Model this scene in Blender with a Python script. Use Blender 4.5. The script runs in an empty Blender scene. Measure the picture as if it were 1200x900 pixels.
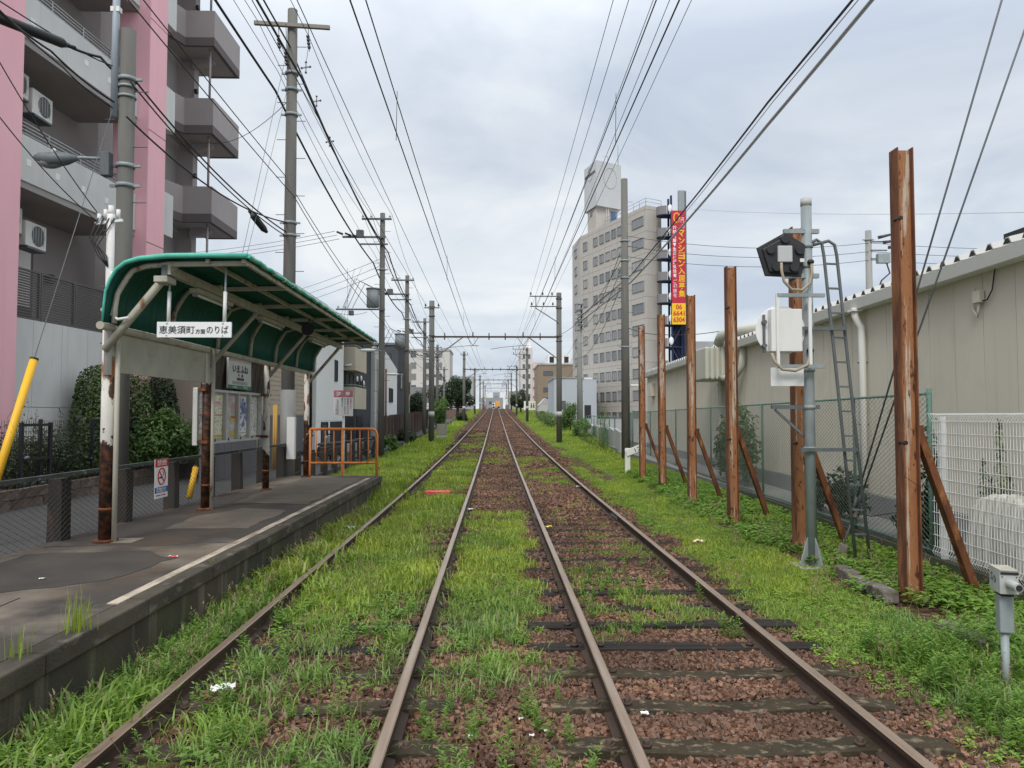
import bpy, math, random
import numpy as np
from mathutils import Vector, Matrix

scene = bpy.context.scene
R = math.radians
F_PX, HC = 880.0, 1.75            # focal length (photo pixels), eye height over the rail tops

# ---------------------------------------------------------------- camera
YAW = math.atan(19 / F_PX)
PITCH = math.atan(37 / F_PX)
cam_data = bpy.data.cameras.new('camera')
cam = bpy.data.objects.new('camera', cam_data)
scene.collection.objects.link(cam)
cam.location = (0, 0, HC)
cam.rotation_euler = (R(90) + PITCH, 0, -YAW)
cam_data.sensor_width = 36
cam_data.lens = 36 * F_PX / 1200
cam_data.clip_start = 0.05
cam_data.clip_end = 3000
scene.camera = cam

# ---------------------------------------------------------------- sky and sun (overcast)
SUN_EL, SUN_AZ = 46, 198          # azimuth clockwise from +y
world = bpy.data.worlds.new('World')
scene.world = world
world.use_nodes = True
nt = world.node_tree
nt.nodes.clear()
def wn(t, **k):
    n = nt.nodes.new(t)
    for a, b in k.items(): setattr(n, a, b)
    return n
wo = wn('ShaderNodeOutputWorld'); bg = wn('ShaderNodeBackground')
bg.inputs['Strength'].default_value = 0.1
sky = wn('ShaderNodeTexSky', sky_type='NISHITA', sun_disc=False)
sky.sun_elevation = R(SUN_EL); sky.sun_rotation = R(SUN_AZ)
tc = wn('ShaderNodeTexCoord'); sep = wn('ShaderNodeSeparateXYZ')
nt.links.new(tc.outputs['Generated'], sep.inputs[0])
zz = wn('ShaderNodeMath', operation='MAXIMUM'); nt.links.new(sep.outputs['Z'], zz.inputs[0]); zz.inputs[1].default_value = 0
za = wn('ShaderNodeMath', operation='ADD'); nt.links.new(zz.outputs[0], za.inputs[0]); za.inputs[1].default_value = 0.22
dx = wn('ShaderNodeMath', operation='DIVIDE'); nt.links.new(sep.outputs['X'], dx.inputs[0]); nt.links.new(za.outputs[0], dx.inputs[1])
dy = wn('ShaderNodeMath', operation='DIVIDE'); nt.links.new(sep.outputs['Y'], dy.inputs[0]); nt.links.new(za.outputs[0], dy.inputs[1])
cmb = wn('ShaderNodeCombineXYZ'); nt.links.new(dx.outputs[0], cmb.inputs[0]); nt.links.new(dy.outputs[0], cmb.inputs[1])
cmb.inputs[2].default_value = 3.7
n1 = wn('ShaderNodeTexNoise'); n1.inputs['Scale'].default_value = 1.5; n1.inputs['Detail'].default_value = 7; n1.inputs['Roughness'].default_value = 0.52
n1.inputs['Distortion'].default_value = 0.5
nt.links.new(cmb.outputs[0], n1.inputs['Vector'])
ramp = wn('ShaderNodeValToRGB'); cr = ramp.color_ramp
cr.elements[0].position = 0.34; cr.elements[0].color = (0.445, 0.495, 0.580, 1)
cr.elements[1].position = 0.66; cr.elements[1].color = (0.725, 0.745, 0.755, 1)
e = cr.elements.new(0.5); e.color = (0.575, 0.62, 0.67, 1)
nt.links.new(n1.outputs['Fac'], ramp.inputs[0])
# overcast sky, extra zenith brightness added to lift light on ground and walls
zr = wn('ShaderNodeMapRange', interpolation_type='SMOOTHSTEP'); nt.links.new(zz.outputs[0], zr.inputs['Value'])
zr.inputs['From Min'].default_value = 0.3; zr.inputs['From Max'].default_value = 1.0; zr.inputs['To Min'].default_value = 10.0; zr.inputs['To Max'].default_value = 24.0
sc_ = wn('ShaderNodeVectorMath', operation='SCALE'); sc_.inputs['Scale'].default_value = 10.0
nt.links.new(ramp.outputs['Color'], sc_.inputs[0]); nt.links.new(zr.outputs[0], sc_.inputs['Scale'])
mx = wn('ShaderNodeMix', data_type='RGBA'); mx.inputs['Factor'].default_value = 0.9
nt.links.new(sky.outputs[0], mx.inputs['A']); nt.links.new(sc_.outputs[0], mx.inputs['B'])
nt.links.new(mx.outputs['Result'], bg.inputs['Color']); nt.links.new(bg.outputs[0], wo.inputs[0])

sd = bpy.data.lights.new('sun', 'SUN'); sd.energy = 1.5; sd.angle = R(18); sd.color = (1.0, 0.95, 0.88)
sun = bpy.data.objects.new('sun', sd); scene.collection.objects.link(sun)
ce = math.cos(R(SUN_EL))
sv = Vector((math.sin(R(SUN_AZ)) * ce, math.cos(R(SUN_AZ)) * ce, math.sin(R(SUN_EL))))
sun.rotation_euler = sv.to_track_quat('Z', 'Y').to_euler()
sun.location = (0, -20, 60)
scene.view_settings.view_transform = 'Standard'
scene.view_settings.look = 'None'
scene.view_settings.exposure = 0.36
scene.view_settings.gamma = 1.0
scene.view_settings.use_curve_mapping = False
scene.cycles.max_bounces = 6
scene.cycles.transparent_max_bounces = 16

# ---------------------------------------------------------------- helpers: place, noise, mesh
_RM = cam.rotation_euler.to_matrix()
def P(px, py, d):
    """World point seen at photo pixel (px, py), d metres ahead along the tracks."""
    v = _RM @ Vector(((px - 600) / F_PX, (450 - py) / F_PX, -1))
    return Vector((0, 0, HC)) + v * (d / v.y)
def XZ(px, py, d):
    p = P(px, py, d); return p.x, p.z

_ZD = np.array([-30, 0, 14, 36, 62, 89, 135, 190, 240, 900.0])
_ZV = np.array([0, 0, 0, .17, .62, 1.15, 2.05, 3.45, 4.0, 4.0])
_m = np.gradient(_ZV, _ZD)
_m[[0, 1, 2, -1]] = 0
def Z(d):
    """Height of the rail tops at distance d."""
    d = np.clip(np.asarray(d, float), -29.9, 899.9)
    i = np.searchsorted(_ZD, d, side='right') - 1
    h = _ZD[i + 1] - _ZD[i]; t = (d - _ZD[i]) / h
    return (2*t**3 - 3*t**2 + 1)*_ZV[i] + (t**3 - 2*t**2 + t)*h*_m[i] + (-2*t**3 + 3*t**2)*_ZV[i+1] + (t**3 - t**2)*h*_m[i+1]
GZ = -0.15                        # ground below the rail top
def G(d): return float(Z(d)) + GZ

_lat = np.random.RandomState(7).rand(64, 64)
def vn(x, y):
    x = np.asarray(x, float); y = np.asarray(y, float)
    xi = np.floor(x).astype(int); yi = np.floor(y).astype(int)
    fx = x - xi; fy = y - yi; fx = fx*fx*(3-2*fx); fy = fy*fy*(3-2*fy)
    a = _lat[xi % 64, yi % 64]; b = _lat[(xi+1) % 64, yi % 64]; c = _lat[xi % 64, (yi+1) % 64]; d = _lat[(xi+1) % 64, (yi+1) % 64]
    return (a*(1-fx)+b*fx)*(1-fy) + (c*(1-fx)+d*fx)*fy

ORG = {}
def link(o): scene.collection.objects.link(o); return o
def props(o, label=None, cat=None, group=None, kind=None):
    if label: o['label'] = label
    if cat: o['category'] = cat
    if group: o['group'] = group
    if kind: o['kind'] = kind
    return o
def thing(name, label, cat, loc=(0, 0, 0), group=None):
    o = link(bpy.data.objects.new(name, None)); o.empty_display_size = 0.2
    o.location = loc; ORG[o] = Vector(loc)
    return props(o, label, cat, group)
def put(name, me, parent=None, loc=(0, 0, 0), rot=None):
    """One more object showing mesh me at world point loc."""
    o = link(bpy.data.objects.new(name, me))
    base = ORG.get(parent, Vector((0, 0, 0))) if parent else Vector((0, 0, 0))
    o.location = Vector(loc) - base
    ORG[o] = Vector(loc)
    if rot is not None: o.rotation_euler = rot
    if parent: o.parent = parent
    return o
def copy_thing(root, loc, label, rotz=None, group=None):
    c = root.copy(); link(c); c.location = loc; c['label'] = label; ORG[c] = Vector(loc)
    if rotz is not None: c.rotation_euler.z = rotz
    for ch in root.children:
        k = ch.copy(); link(k); k.parent = c
        for g in ch.children:
            q = g.copy(); link(q); q.parent = k
    return c

class MB:
    def __init__(s): s.v = []; s.f = []; s.sm = []
    def add(s, vs, fs, smooth=False):
        b = len(s.v); s.v += [tuple(v) for v in vs]; s.f += [tuple(b+i for i in f) for f in fs]; s.sm += [smooth]*len(fs); return s
    def box(s, x0, x1, y0, y1, z0, z1):
        return s.add([(x0,y0,z0),(x1,y0,z0),(x1,y1,z0),(x0,y1,z0),(x0,y0,z1),(x1,y0,z1),(x1,y1,z1),(x0,y1,z1)],
                     [(3,2,1,0),(4,5,6,7),(0,1,5,4),(1,2,6,5),(2,3,7,6),(3,0,4,7)])
    def hexa(s, b, t):
        """bottom four points counter-clockwise, top four."""
        return s.add(list(b)+list(t), [(3,2,1,0),(4,5,6,7),(0,1,5,4),(1,2,6,5),(2,3,7,6),(3,0,4,7)])
    def beam(s, p, q, w, h, up=(0,0,1)):
        p = Vector(p); q = Vector(q); d = (q-p).normalized(); up = Vector(up)
        if abs(d.dot(up)) > .98: up = Vector((1,0,0))
        a = d.cross(up).normalized(); b = a.cross(d)
        o = [a*(-w/2)-b*(h/2), a*(w/2)-b*(h/2), a*(w/2)+b*(h/2), a*(-w/2)+b*(h/2)]
        return s.add([p+k for k in o]+[q+k for k in o], [(0,1,2,3),(7,6,5,4),(4,5,1,0),(5,6,2,1),(6,7,3,2),(7,4,0,3)])
    def tube(s, pts, r, n=8, cap=True):
        pts = [Vector(p) for p in pts]; m = len(pts)
        rs = r if isinstance(r, (list, tuple)) else [r]*m
        t0 = (pts[1]-pts[0]).normalized()
        a = t0.cross(Vector((0,0,1)))
        if a.length < 1e-3: a = Vector((1,0,0))
        a.normalize(); vs = []
        for i in range(m):
            t = (pts[min(i+1,m-1)]-pts[max(i-1,0)]).normalized()
            a = (a - t*a.dot(t)).normalized(); b = t.cross(a)
            for k in range(n):
                w = 2*math.pi*k/n
                vs.append(pts[i] + (a*math.cos(w)+b*math.sin(w))*rs[i])
        fs = [(i*n+k, i*n+(k+1)%n, (i+1)*n+(k+1)%n, (i+1)*n+k) for i in range(m-1) for k in range(n)]
        s.add(vs, fs, True)
        if cap:
            b0 = len(s.v)-len(vs)
            s.f.append(tuple(b0+k for k in reversed(range(n)))); s.f.append(tuple(b0+(m-1)*n+k for k in range(n))); s.sm += [False, False]
        return s
    def prism(s, poly, mp):
        """poly: 2-D outline; mp(u, v, 0/1) gives the world point on the near and far face."""
        n = len(poly); vs = [mp(u,v,0) for u,v in poly]+[mp(u,v,1) for u,v in poly]
        return s.add(vs, [tuple(range(n)), tuple(reversed(range(n,2*n)))]+[(k,n+k,n+(k+1)%n,(k+1)%n) for k in range(n)])
    def ell(s, c, r, nu=12, nv=7):
        c = Vector(c); vs = []; fs = []
        for j in range(nv+1):
            ph = math.pi*j/nv
            for k in range(nu):
                th = 2*math.pi*k/nu
                vs.append((c.x+r[0]*math.sin(ph)*math.cos(th), c.y+r[1]*math.sin(ph)*math.sin(th), c.z+r[2]*math.cos(ph)))
        for j in range(nv):
            for k in range(nu): fs.append((j*nu+k,(j+1)*nu+k,(j+1)*nu+(k+1)%nu,j*nu+(k+1)%nu))
        return s.add(vs, fs, True)
    def mesh(s, name, m):
        me = bpy.data.meshes.new(name); me.from_pydata(s.v, [], s.f); me.materials.append(m)
        me.polygons.foreach_set('use_smooth', s.sm); me.update(); return me
    def part(s, name, m, parent, bevel=0, **k):
        """ONE mesh object under parent (points are given in world space)."""
        b = ORG[parent]; s.v = [(x-b.x, y-b.y, z-b.z) for x,y,z in s.v]
        o = link(bpy.data.objects.new(name, s.mesh(name, m))); o.parent = parent; ORG[o] = b
        if parent.parent: pass
        if bevel: bev(o, bevel)
        return props(o, **k)
    def top(s, name, m, loc, label=None, cat=None, group=None, kind=None, bevel=0):
        b = Vector(loc); s.v = [(x-b.x, y-b.y, z-b.z) for x,y,z in s.v]
        o = link(bpy.data.objects.new(name, s.mesh(name, m))); o.location = b; ORG[o] = b
        if bevel: bev(o, bevel)
        return props(o, label, cat, group, kind)
def bev(o, w):
    m = o.modifiers.new('bevel', 'BEVEL'); m.width = w; m.segments = 2; m.limit_method = 'ANGLE'; m.angle_limit = R(40)
    return o
def np_mesh(name, V, Fc, m, smooth=False):
    """Mesh from arrays: V (n,3), Fc (k,3) or (k,4)."""
    me = bpy.data.meshes.new(name); V = np.asarray(V, np.float32); Fc = np.asarray(Fc, np.int32)
    k, w = Fc.shape
    me.vertices.add(len(V)); me.vertices.foreach_set('co', V.ravel())
    me.loops.add(k*w); me.loops.foreach_set('vertex_index', Fc.ravel())
    me.polygons.add(k); me.polygons.foreach_set('loop_start', np.arange(0, k*w, w, dtype=np.int32))
    me.polygons.foreach_set('use_smooth', np.full(k, smooth))
    me.update(calc_edges=True); me.materials.append(m); return me
def text_mesh(s, m, box, extrude=0.002, bold=0.0, vertical=False):
    """Lettering laid out flat in x-y, stretched into box (w, h) with its lower left at 0."""
    c = bpy.data.curves.new('lettering', 'FONT'); c.body = '\n'.join(s) if vertical else s
    c.resolution_u = 2; c.extrude = extrude; c.offset = bold; c.align_x = 'CENTER' if vertical else 'LEFT'
    o = bpy.data.objects.new('lettering', c); link(o)
    dg = bpy.context.evaluated_depsgraph_get()
    me = bpy.data.meshes.new_from_object(o.evaluated_get(dg))
    bpy.data.objects.remove(o); bpy.data.curves.remove(c)
    co = np.empty(len(me.vertices)*3, np.float32); me.vertices.foreach_get('co', co); co = co.reshape(-1, 3)
    lo = co.min(0); hi = co.max(0); s_ = np.array(box)/np.maximum(hi-lo, 1e-6)[:2]
    co[:, 0] = (co[:, 0]-lo[0])*s_[0]; co[:, 1] = (co[:, 1]-lo[1])*s_[1]
    me.vertices.foreach_set('co', co.ravel()); me.update()
    me.materials.clear(); me.materials.append(m); return me
def letter(s, m, box, parent, origin, u, v=(0,0,1), name='lettering', vertical=False, extrude=0.002, bold=0.0):
    """Lettering on a sign: origin is its lower-left corner, u and v the reading and upward directions."""
    u = Vector(u).normalized(); v = Vector(v).normalized(); n = u.cross(v)
    me = text_mesh(s, m, box, extrude, bold, vertical=vertical)
    rot = Matrix((u, v, n)).transposed().to_euler()
    return put(name, me, parent, Vector(origin) + n*(extrude+0.001), rot)

# ---------------------------------------------------------------- materials
def M(name, col, rough=0.7, var=None, scale=(3,3,3), amt=0.5, bump=0.0, bscale=40, metal=0.0, lo=0.35, hi=0.65, extra=None, detail=5, spec=0.4):
    """Principled; var is a second colour mixed in by world-space noise (scale per axis)."""
    m = bpy.data.materials.new(name); m.use_nodes = True; t = m.node_tree; b = t.nodes['Principled BSDF']
    b.inputs['Roughness'].default_value = rough; b.inputs['Metallic'].default_value = metal
    b.inputs['Specular IOR Level'].default_value = spec
    b.inputs['Base Color'].default_value = (*col, 1)
    if var or bump or extra:
        g = t.nodes.new('ShaderNodeNewGeometry')
        if var:
            layers = [(var, scale, amt, lo, hi)] + (extra or [])
            prev = None
            for c2, s2, a2, l2, h2 in layers:
                mp = t.nodes.new('ShaderNodeMapping'); mp.inputs['Scale'].default_value = s2 if isinstance(s2, tuple) else (s2,)*3
                mp.inputs['Location'].default_value = (len(name)*1.7, sum(c2)*9, len(name)*.9)
                t.links.new(g.outputs['Position'], mp.inputs['Vector'])
                no = t.nodes.new('ShaderNodeTexNoise'); no.inputs['Scale'].default_value = 1; no.inputs['Detail'].default_value = detail
                no.inputs['Roughness'].default_value = 0.6
                t.links.new(mp.outputs[0], no.inputs['Vector'])
                mr = t.nodes.new('ShaderNodeMapRange'); mr.inputs['From Min'].default_value = l2; mr.inputs['From Max'].default_value = h2
                mr.inputs['To Max'].default_value = a2
                t.links.new(no.outputs['Fac'], mr.inputs['Value'])
                mi = t.nodes.new('ShaderNodeMix'); mi.data_type = 'RGBA'
                t.links.new(mr.outputs[0], mi.inputs['Factor'])
                if prev is None: mi.inputs['A'].default_value = (*col, 1)
                else: t.links.new(prev, mi.inputs['A'])
                mi.inputs['B'].default_value = (*c2, 1); prev = mi.outputs['Result']
            t.links.new(prev, b.inputs['Base Color'])
        if bump:
            nb = t.nodes.new('ShaderNodeTexNoise'); nb.inputs['Scale'].default_value = bscale; nb.inputs['Detail'].default_value = 4
            t.links.new(g.outputs['Position'], nb.inputs['Vector'])
            bu = t.nodes.new('ShaderNodeBump'); bu.inputs['Strength'].default_value = bump; bu.inputs['Distance'].default_value = 0.01
            t.links.new(nb.outputs['Fac'], bu.inputs['Height']); t.links.new(bu.outputs[0], b.inputs['Normal'])
    return m
def leaf_mat(name, c1, c2, c3=None, big=0.35, trans=0.35, patch=None):
    """Two-sided leaf: colour differs from leaf to leaf and in broad patches."""
    m = bpy.data.materials.new(name); m.use_nodes = True; t = m.node_tree; t.nodes.remove(t.nodes['Principled BSDF'])
    out = t.nodes['Material Output']; g = t.nodes.new('ShaderNodeNewGeometry')
    mi = t.nodes.new('ShaderNodeMix'); mi.data_type = 'RGBA'; mi.inputs['A'].default_value = (*c1, 1); mi.inputs['B'].default_value = (*c2, 1)
    t.links.new(g.outputs['Random Per Island'], mi.inputs['Factor'])
    no = t.nodes.new('ShaderNodeTexNoise'); no.inputs['Scale'].default_value = big; no.inputs['Detail'].default_value = 3
    t.links.new(g.outputs['Position'], no.inputs['Vector'])
    mr = t.nodes.new('ShaderNodeMapRange'); mr.inputs['From Min'].default_value = .38; mr.inputs['From Max'].default_value = .62
    t.links.new(no.outputs['Fac'], mr.inputs['Value'])
    m2 = t.nodes.new('ShaderNodeMix'); m2.data_type = 'RGBA'; t.links.new(mr.outputs[0], m2.inputs['Factor'])
    t.links.new(mi.outputs['Result'], m2.inputs['A']); m2.inputs['B'].default_value = (*(c3 or c2), 1)
    di = t.nodes.new('ShaderNodeBsdfDiffuse'); tr = t.nodes.new('ShaderNodeBsdfTranslucent'); gl = t.nodes.new('ShaderNodeBsdfGlossy')
    gl.inputs['Roughness'].default_value = .45; gl.inputs['Color'].default_value = (.5, .5, .5, 1)
    a = t.nodes.new('ShaderNodeMixShader'); a.inputs[0].default_value = trans
    b = t.nodes.new('ShaderNodeMixShader'); b.inputs[0].default_value = .06
    t.links.new(m2.outputs['Result'], di.inputs['Color']); t.links.new(m2.outputs['Result'], tr.inputs['Color'])
    t.links.new(di.outputs[0], a.inputs[1]); t.links.new(tr.outputs[0], a.inputs[2])
    t.links.new(a.outputs[0], b.inputs[1]); t.links.new(gl.outputs[0], b.inputs[2]); t.links.new(b.outputs[0], out.inputs['Surface'])
    return m

concrete = M('concrete', (.40,.40,.385), .85, (.27,.27,.26), (.8,.8,.35), .7, .25, 30, extra=[((.22,.21,.20), (2.5,2.5,.25), .35, .55, .75)])
concrete_wall = M('cast_concrete', (.66,.655,.635), .85, (.47,.47,.46), (.6,.6,.3), .75, .15, 25, extra=[((.2,.2,.2), (3,3,.2), .3, .58, .75)])
concrete_pole = M('pole_concrete', (.155,.150,.135), .85, (.10,.096,.088), (2,2,.3), .8, .25, 50, extra=[((.24,.23,.21), (5,5,.6), .5, .55, .75)])
pole_pale = M('pole_pale_concrete', (.30,.30,.28), .85, (.2,.2,.19), (2,2,.3), .8, .2, 50)
asphalt = M('asphalt', (.060,.059,.058), .9, (.042,.042,.042), (.6,.6,.6), .8, .5, 120)
deck_m = M('worn_platform_asphalt', (.048,.040,.034), .8, (.20,.165,.125), (.42,.42,1), .9, .6, 90, lo=.47, hi=.60,
           extra=[((.085,.055,.033), (.9,.7,1), .7, .50, .66), ((.026,.023,.021), (1.6,1.6,1), .75, .52, .68)])
wall_m = M('stained_platform_concrete', (.066,.052,.036), .92, (.030,.028,.022), (1.1,1.1,.8), .9, .6, 35, extra=[((.20,.165,.12), (5,5,.3), .7, .54, .72), ((.060,.068,.022), (1.5,1.5,2), .75, .50, .68)])
coping_m = M('coping_concrete', (.085,.070,.050), .95, (.030,.025,.019), (2.5,1.2,1), .9, .6, 60, extra=[((.22,.19,.15), (7,3,7), .6, .55, .70), ((.055,.062,.022), (3,2,3), .6, .54, .68)])
white_line_m = M('worn_white_line', (.46,.39,.30), .8, (.17,.13,.095), (6,2.2,6), .9, .3, 60, lo=.48, hi=.66)
rust = M('rust', (.18,.070,.033), .9, (.080,.030,.017), (5,5,1.2), 1, .5, 70, lo=.40, hi=.62, detail=7,
         extra=[((.30,.125,.05), (8,8,1.6), .75, .52, .66), ((.040,.016,.010), (12,12,2.2), .8, .58, .68)])
rust_web = M('rust_under_pale_paint', (.33,.145,.062), .85, (.50,.42,.34), (15,15,.7), 1, .5, 70, lo=.54, hi=.60, detail=7, extra=[((.27,.105,.042), (7,7,1.4), .8, .50, .62), ((.05,.022,.014), (24,24,7), .95, .57, .64)])
rust_dark = M('dark_rust', (.17,.062,.024), .88, (.06,.02,.01), (7,7,1.5), .9, .5, 60, extra=[((.36,.15,.055), (8,8,3), .8, .55, .7)])
rail_side = M('rail_steel_brown', (.070,.042,.029), .75, (.036,.021,.015), (8,2,8), .8, .3, 60, metal=.1)
rail_top = M('rail_head_worn', (.40,.305,.23), .36, (.26,.18,.125), (14,.9,14), .8, .1, 60, metal=.6)
sleeper_wood = M('sleeper_timber', (.018,.016,.015), .95, (.045,.038,.033), (1.2,18,6), .8, .8, 50, spec=.15)
sleeper_conc = M('sleeper_concrete', (.058,.046,.029), .95, (.028,.023,.016), (3,3,3), .8, .8, 60, extra=[((.24,.19,.13), (11,16,11), .75, .54, .66)], spec=.15)
ballast_m = M('ballast_stone', (.175,.105,.08), .9, (.085,.055,.045), (14,14,14), 1, .4, 80, lo=.42, hi=.58, extra=[((.27,.17,.13), (23,23,23), .8, .56, .62), ((.06,.045,.038), (.9,.9,.9), .6, .5, .7)])
galv = M('galvanised_steel', (.30,.335,.34), .55, (.21,.24,.25), (6,6,3), .8, .1, 60, metal=.1)
galv_dark = M('dull_steel', (.15,.165,.17), .6, (.10,.11,.12), (6,6,3), .8, metal=.3)
black = M('black_plastic', (.018,.019,.02), .5)
blackcab = M('cable_black', (.02,.02,.022), .6)
greycab = M('cable_grey', (.30,.30,.30), .6)
white = M('white_paint', (.74,.74,.72), .5, (.62,.62,.59), (3,3,1), .6)
white_clean = M('white_sheet', (.80,.80,.80), .45)
offwhite = M('dirty_offwhite_board', (.52,.50,.43), .8, (.38,.36,.29), (2.2,2.2,2.2), .8, .15, 40, extra=[((.17,.14,.10), (5,5,5), .5, .58, .75)])
cream_pipe = M('cream_paint', (.50,.475,.40), .55, (.36,.33,.26), (5,5,1.5), .8, extra=[((.20,.09,.035), (9,9,4), .9, .60, .68)])
canvas = leaf_mat('green_roof_sheet', (.019,.135,.103), (.019,.135,.103), (.014,.10,.08), .8, .07)
green_trim = M('turquoise_edge', (.10,.50,.38), .6, (.06,.36,.27), (5,5,5), .7)
brown_sheet = M('brown_corrugated_sheet', (.095,.078,.066), .7, (.06,.05,.045), (4,4,1), .8)
orange = M('orange_paint', (.80,.27,.07), .5, (.60,.18,.05), (4,4,3), .7, extra=[((.20,.07,.03), (14,14,8), .8, .62, .68)])
yellow = M('yellow_plastic', (.80,.44,.02), .5, (.62,.33,.02), (3,3,1), .6, extra=[((.12,.08,.03), (22,22,18), .8, .66, .70)])
pink = M('pink_tile_paint', (.90,.50,.55), .7, (.82,.43,.48), (.8,.8,.3), .7, .25, 90, extra=[((.68,.36,.40), (2.5,2.5,.15), .4, .58, .75)])
taupe = M('taupe_render', (.37,.335,.325), .85, (.31,.28,.275), (.7,.7,.3), .7, .2, 60)
taupe_dark = M('taupe_band', (.135,.115,.115), .85, (.11,.095,.095), (.7,.7,.3), .6)
recess = M('recess_wall', (.34,.315,.305), .85, (.28,.26,.25), (.8,.8,.3), .6)
beige_wall = M('beige_siding', (.635,.59,.495), .75, (.575,.53,.44), (.5,.5,.25), .7, .08, 60, extra=[((.36,.33,.27), (4.5,4.5,.14), .4, .56, .76), ((.40,.38,.31), (1.1,1.1,.9), .3, .56, .72)])
beige_trim = M('pale_trim', (.80,.79,.76), .6, (.72,.71,.67), (1,1,1), .6)
roof_metal = M('roof_sheet_pale', (.42,.41,.39), .55, (.33,.32,.30), (2,2,2), .6, metal=.2)
tower_m = M('tower_render', (.49,.46,.42), .85, (.43,.405,.37), (.12,.12,.1), .7, .05, 10, extra=[((.29,.26,.24), (.8,.8,.05), .4, .6, .75)])
glass = M('window_glass', (.10,.115,.125), .15, spec=.6)
glass_grey = M('curtained_glass', (.22,.235,.235), .25, (.17,.18,.185), (.3,.3,.3), .8)
dark = M('dark_opening', (.02,.021,.023), .6)
navy = M('navy_steel', (.016,.030,.075), .6, (.010,.020,.05), (2,2,2), .7)
red_sign = M('red_sign_face', (.46,.018,.045), .55)
yellow_sign = M('yellow_sign_face', (.80,.50,.02), .5)
white_ink = M('white_lettering', (.80,.78,.76), .6)
black_ink = M('black_lettering', (.025,.025,.03), .6)
green_fence = M('green_fence_paint', (.115,.21,.165), .6, (.08,.15,.12), (3,3,3), .7)
mesh_wire = M('chain_link_wire', (.13,.155,.14), .6)
mesh_dark = M('chain_link_dark', (.07,.068,.06), .7)
block_m = M('block_wall', (.085,.08,.062), .92, (.045,.045,.032), (2,2,2), .9, .5, 40, extra=[((.05,.065,.022), (1.2,1.2,1.2), .6, .5, .7)])
stone_m = M('planter_stone', (.16,.115,.09), .9, (.085,.062,.05), (5,5,5), .9, .7, 40)
post_dark = M('old_timber_post', (.034,.027,.022), .9, (.015,.013,.012), (8,8,1.5), .8, .6, 50, extra=[((.09,.05,.03), (8,8,2), .6, .6, .72)])
bark = M('bark', (.09,.07,.055), .95, (.05,.04,.03), (9,9,2), .8, .7, 40)
stem_m = M('green_stem', (.09,.12,.04), .8)
leaf_hedge = leaf_mat('hedge_leaf', (.045,.080,.026), (.105,.165,.050), (.13,.19,.055), 1.3, .25)
leaf_light = leaf_mat('light_leaf', (.085,.17,.035), (.16,.26,.06), (.07,.14,.03), 1.5, .3)
leaf_dark = leaf_mat('dark_leaf', (.018,.042,.016), (.040,.075,.025), (.030,.055,.018), .6, .25)
leaf_shrub = leaf_mat('shrub_leaf', (.035,.062,.022), (.075,.105,.038), (.05,.08,.03), 1.2, .25)
grass_m = leaf_mat('grass_blade', (.110,.195,.026), (.285,.395,.060), (.345,.43,.052), .75, .40)
grass_tall_m = leaf_mat('weed_blade', (.095,.190,.038), (.31,.44,.13), (.25,.39,.06), .8, .40)
clover_m = leaf_mat('clover_leaf', (.09,.20,.035), (.23,.38,.06), (.29,.43,.06), .7, .35)
straw_m = leaf_mat('dry_straw', (.20,.15,.075), (.36,.29,.16), (.26,.21,.10), .8, .3)
weed_m = leaf_mat('weed_leaf', (.095,.205,.032), (.225,.370,.065), (.19,.33,.045), 1.1, .35)
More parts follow.
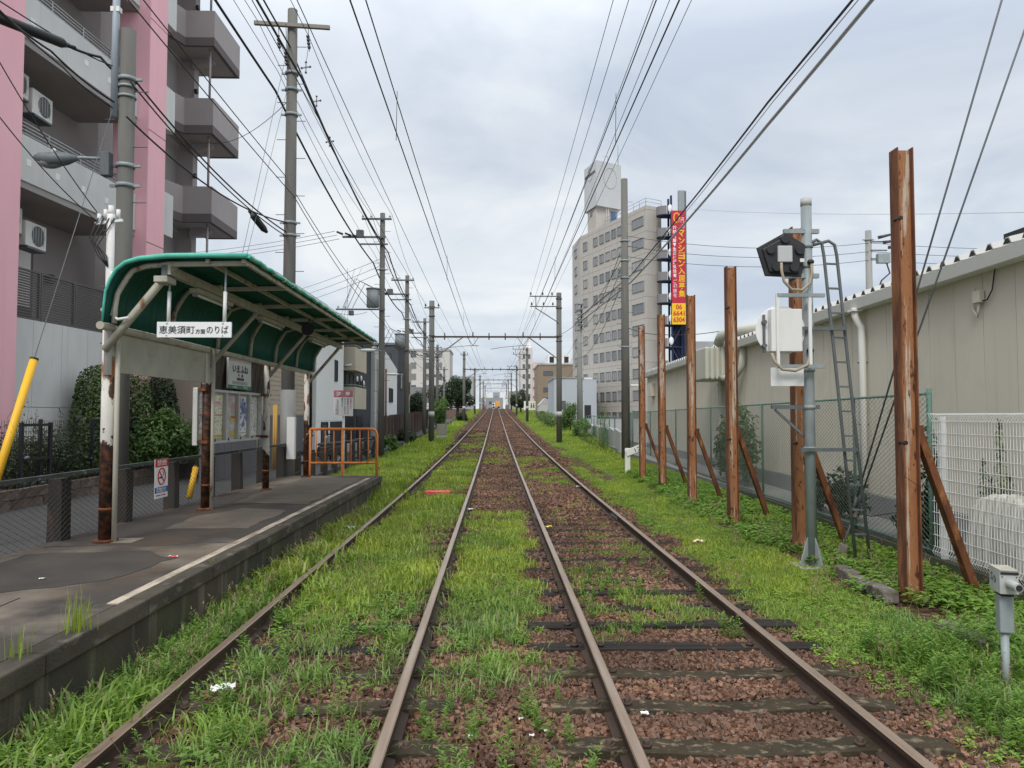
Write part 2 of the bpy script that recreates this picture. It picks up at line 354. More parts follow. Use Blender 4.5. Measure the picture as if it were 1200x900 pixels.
# ---------------------------------------------------------------- ground
RAIL = (-2.085, -0.605, 0.745, 2.175)
def sm(x, a, b): t = np.clip((x-a)/(b-a), 0, 1); return t*t*(3-2*t)
def band(x, a, b, w=.08): return sm(x, a-w, a+w)*(1-sm(x, b-w, b+w))
def post_foot(x, y):
    """Trodden bare ground in front of the rusty posts."""
    m = np.zeros(np.shape(x), bool)
    for py, px in ((7.72, 4.27), (10.6, 4.30), (13.25, 4.19), (16.2, 4.24), (19.5, 4.33), (22.2, 4.34)): m |= (np.abs(x-px+.12) < .30) & (y < py+.1) & (y > py-1.0)
    return m
def grass_density(x, y):
    """0..1 cover of grass at ground points; and how tall it stands there."""
    x = np.asarray(x, float); y = np.asarray(y, float)
    n = vn(x*1.1+9, y*.55+3)*.55 + vn(x*2.7+1, y*1.6+8)*.3 + vn(x*7, y*5)*.15
    pa = sm(n, .36, .56)
    d = np.zeros_like(x); h = np.full_like(x, .09)
    xe = x + (vn(x*3+4, y*2.2)-.5)*.3
    # verge between platform and rail
    s = band(x, -2.66, -2.20, .03)*(y < 18); d = np.maximum(d, s*(.45+.55*pa)); h = np.where(s > .2, (.15+.13*vn(x*3, y*1.3))*(.45+.55*sm(-x, 2.2, 2.4)), h)
    # left track bed
    bed = band(x, -1.96, -.72, .03)
    f = np.interp(y, [0, 4.3, 5.2, 7.5, 15.5, 18, 22, 24.5, 33, 38, 52, 60], [.30, .34, .46, 1, 1, .45, .25, .8, .75, .2, .12, .02])
    s = bed*np.clip(pa*.75+f*.85-.5, 0, 1)*(f > .03); d = np.maximum(d, s); h = np.where(bed > .5, np.where(y < 9, .13, .10)+.05*vn(x*2, y), h)
    # middle between the tracks
    mid = band(xe, -.50, np.interp(y, [0, 5, 6.5, 14, 40], [.60, .45, .40, .5, .6]), .06)*(x > -.56)*(x < .70)
    f = np.interp(y, [0, 5.0, 6.0, 13, 15, 27, 30, 40, 45, 60], [.17, .15, 1, 1, .12, .05, .6, .6, .06, .02])
    s = mid*np.clip(f*1.15*(.35+.65*pa)+(f > .9)*.35, 0, 1); d = np.maximum(d, s); h = np.where(mid > .5, np.where(y < 8, .12, .10), h)
    # right track bed
    bed2 = band(x, .80, 2.12, .03)
    f = np.interp(y, [0, 5.8, 6.6, 10.5, 12.5, 19, 21, 31, 33, 60], [.0, .02, .33, .30, .10, .10, .55, .5, .05, .01])
    s = bed2*np.clip(f*1.7*pa, 0, 1); d = np.maximum(d, s); h = np.where(bed2 > .5, .085, h)
    # right verge
    wid = np.interp(y, [0, 4, 6.5, 12, 26, 40, 80, 200], [.45, .40, .25, .12, .25, 1.0, 1.1, 1.2])
    s = sm(xe, 2.25+wid*.4, 2.25+wid+.25)*(x > 2.24)*(x < 9.5)
    bare = sm(vn(xe*.9+30, y*.35+7), .62, .74)*(x < 3.6)*(y > 4)*(y < 40)
    cov = np.where(y < 5.8, np.where(x < 3.05, .55, 1.0), 1.0)
    s = s*(1-.7*bare)*cov; d = np.maximum(d, s)
    h = np.where((x > 2.24), np.clip(.048+.035*vn(x, y)+.05*sm(x, 3.7, 4.6)+.10*(y < 6.2)*sm(x, 2.9, 3.4), .035, .3), h)
    # left verge past the platform
    wl = np.interp(y, [17, 40, 60, 120], [.08, .35, 1.1, 1.3])
    s = sm(-xe, 2.20+wl, 2.35+wl+.15)*(x > -5.6)*(y > 17.75)*(x < -2.15)
    d = np.maximum(d, s); h = np.where((x < -2.15) & (y > 17.7), .12+.08*vn(x, y*.8), h)
    # clumpy where it is thin, clear of the fallen kerb
    cl = sm(vn(x*5.3+2, y*4.1+6), .34, .60)
    thin = ((x < -.66) & (x > -2.05) & (y < 7.4)) | ((x > -.55) & (x < 2.15) & (y < 40))
    soft = np.clip((y-6.2)/1.6, 0, 1)*((x < -.6) | ((x < .7) & (x > -.55) & (y > 6.2) & (y < 13.5)))
    d = np.where(thin, d*(soft*.75+(1-soft*.75)*cl*1.25), d)
    d = np.where((np.abs(x-3.95) < .17) & (((y > 5.7) & (y < 6.6)) | ((y > 7.3) & (y < 9.0))), 0, d)
    d = np.where((np.abs(x-4.27) < .22) & (y > 7.1) & (y < 7.9), d*.25, d)
    # beyond the crest and off to the sides
    d = np.where((y > 120) & (np.abs(x) < 3.8), 0, d)
    h = h*(.62+.76*vn(x*2.3+4, y*1.7+1))
    d = np.where(post_foot(x, y), d*.3, d); h = np.where(post_foot(x, y), h*.5, h)
    return np.clip(d, 0, 1), h

def ground():
    xs = np.concatenate([[-600, -250, -120, -60, -30, -18, -12, -9, -7.5, -6.5], np.arange(-6, 10.01, .2), [11, 13, 16, 22, 35, 60, 120, 250, 600]])
    ys = np.concatenate([[-12, -4], np.arange(0, 20, .2), np.arange(20, 80, .8), np.arange(80, 260, 4), [280, 340, 450, 700, 1500]])
    X, Y = np.meshgrid(xs, ys)
    z = Z(Y) + GZ
    near = (np.abs(X-1) < 8)
    z = z + near*((vn(X*1.7, Y*1.7)-.5)*.035 + (vn(X*4.1, Y*4.1)-.5)*.02)
    z = z + sm(X, 2.6, 4.2)*(X < 9)*.03*vn(X, Y)
    d, _ = grass_density(X, Y)
    side = ((X > 5.0) & (Y > 30) & (X < 7.6)).astype(float)
    d = np.maximum(d, side)
    V = np.stack([X, Y, z], -1).reshape(-1, 3); ny, nx = X.shape
    idx = np.arange(ny*nx).reshape(ny, nx)
    Fc = np.stack([idx[:-1, :-1], idx[:-1, 1:], idx[1:, 1:], idx[1:, :-1]], -1).reshape(-1, 4)
    m = bpy.data.materials.new('soil_and_turf'); m.use_nodes = True; t = m.node_tree; b = t.nodes['Principled BSDF']; b.inputs['Roughness'].default_value = .95
    b.inputs['Specular IOR Level'].default_value = .15
    g = t.nodes.new('ShaderNodeNewGeometry'); at = t.nodes.new('ShaderNodeAttribute'); at.attribute_name = 'turf'
    def noise(sc, det=4):
        n = t.nodes.new('ShaderNodeTexNoise'); n.inputs['Scale'].default_value = sc; n.inputs['Detail'].default_value = det; n.inputs['Roughness'].default_value = .65
        t.links.new(g.outputs['Position'], n.inputs['Vector']); return n.outputs['Fac']
    def rmp(f, *st):
        r = t.nodes.new('ShaderNodeValToRGB'); e = r.color_ramp.elements
        e[0].position, e[0].color = st[0][0], (*st[0][1], 1); e[1].position, e[1].color = st[-1][0], (*st[-1][1], 1)
        for p, c in st[1:-1]: q = e.new(p); q.color = (*c, 1)
        t.links.new(f, r.inputs[0]); return r.outputs[0]
    vo = t.nodes.new('ShaderNodeTexVoronoi'); vo.inputs['Scale'].default_value = 17
    t.links.new(g.outputs['Position'], vo.inputs['Vector'])
    sepc = t.nodes.new('ShaderNodeSeparateColor'); t.links.new(vo.outputs['Color'], sepc.inputs[0])
    soil = rmp(sepc.outputs[0], (.05, (.036, .020, .013)), (.5, (.082, .043, .028)), (.85, (.13, .072, .046)), (1, (.18, .125, .09)))
    big = rmp(noise(1.1), (.38, (.55, .53, .50)), (.62, (1.0, 1.0, 1.0)))
    mul = t.nodes.new('ShaderNodeMix'); mul.data_type = 'RGBA'; mul.blend_type = 'MULTIPLY'; mul.inputs['Factor'].default_value = 1
    t.links.new(soil, mul.inputs['A']); t.links.new(big, mul.inputs['B'])
    turf = rmp(noise(5), (.35, (.055, .085, .018)), (.5, (.085, .15, .022)), (.68, (.13, .20, .03)))
    mi = t.nodes.new('ShaderNodeMix'); mi.data_type = 'RGBA'
    mr = t.nodes.new('ShaderNodeMapRange'); mr.inputs['From Min'].default_value = .35; mr.inputs['From Max'].default_value = .9; mr.inputs['To Max'].default_value = .9
    t.links.new(at.outputs['Fac'], mr.inputs['Value'])
    t.links.new(mr.outputs[0], mi.inputs['Factor']); t.links.new(mul.outputs['Result'], mi.inputs['A']); t.links.new(turf, mi.inputs['B'])
    t.links.new(mi.outputs['Result'], b.inputs['Base Color'])
    bu = t.nodes.new('ShaderNodeBump'); bu.inputs['Strength'].default_value = .9; bu.inputs['Distance'].default_value = .02
    t.links.new(vo.outputs['Distance'], bu.inputs['Height']); t.links.new(bu.outputs[0], b.inputs['Normal'])
    me = np_mesh('ground', V, Fc, m, True)
    a = me.attributes.new('turf', 'FLOAT', 'POINT'); a.data.foreach_set('value', d.ravel().astype(np.float32))
    o = put('ground', me); o['kind'] = 'structure'
ground()

def strip(name, x0, x1, ys, dz, m, thick=.3, kind='structure', sk=0.0):
    """A paved strip that follows the lie of the land (top dz over the rails)."""
    b = MB(); vs = []; n = len(ys)
    for y in ys:
        z = float(Z(y))+dz; q = sk*y
        vs += [(x0+q, y, z), (x1+q, y, z), (x1+q, y, z-thick), (x0+q, y, z-thick)]
    fs = []
    for i in range(n-1):
        for k in range(4):
            fs.append((i*4+k, i*4+(k+1) % 4, i*4+4+(k+1) % 4, i*4+4+k))
    fs += [(3, 2, 1, 0), tuple((n-1)*4+k for k in range(4))]
    b.add(vs, fs)
    return b.top(name, m, (0, 0, 0), kind=kind)
strip('road', -8.42, -4.93, [-12, 0, 10, 20, 30, 45, 60, 75, 95], .10, asphalt)
strip('planting_bed', -30, -8.62, [-12, 0, 10, 20, 30, 45, 60, 75, 95], .30, M('planter_soil', (.06,.045,.03), .95, (.04,.05,.02), (3,3,3), .8), .6)
strip('factory_yard', 5.62, 40, [2, 8, 14, 22, 30, 37], .055, M('yard_concrete', (.20,.20,.185), .9, (.15,.15,.14), (1,1,1), .7, .3, 40), .35)

strip('car_park', 7.7, 60, [37.2, 50, 60, 70, 85, 98], .03, bpy.data.materials['yard_concrete'], .35)

# ---------------------------------------------------------------- railway tracks
def rail_mesh(x):
    """One rail with the head polished brown and rusty web and foot."""
    prof = [(-.060,-.14),(.060,-.14),(.060,-.130),(.012,-.118),(.010,-.045),(.031,-.036),(.033,-.006),(.026,0),(-.026,0),(-.033,-.006),(-.031,-.036),(-.010,-.045),(-.012,-.118),(-.060,-.130)]
    ys = np.concatenate([[-8, -4], np.arange(0, 36, 2.0), np.arange(36, 245, 5.0)])
    n = len(prof); V = []; Fc = []
    for i, y in enumerate(ys):
        jit = (vn(y*.3+x*7, .5)-.5)*.012 if y > 1 else 0
        for u, w in prof: V.append((x+u+jit, y, float(Z(y))+w))
    for i in range(len(ys)-1):
        for k in range(n): Fc.append((i*n+k, i*n+(k+1) % n, (i+1)*n+(k+1) % n, (i+1)*n+k))
    me = bpy.data.meshes.new('rail'); me.from_pydata(V, [], Fc); me.materials.append(rail_side); me.materials.append(rail_top)
    for i, p in enumerate(me.polygons):
        if i % n in (6, 7, 8): p.material_index = 1
    me.update(); return me
conc_sl = MB()
for a, b, za, zb in [(-1.15, -.9, -.035, -.005), (-.9, -.5, -.005, -.022), (-.5, 0, -.022, -.045), (0, .5, -.045, -.022), (.5, .9, -.022, -.005), (.9, 1.15, -.005, -.035)]:
    conc_sl.hexa([(a,-.125,-.2),(b,-.125,-.2),(b,.125,-.2),(a,.125,-.2)], [(a,-.095,za),(b,-.095,zb),(b,.095,zb),(a,.095,za)])
conc_sl = conc_sl.mesh('sleeper', sleeper_conc)
wood_sl = []
rnd = random.Random(3)
for k in range(4):
    b = MB(); j = lambda: rnd.uniform(-.012, .012)
    for a, c in [(-1.2, -.4), (-.4, .4), (.4, 1.2)]:
        b.hexa([(a,-.105,-.2),(c,-.105,-.2),(c,.105,-.2),(a,.105,-.2)], [(a,-.1+j(),-.012+j()*.5),(c,-.1+j(),-.012+j()*.5),(c,.1+j(),-.012+j()*.5),(a,.1+j(),-.012+j()*.5)])
    wood_sl.append(b.mesh('sleeper', sleeper_wood))
clip_b = MB()
clip_b.hexa([(-.17,-.055,-.04),(.17,-.055,-.04),(.17,.055,-.04),(-.17,.055,-.04)], [(-.17,-.055,.004),(.17,-.055,.004),(.17,.055,.004),(-.17,.055,.004)])
for s in (-1, 1):
    clip_b.tube([(s*.105, 0, 0), (s*.105, 0, .05)], .02, 6).tube([(s*.105, 0, .01), (s*.105, 0, .028)], .033, 6)
clip_me = clip_b.mesh('rail_clip', M('clip_iron', (.045,.032,.026), .7, (.09,.05,.03), (20,20,20), .8))
def track(label, ra, rb, conc_until, s0):
    t = thing('railway_track', label, 'railway track', ((ra+rb)/2, 0, 0))
    for x in (ra, rb):
        o = put('rail', rail_mesh(x), t, (0, 0, 0))
    rr = random.Random(int(ra*100))
    y = s0; k = 0
    while y < 62:
        c = y < conc_until
        xo = (ra+rb)/2 + rr.uniform(-.03, .03)*(not c)
        sl = put('sleeper', conc_sl if c else wood_sl[k % 4], t, (xo, y+rr.uniform(-.02, .02), float(Z(y))-.098 - (0 if c else rr.uniform(.006, .030)+min(.012, .0015*max(0, y-8)))), (0, 0, rr.uniform(-.012, .012)*(not c)))
        if y < 15:
            for x in (ra, rb): put('rail_clip', clip_me, sl, (x, y, float(Z(y))-.125))
        y += .62; k += 1
    return t
lt = track('left-hand railway track, overgrown with grass beside the platform', RAIL[0], RAIL[1], 5.7, 2.44)
rt = track('right-hand railway track with sleepers showing in red brown ballast', RAIL[2], RAIL[3], 5.7, 2.44)
fp = MB()
fp.box(.013, .03, -.3, .3, -.105, -.048).box(-.03, -.013, -.3, .3, -.105, -.048)
for k in (-.2, -.07, .07, .2): fp.tube([(-.05, k, -.075), (.05, k, -.075)], .014, 6)
fp = fp.mesh('fishplate', galv_dark)
for x in (RAIL[2], RAIL[3]): put('fishplate', fp, rt, (x, 13.7, 0))

# ---------------------------------------------------------------- platform
PT, PX = .35, -2.65                # platform height and edge
plat = thing('tram_platform', 'low weathered asphalt platform with stained concrete edge beside the left track', 'platform', (-3.75, 9, GZ))
PEND = 17.65
MB().box(-4.93, -2.815, -2, PEND, -.3, PT).part('deck', deck_m, plat)
MB().box(-2.80, PX-.02, -2, PEND, -.3, PT-.135).part('edge_wall', wall_m, plat)
for k, (y0, y1) in enumerate([(-2+1.31*i, -2+1.31*(i+1)) for i in range(15)]):
    b = MB(); q = .006 if k % 3 else .012
    b.box(-2.812, PX+rnd.uniform(0, .006), y0+.004, min(y1, PEND+.01)-.004, PT-.13, PT+q*.5).part('coping_block', coping_m, plat, .012)
def patch(pts, h, m):
    rp_ = random.Random(len(pts)); q = []
    for (a, b_), (c, d_) in zip(pts, pts[1:]+pts[:1]):
        n_ = max(2, int(math.hypot(c-a, d_-b_)/.18))
        q += [(a+(c-a)*i/n_+rp_.uniform(-.035, .035), b_+(d_-b_)*i/n_+rp_.uniform(-.05, .05)) for i in range(n_)]
    pts = q
    MB().prism(pts, lambda u, v, k: (u, v, PT+h if k else PT-.01)).part('repair_patch', m, plat)
pm1 = M('repair_asphalt_dark', (.042,.035,.030), .9, (.075,.062,.049), (2,2,2), .7, .8, 110)
pm2 = M('repair_asphalt_tan', (.145,.122,.093), .9, (.095,.078,.060), (1.5,1.5,2), .8, .8, 110)
patch([(-4.75, 6.2), (-3.9, 6.05), (-3.3, 6.5), (-3.15, 7.5), (-3.6, 7.9), (-4.7, 7.75)], .004, pm1)
patch([(-4.2, 12.2), (-2.98, 12.0), (-2.98, 16.9), (-4.25, 17.0), (-4.3, 14)], .005, pm2)
patch([(-4.1, 9.4), (-3.1, 9.5), (-3.05, 11.2), (-3.8, 11.5), (-4.15, 10.6)], .004, pm2)
for k, c_ in enumerate(([(-4.8, 8.15), (-4.1, 8.3), (-3.6, 8.2), (-3.2, 8.45), (-2.95, 8.4)], [(-4.7, 12.0), (-4.2, 11.95), (-3.7, 12.1), (-3.0, 11.95)], [(-3.9, 3.5), (-3.8, 4.4), (-3.6, 5.0), (-3.65, 5.9)])):
    MB().tube([(x, y, PT-.002) for x, y in c_], .008, 5).part('crack', dark, plat)
for y0, y1 in [(5.7, 8.9), (8.93, 12.4), (12.42, 16.9)]:
    MB().box(-2.885, -2.80, y0, y1, PT-.02, PT+.008).part('edge_line', white_line_m, plat)

# ---------------------------------------------------------------- chain-link fence behind the platform
def chainlink(name, p0, p1, z0, z1, pitch, r, m, parent):
    """Woven wire from p0 to p1 (x, y); z0, z1 are (start, end) heights."""
    p0 = np.array(p0, float); p1 = np.array(p1, float); L = np.linalg.norm(p1-p0); u = (p1-p0)/L; nn = np.array([-u[1], u[0]])
    S = int(L/pitch); H = int(((z1[0]-z0[0])+(z1[1]-z0[1]))/2/(pitch/2))
    off = [(0, 1), (.87, -.5), (-.87, -.5)]
    V = []; Fc = []
    lev = np.arange(H+1)
    for s in range(S):
        a = s*pitch + np.where((lev+s) % 2 == 0, 0, pitch)
        f = np.clip(a/L, 0, 1)
        zz = (z0[0]*(1-f)+z0[1]*f) + ((z1[0]-z0[0])*(1-f)+(z1[1]-z0[1])*f)*lev/H
        dpt = np.where(lev % 2 == 0, r*.8, -r*.8)
        ring = []
        for ou, on in off:
            xy = p0[None]+u[None]*(a+ou*r)[:, None]+nn[None]*(dpt+on*r)[:, None]
            ring.append(np.concatenate([xy, zz[:, None]], 1))
        base = len(V)*1
        V.append(np.stack(ring, 1).reshape(-1, 3))
    n = (H+1)*3
    i = np.arange(H)[:, None]*3; k = np.arange(3)[None]
    q = np.stack([i+k, i+(k+1) % 3, i+3+(k+1) % 3, i+3+k], -1).reshape(-1, 4)
    Fc = (q[None]+np.arange(S)[:, None, None]*n).reshape(-1, 4)
    V = np.concatenate(V) - np.array(ORG[parent])[None]
    o = link(bpy.data.objects.new(name, np_mesh(name, V, Fc, m))); o.parent = parent; ORG[o] = ORG[parent]; o['kind'] = 'stuff'
    return o
fen = thing('chain_link_fence', 'low chain-link fence with old dark timber posts along the back of the platform', 'fence', (-4.86, 10, PT))
FX = -4.86
pm = MB(); pm.hexa([(-.085,-.085,0),(.085,-.085,0),(.085,.085,0),(-.085,.085,0)], [(-.082,-.08,.72),(.08,-.082,.735),(.08,.08,.73),(-.08,.082,.74)])
pm = pm.mesh('post', post_dark)
y = 4.2
while y < 33:
    o = put('post', pm, fen, (FX-.07+rnd.uniform(-.01, .01), y, PT-.04 if y < 18 else G(y)+.12), (rnd.uniform(-.02, .02), rnd.uniform(-.02, .02), rnd.uniform(-.08, .08)))
    if y > 18: o.scale.z = 1.15
    y += 1.5 - .003*y
MB().beam((FX+.01, 1, PT+.735), (FX+.01, 17.6, PT+.735), .055, .045).part('top_rail', M('peeling_rail', (.06,.075,.065), .8, (.03,.028,.025), (6,2.5,6), 1, extra=[((.24,.27,.25), (14,6,14), .7, .6, .68)]), fen)
chainlink('wire_mesh', (FX+.05, 2.2), (FX+.05, 17.5), (PT+.02, PT+.02), (PT+.72, PT+.72), .060, .0030, mesh_dark, fen)
for z in (.42, .78):
    MB().tube([(FX, y, G(y)+.1+z-.03*math.sin((y-17.6)*2.1)) for y in np.arange(17.6, 33, .75)], .006, 5).part('wire', mesh_dark, fen)

# ---------------------------------------------------------------- shelter
CX = -4.33
sh = thing('platform_shelter', 'green arched-roof shelter on rusty white posts over the platform', 'shelter', (CX, 13, PT))
peel = M('peeling_white_post', (.66,.64,.58), .6, (.42,.40,.34), (4,4,1), .7, extra=[((.26,.105,.035), (7,7,2.4), 1, .565, .61), ((.05,.025,.014), (5,5,2.0), 1, .585, .62)])
def wear(mat, zlo, zhi):
    """Old paint lost from the foot of a post: dark rust below, ragged edge."""
    t = mat.node_tree; b = t.nodes['Principled BSDF']; src = b.inputs['Base Color'].links[0].from_socket
    g = t.nodes.new('ShaderNodeNewGeometry'); s = t.nodes.new('ShaderNodeSeparateXYZ'); t.links.new(g.outputs['Position'], s.inputs[0])
    no = t.nodes.new('ShaderNodeTexNoise'); no.inputs['Scale'].default_value = 7; no.inputs['Detail'].default_value = 5; t.links.new(g.outputs['Position'], no.inputs['Vector'])
    a = t.nodes.new('ShaderNodeMath'); a.operation = 'MULTIPLY_ADD'; t.links.new(no.outputs['Fac'], a.inputs[0]); a.inputs[1].default_value = (zhi-zlo); t.links.new(s.outputs['Z'], a.inputs[2])
    mr = t.nodes.new('ShaderNodeMapRange'); mr.inputs['From Min'].default_value = zhi+.02; mr.inputs['From Max'].default_value = zhi-.02; t.links.new(a.outputs[0], mr.inputs['Value'])
    mi = t.nodes.new('ShaderNodeMix'); mi.data_type = 'RGBA'; t.links.new(mr.outputs[0], mi.inputs['Factor']); t.links.new(src, mi.inputs['A'])
    r2 = t.nodes.new('ShaderNodeValToRGB'); e = r2.color_ramp.elements; e[0].position = .42; e[0].color = (.022,.013,.010,1); e[1].position = .66; e[1].color = (.13,.048,.02,1)
    n2 = t.nodes.new('ShaderNodeTexNoise'); n2.inputs['Scale'].default_value = 16; t.links.new(g.outputs['Position'], n2.inputs['Vector']); t.links.new(n2.outputs['Fac'], r2.inputs[0])
    t.links.new(r2.outputs[0], mi.inputs['B']); t.links.new(mi.outputs['Result'], b.inputs['Base Color'])
peels = [peel]+[peel.copy() for _ in range(3)]
for m_, zl, zh in zip(peels, (.9, 1.75, .5, .9), (2.05, 2.75, 1.6, 2.1)): wear(m_, zl, zh)
CY = (8.5, 11.35, 14.3, 17.3)
for i, y in enumerate(CY):
    rr = .077 if i == 0 else .062
    ztop = 2.86
    c = MB().tube([(CX, y, PT-.02), (CX, y, ztop)], rr, 14).part('post', peels[i], sh)
    MB().tube([(CX, y, PT), (CX, y, PT+.03)], rr+.05, 12).part('base_flange', rust_dark, c)
    MB().tube([(CX, y, PT+.35), (CX, y, PT+.38)], rr+.008, 14).part('collar', rust_dark, c)
    if i < 2:
        MB().tube([(CX+.105, y-.03, PT), (CX+.105, y-.03, 2.75)], .028, 8).part('conduit', cream_pipe, c)
# extra white mast on the first post
mast = MB().tube([(CX+.02, 8.42, 2.2), (CX+.02, 8.42, 4.0)], .042, 10).tube([(CX+.02, 8.42, 3.96), (CX+.02, 8.42, 4.1)], .03, 8).part('service_mast', M('service_mast_paint', (.72,.70,.68), .6, (.5,.46,.42), (5,5,1.5), .7, extra=[((.3,.12,.05), (10,10,3), .8, .6, .66)]), sh)
b = MB()
for k in range(4): b.tube([(CX-.10+k*.07, 8.40, 3.9+.05*(k % 2)), (CX-.10+k*.07, 8.40, 4.0+.05*(k % 2))], .022, 8)
b.beam((CX-.14, 8.4, 3.89), (CX+.16, 8.4, 3.93), .03, .03).part('insulator', white, mast)
for k in range(4):
    a = [(CX-.10+k*.06, 8.38, 3.95), (CX-.17+k*.03, 8.34, 3.72-.03*k), (CX-.08+k*.03, 8.36, 3.52), (CX+.02, 8.37, 3.4)]
    MB().tube(a, .007, 5).part('loose_wire', blackcab, mast)
MB().tube([(CX+.07, 8.37, 3.35), (CX+.075, 8.36, 3.0), (CX+.10, 8.30, 2.86), (CX+.2, 8.26, 2.80), (CX+.32, 8.26, 2.82)], .017, 8).part('conduit', white, mast)
# roof sheet
prof = [(-4.235,2.76),(-4.225,2.95),(-4.205,3.08),(-4.165,3.21),(-4.10,3.32),(-4.0,3.395),(-3.86,3.445),(-3.55,3.475),(-3.1,3.482),(-2.70,3.480)]
Y0, Y1 = 8.15, 17.55
def skew(x, y): return x-.011*(y-8.2)*(x+4.24)/1.55     # the roof runs a touch out of true
NY = 260; V = []; Fc = []
ys = np.linspace(Y0, Y1, NY)
np_ = len(prof)
for lay in (0, 1):
    for y in ys:
        w = .010*math.sin((y-Y0)/.075*math.pi) + .012*math.sin(y*1.1)
        for k, (x, z) in enumerate(prof):
            a = prof[min(k+1, np_-1)]; c = prof[max(k-1, 0)]; tx, tz = a[0]-c[0], a[1]-c[1]; l = math.hypot(tx, tz)
            off = w - lay*.006
            V.append((skew(x, y) - tz/l*off, y, z + tx/l*off))
n1_ = NY*np_
for i in range(NY-1):
    for k in range(np_-1):
        a = i*np_+k
        Fc.append((a, a+1, a+np_+1, a+np_)); Fc.append((n1_+a+np_, n1_+a+np_+1, n1_+a+1, n1_+a))
for k in range(np_-1):
    Fc.append((k, n1_+k, n1_+k+1, k+1)); e = (NY-1)*np_+k; Fc.append((e+1, n1_+e+1, n1_+e, e))
for i in range(NY-1):
    a = i*np_+np_-1; Fc.append((a, n1_+a, n1_+a+np_, a+np_)); a = i*np_; Fc.append((a+np_, n1_+a+np_, n1_+a, a))
o = put('roof_sheet', np_mesh('roof_sheet', np.array(V)-np.array(ORG[sh]), np.array(Fc), canvas, True), sh, ORG[sh])
# edge hems
wob = lambda i: .008*math.sin(i*2.3)
MB().tube([(x, Y0-.01+wob(k), z+.006+wob(k*3)*.5) for k, (x, z) in enumerate(prof)], [.012, .013, .014, .017, .02, .024, .028, .03, .03, .03], 8).part('end_hem', green_trim, sh)
MB().tube([(skew(-2.69, y)+wob(k)*.8, y, 3.482+wob(k*2)) for k, y in enumerate(np.linspace(Y0, Y1, 70))], .026, 7).part('front_hem', green_trim, sh)
for k, y in enumerate(np.linspace(Y0+.12, Y1-.1, 22)):
    MB().tube([(skew(-2.69, y), y-.012, 3.482), (skew(-2.69, y), y+.012, 3.482)], .033, 8).part('hem_tie', offwhite, sh)
# steelwork
inner = lambda s: [(x+s*.055*(1 if k < 5 else .2), z-.055*(0 if k < 3 else 1)) for k, (x, z) in enumerate(prof)]
ribp = inner(1)
for y in (8.28, 9.75, 11.35, 12.85, 14.3, 15.8, 17.3):
    MB().tube([(x, y, z) for x, z in ribp[:8]], .030, 8).part('rib', cream_pipe, sh)
MB().tube([(CX+.04, Y0+.05, 2.73), (CX+.04, Y1-.05, 2.73)], .045, 10).part('back_beam', cream_pipe, sh)
MB().tube([(CX+.06, Y0+.05, 2.90), (CX+.06, Y1-.05, 2.90)], .022, 8).part('back_purlin', cream_pipe, sh)
MB().beam((-3.6, Y0+.1, 3.345), (-3.6, Y1-.05, 3.345), .07, .10).part('middle_beam', cream_pipe, sh)
for x in (-3.15, -2.76):
    MB().beam((skew(x, Y0), Y0+.05, 3.435), (skew(x, Y1), Y1-.04, 3.435), .04, .045).part('purlin', cream_pipe, sh)
for y in (8.28, 9.9, 11.5, 13.1, 14.7, 16.2, 17.45):
    MB().beam((-3.62, y, 3.41), (skew(-2.74, y), y, 3.425), .05, .05).part('rafter', cream_pipe, sh)
for y in CY:
    MB().tube([(CX+.02, y-(.16 if y < 9 else 0), 2.47), (-3.6 if y > 9 else -3.545, y-(.16 if y < 9 else 0), 3.31 if y > 9 else 3.43)], .044 if y < 9 else .034, 10).part('brace', cream_pipe, sh)
# lace of white edging seen under the roof back
b = MB()
for k in range(120):
    y = 8.6+k*.073
    b.beam((CX-.02, y, 2.80), (CX-.02, y+.05, 2.83-.03*(k % 2)), .01, .02)
b.part('roof_lacing', white, sh, kind='stuff')
MB().box(CX-.012, CX+.012, 8.60, 11.25, 2.24, 2.70).part('fascia_board', offwhite, sh)
for y in (8.6, 11.24):
    MB().box(CX-.02, CX+.02, y-.015, y+.015, 2.22, 2.72).part('fascia_strip', cream_pipe, sh)
# brown ribbed sheet over the notice case
b = MB(); vs = []; ys = np.linspace(11.5, 14.75, 105)
for lay in (0, .006):
    for k, y in enumerate(ys):
        o_ = .018*(1 if (k % 8) < 4 else 0)
        vs += [(-4.50+o_-lay, y, 2.15), (-4.43+o_-lay, y, 2.72)]
n = len(ys)*2; fs = []
for k in range(len(ys)-1):
    a = 2*k; fs += [(a, a+2, a+3, a+1), (n+a+1, n+a+3, n+a+2, n+a)]
b.add(vs, fs).part('back_sheet', brown_sheet, sh)
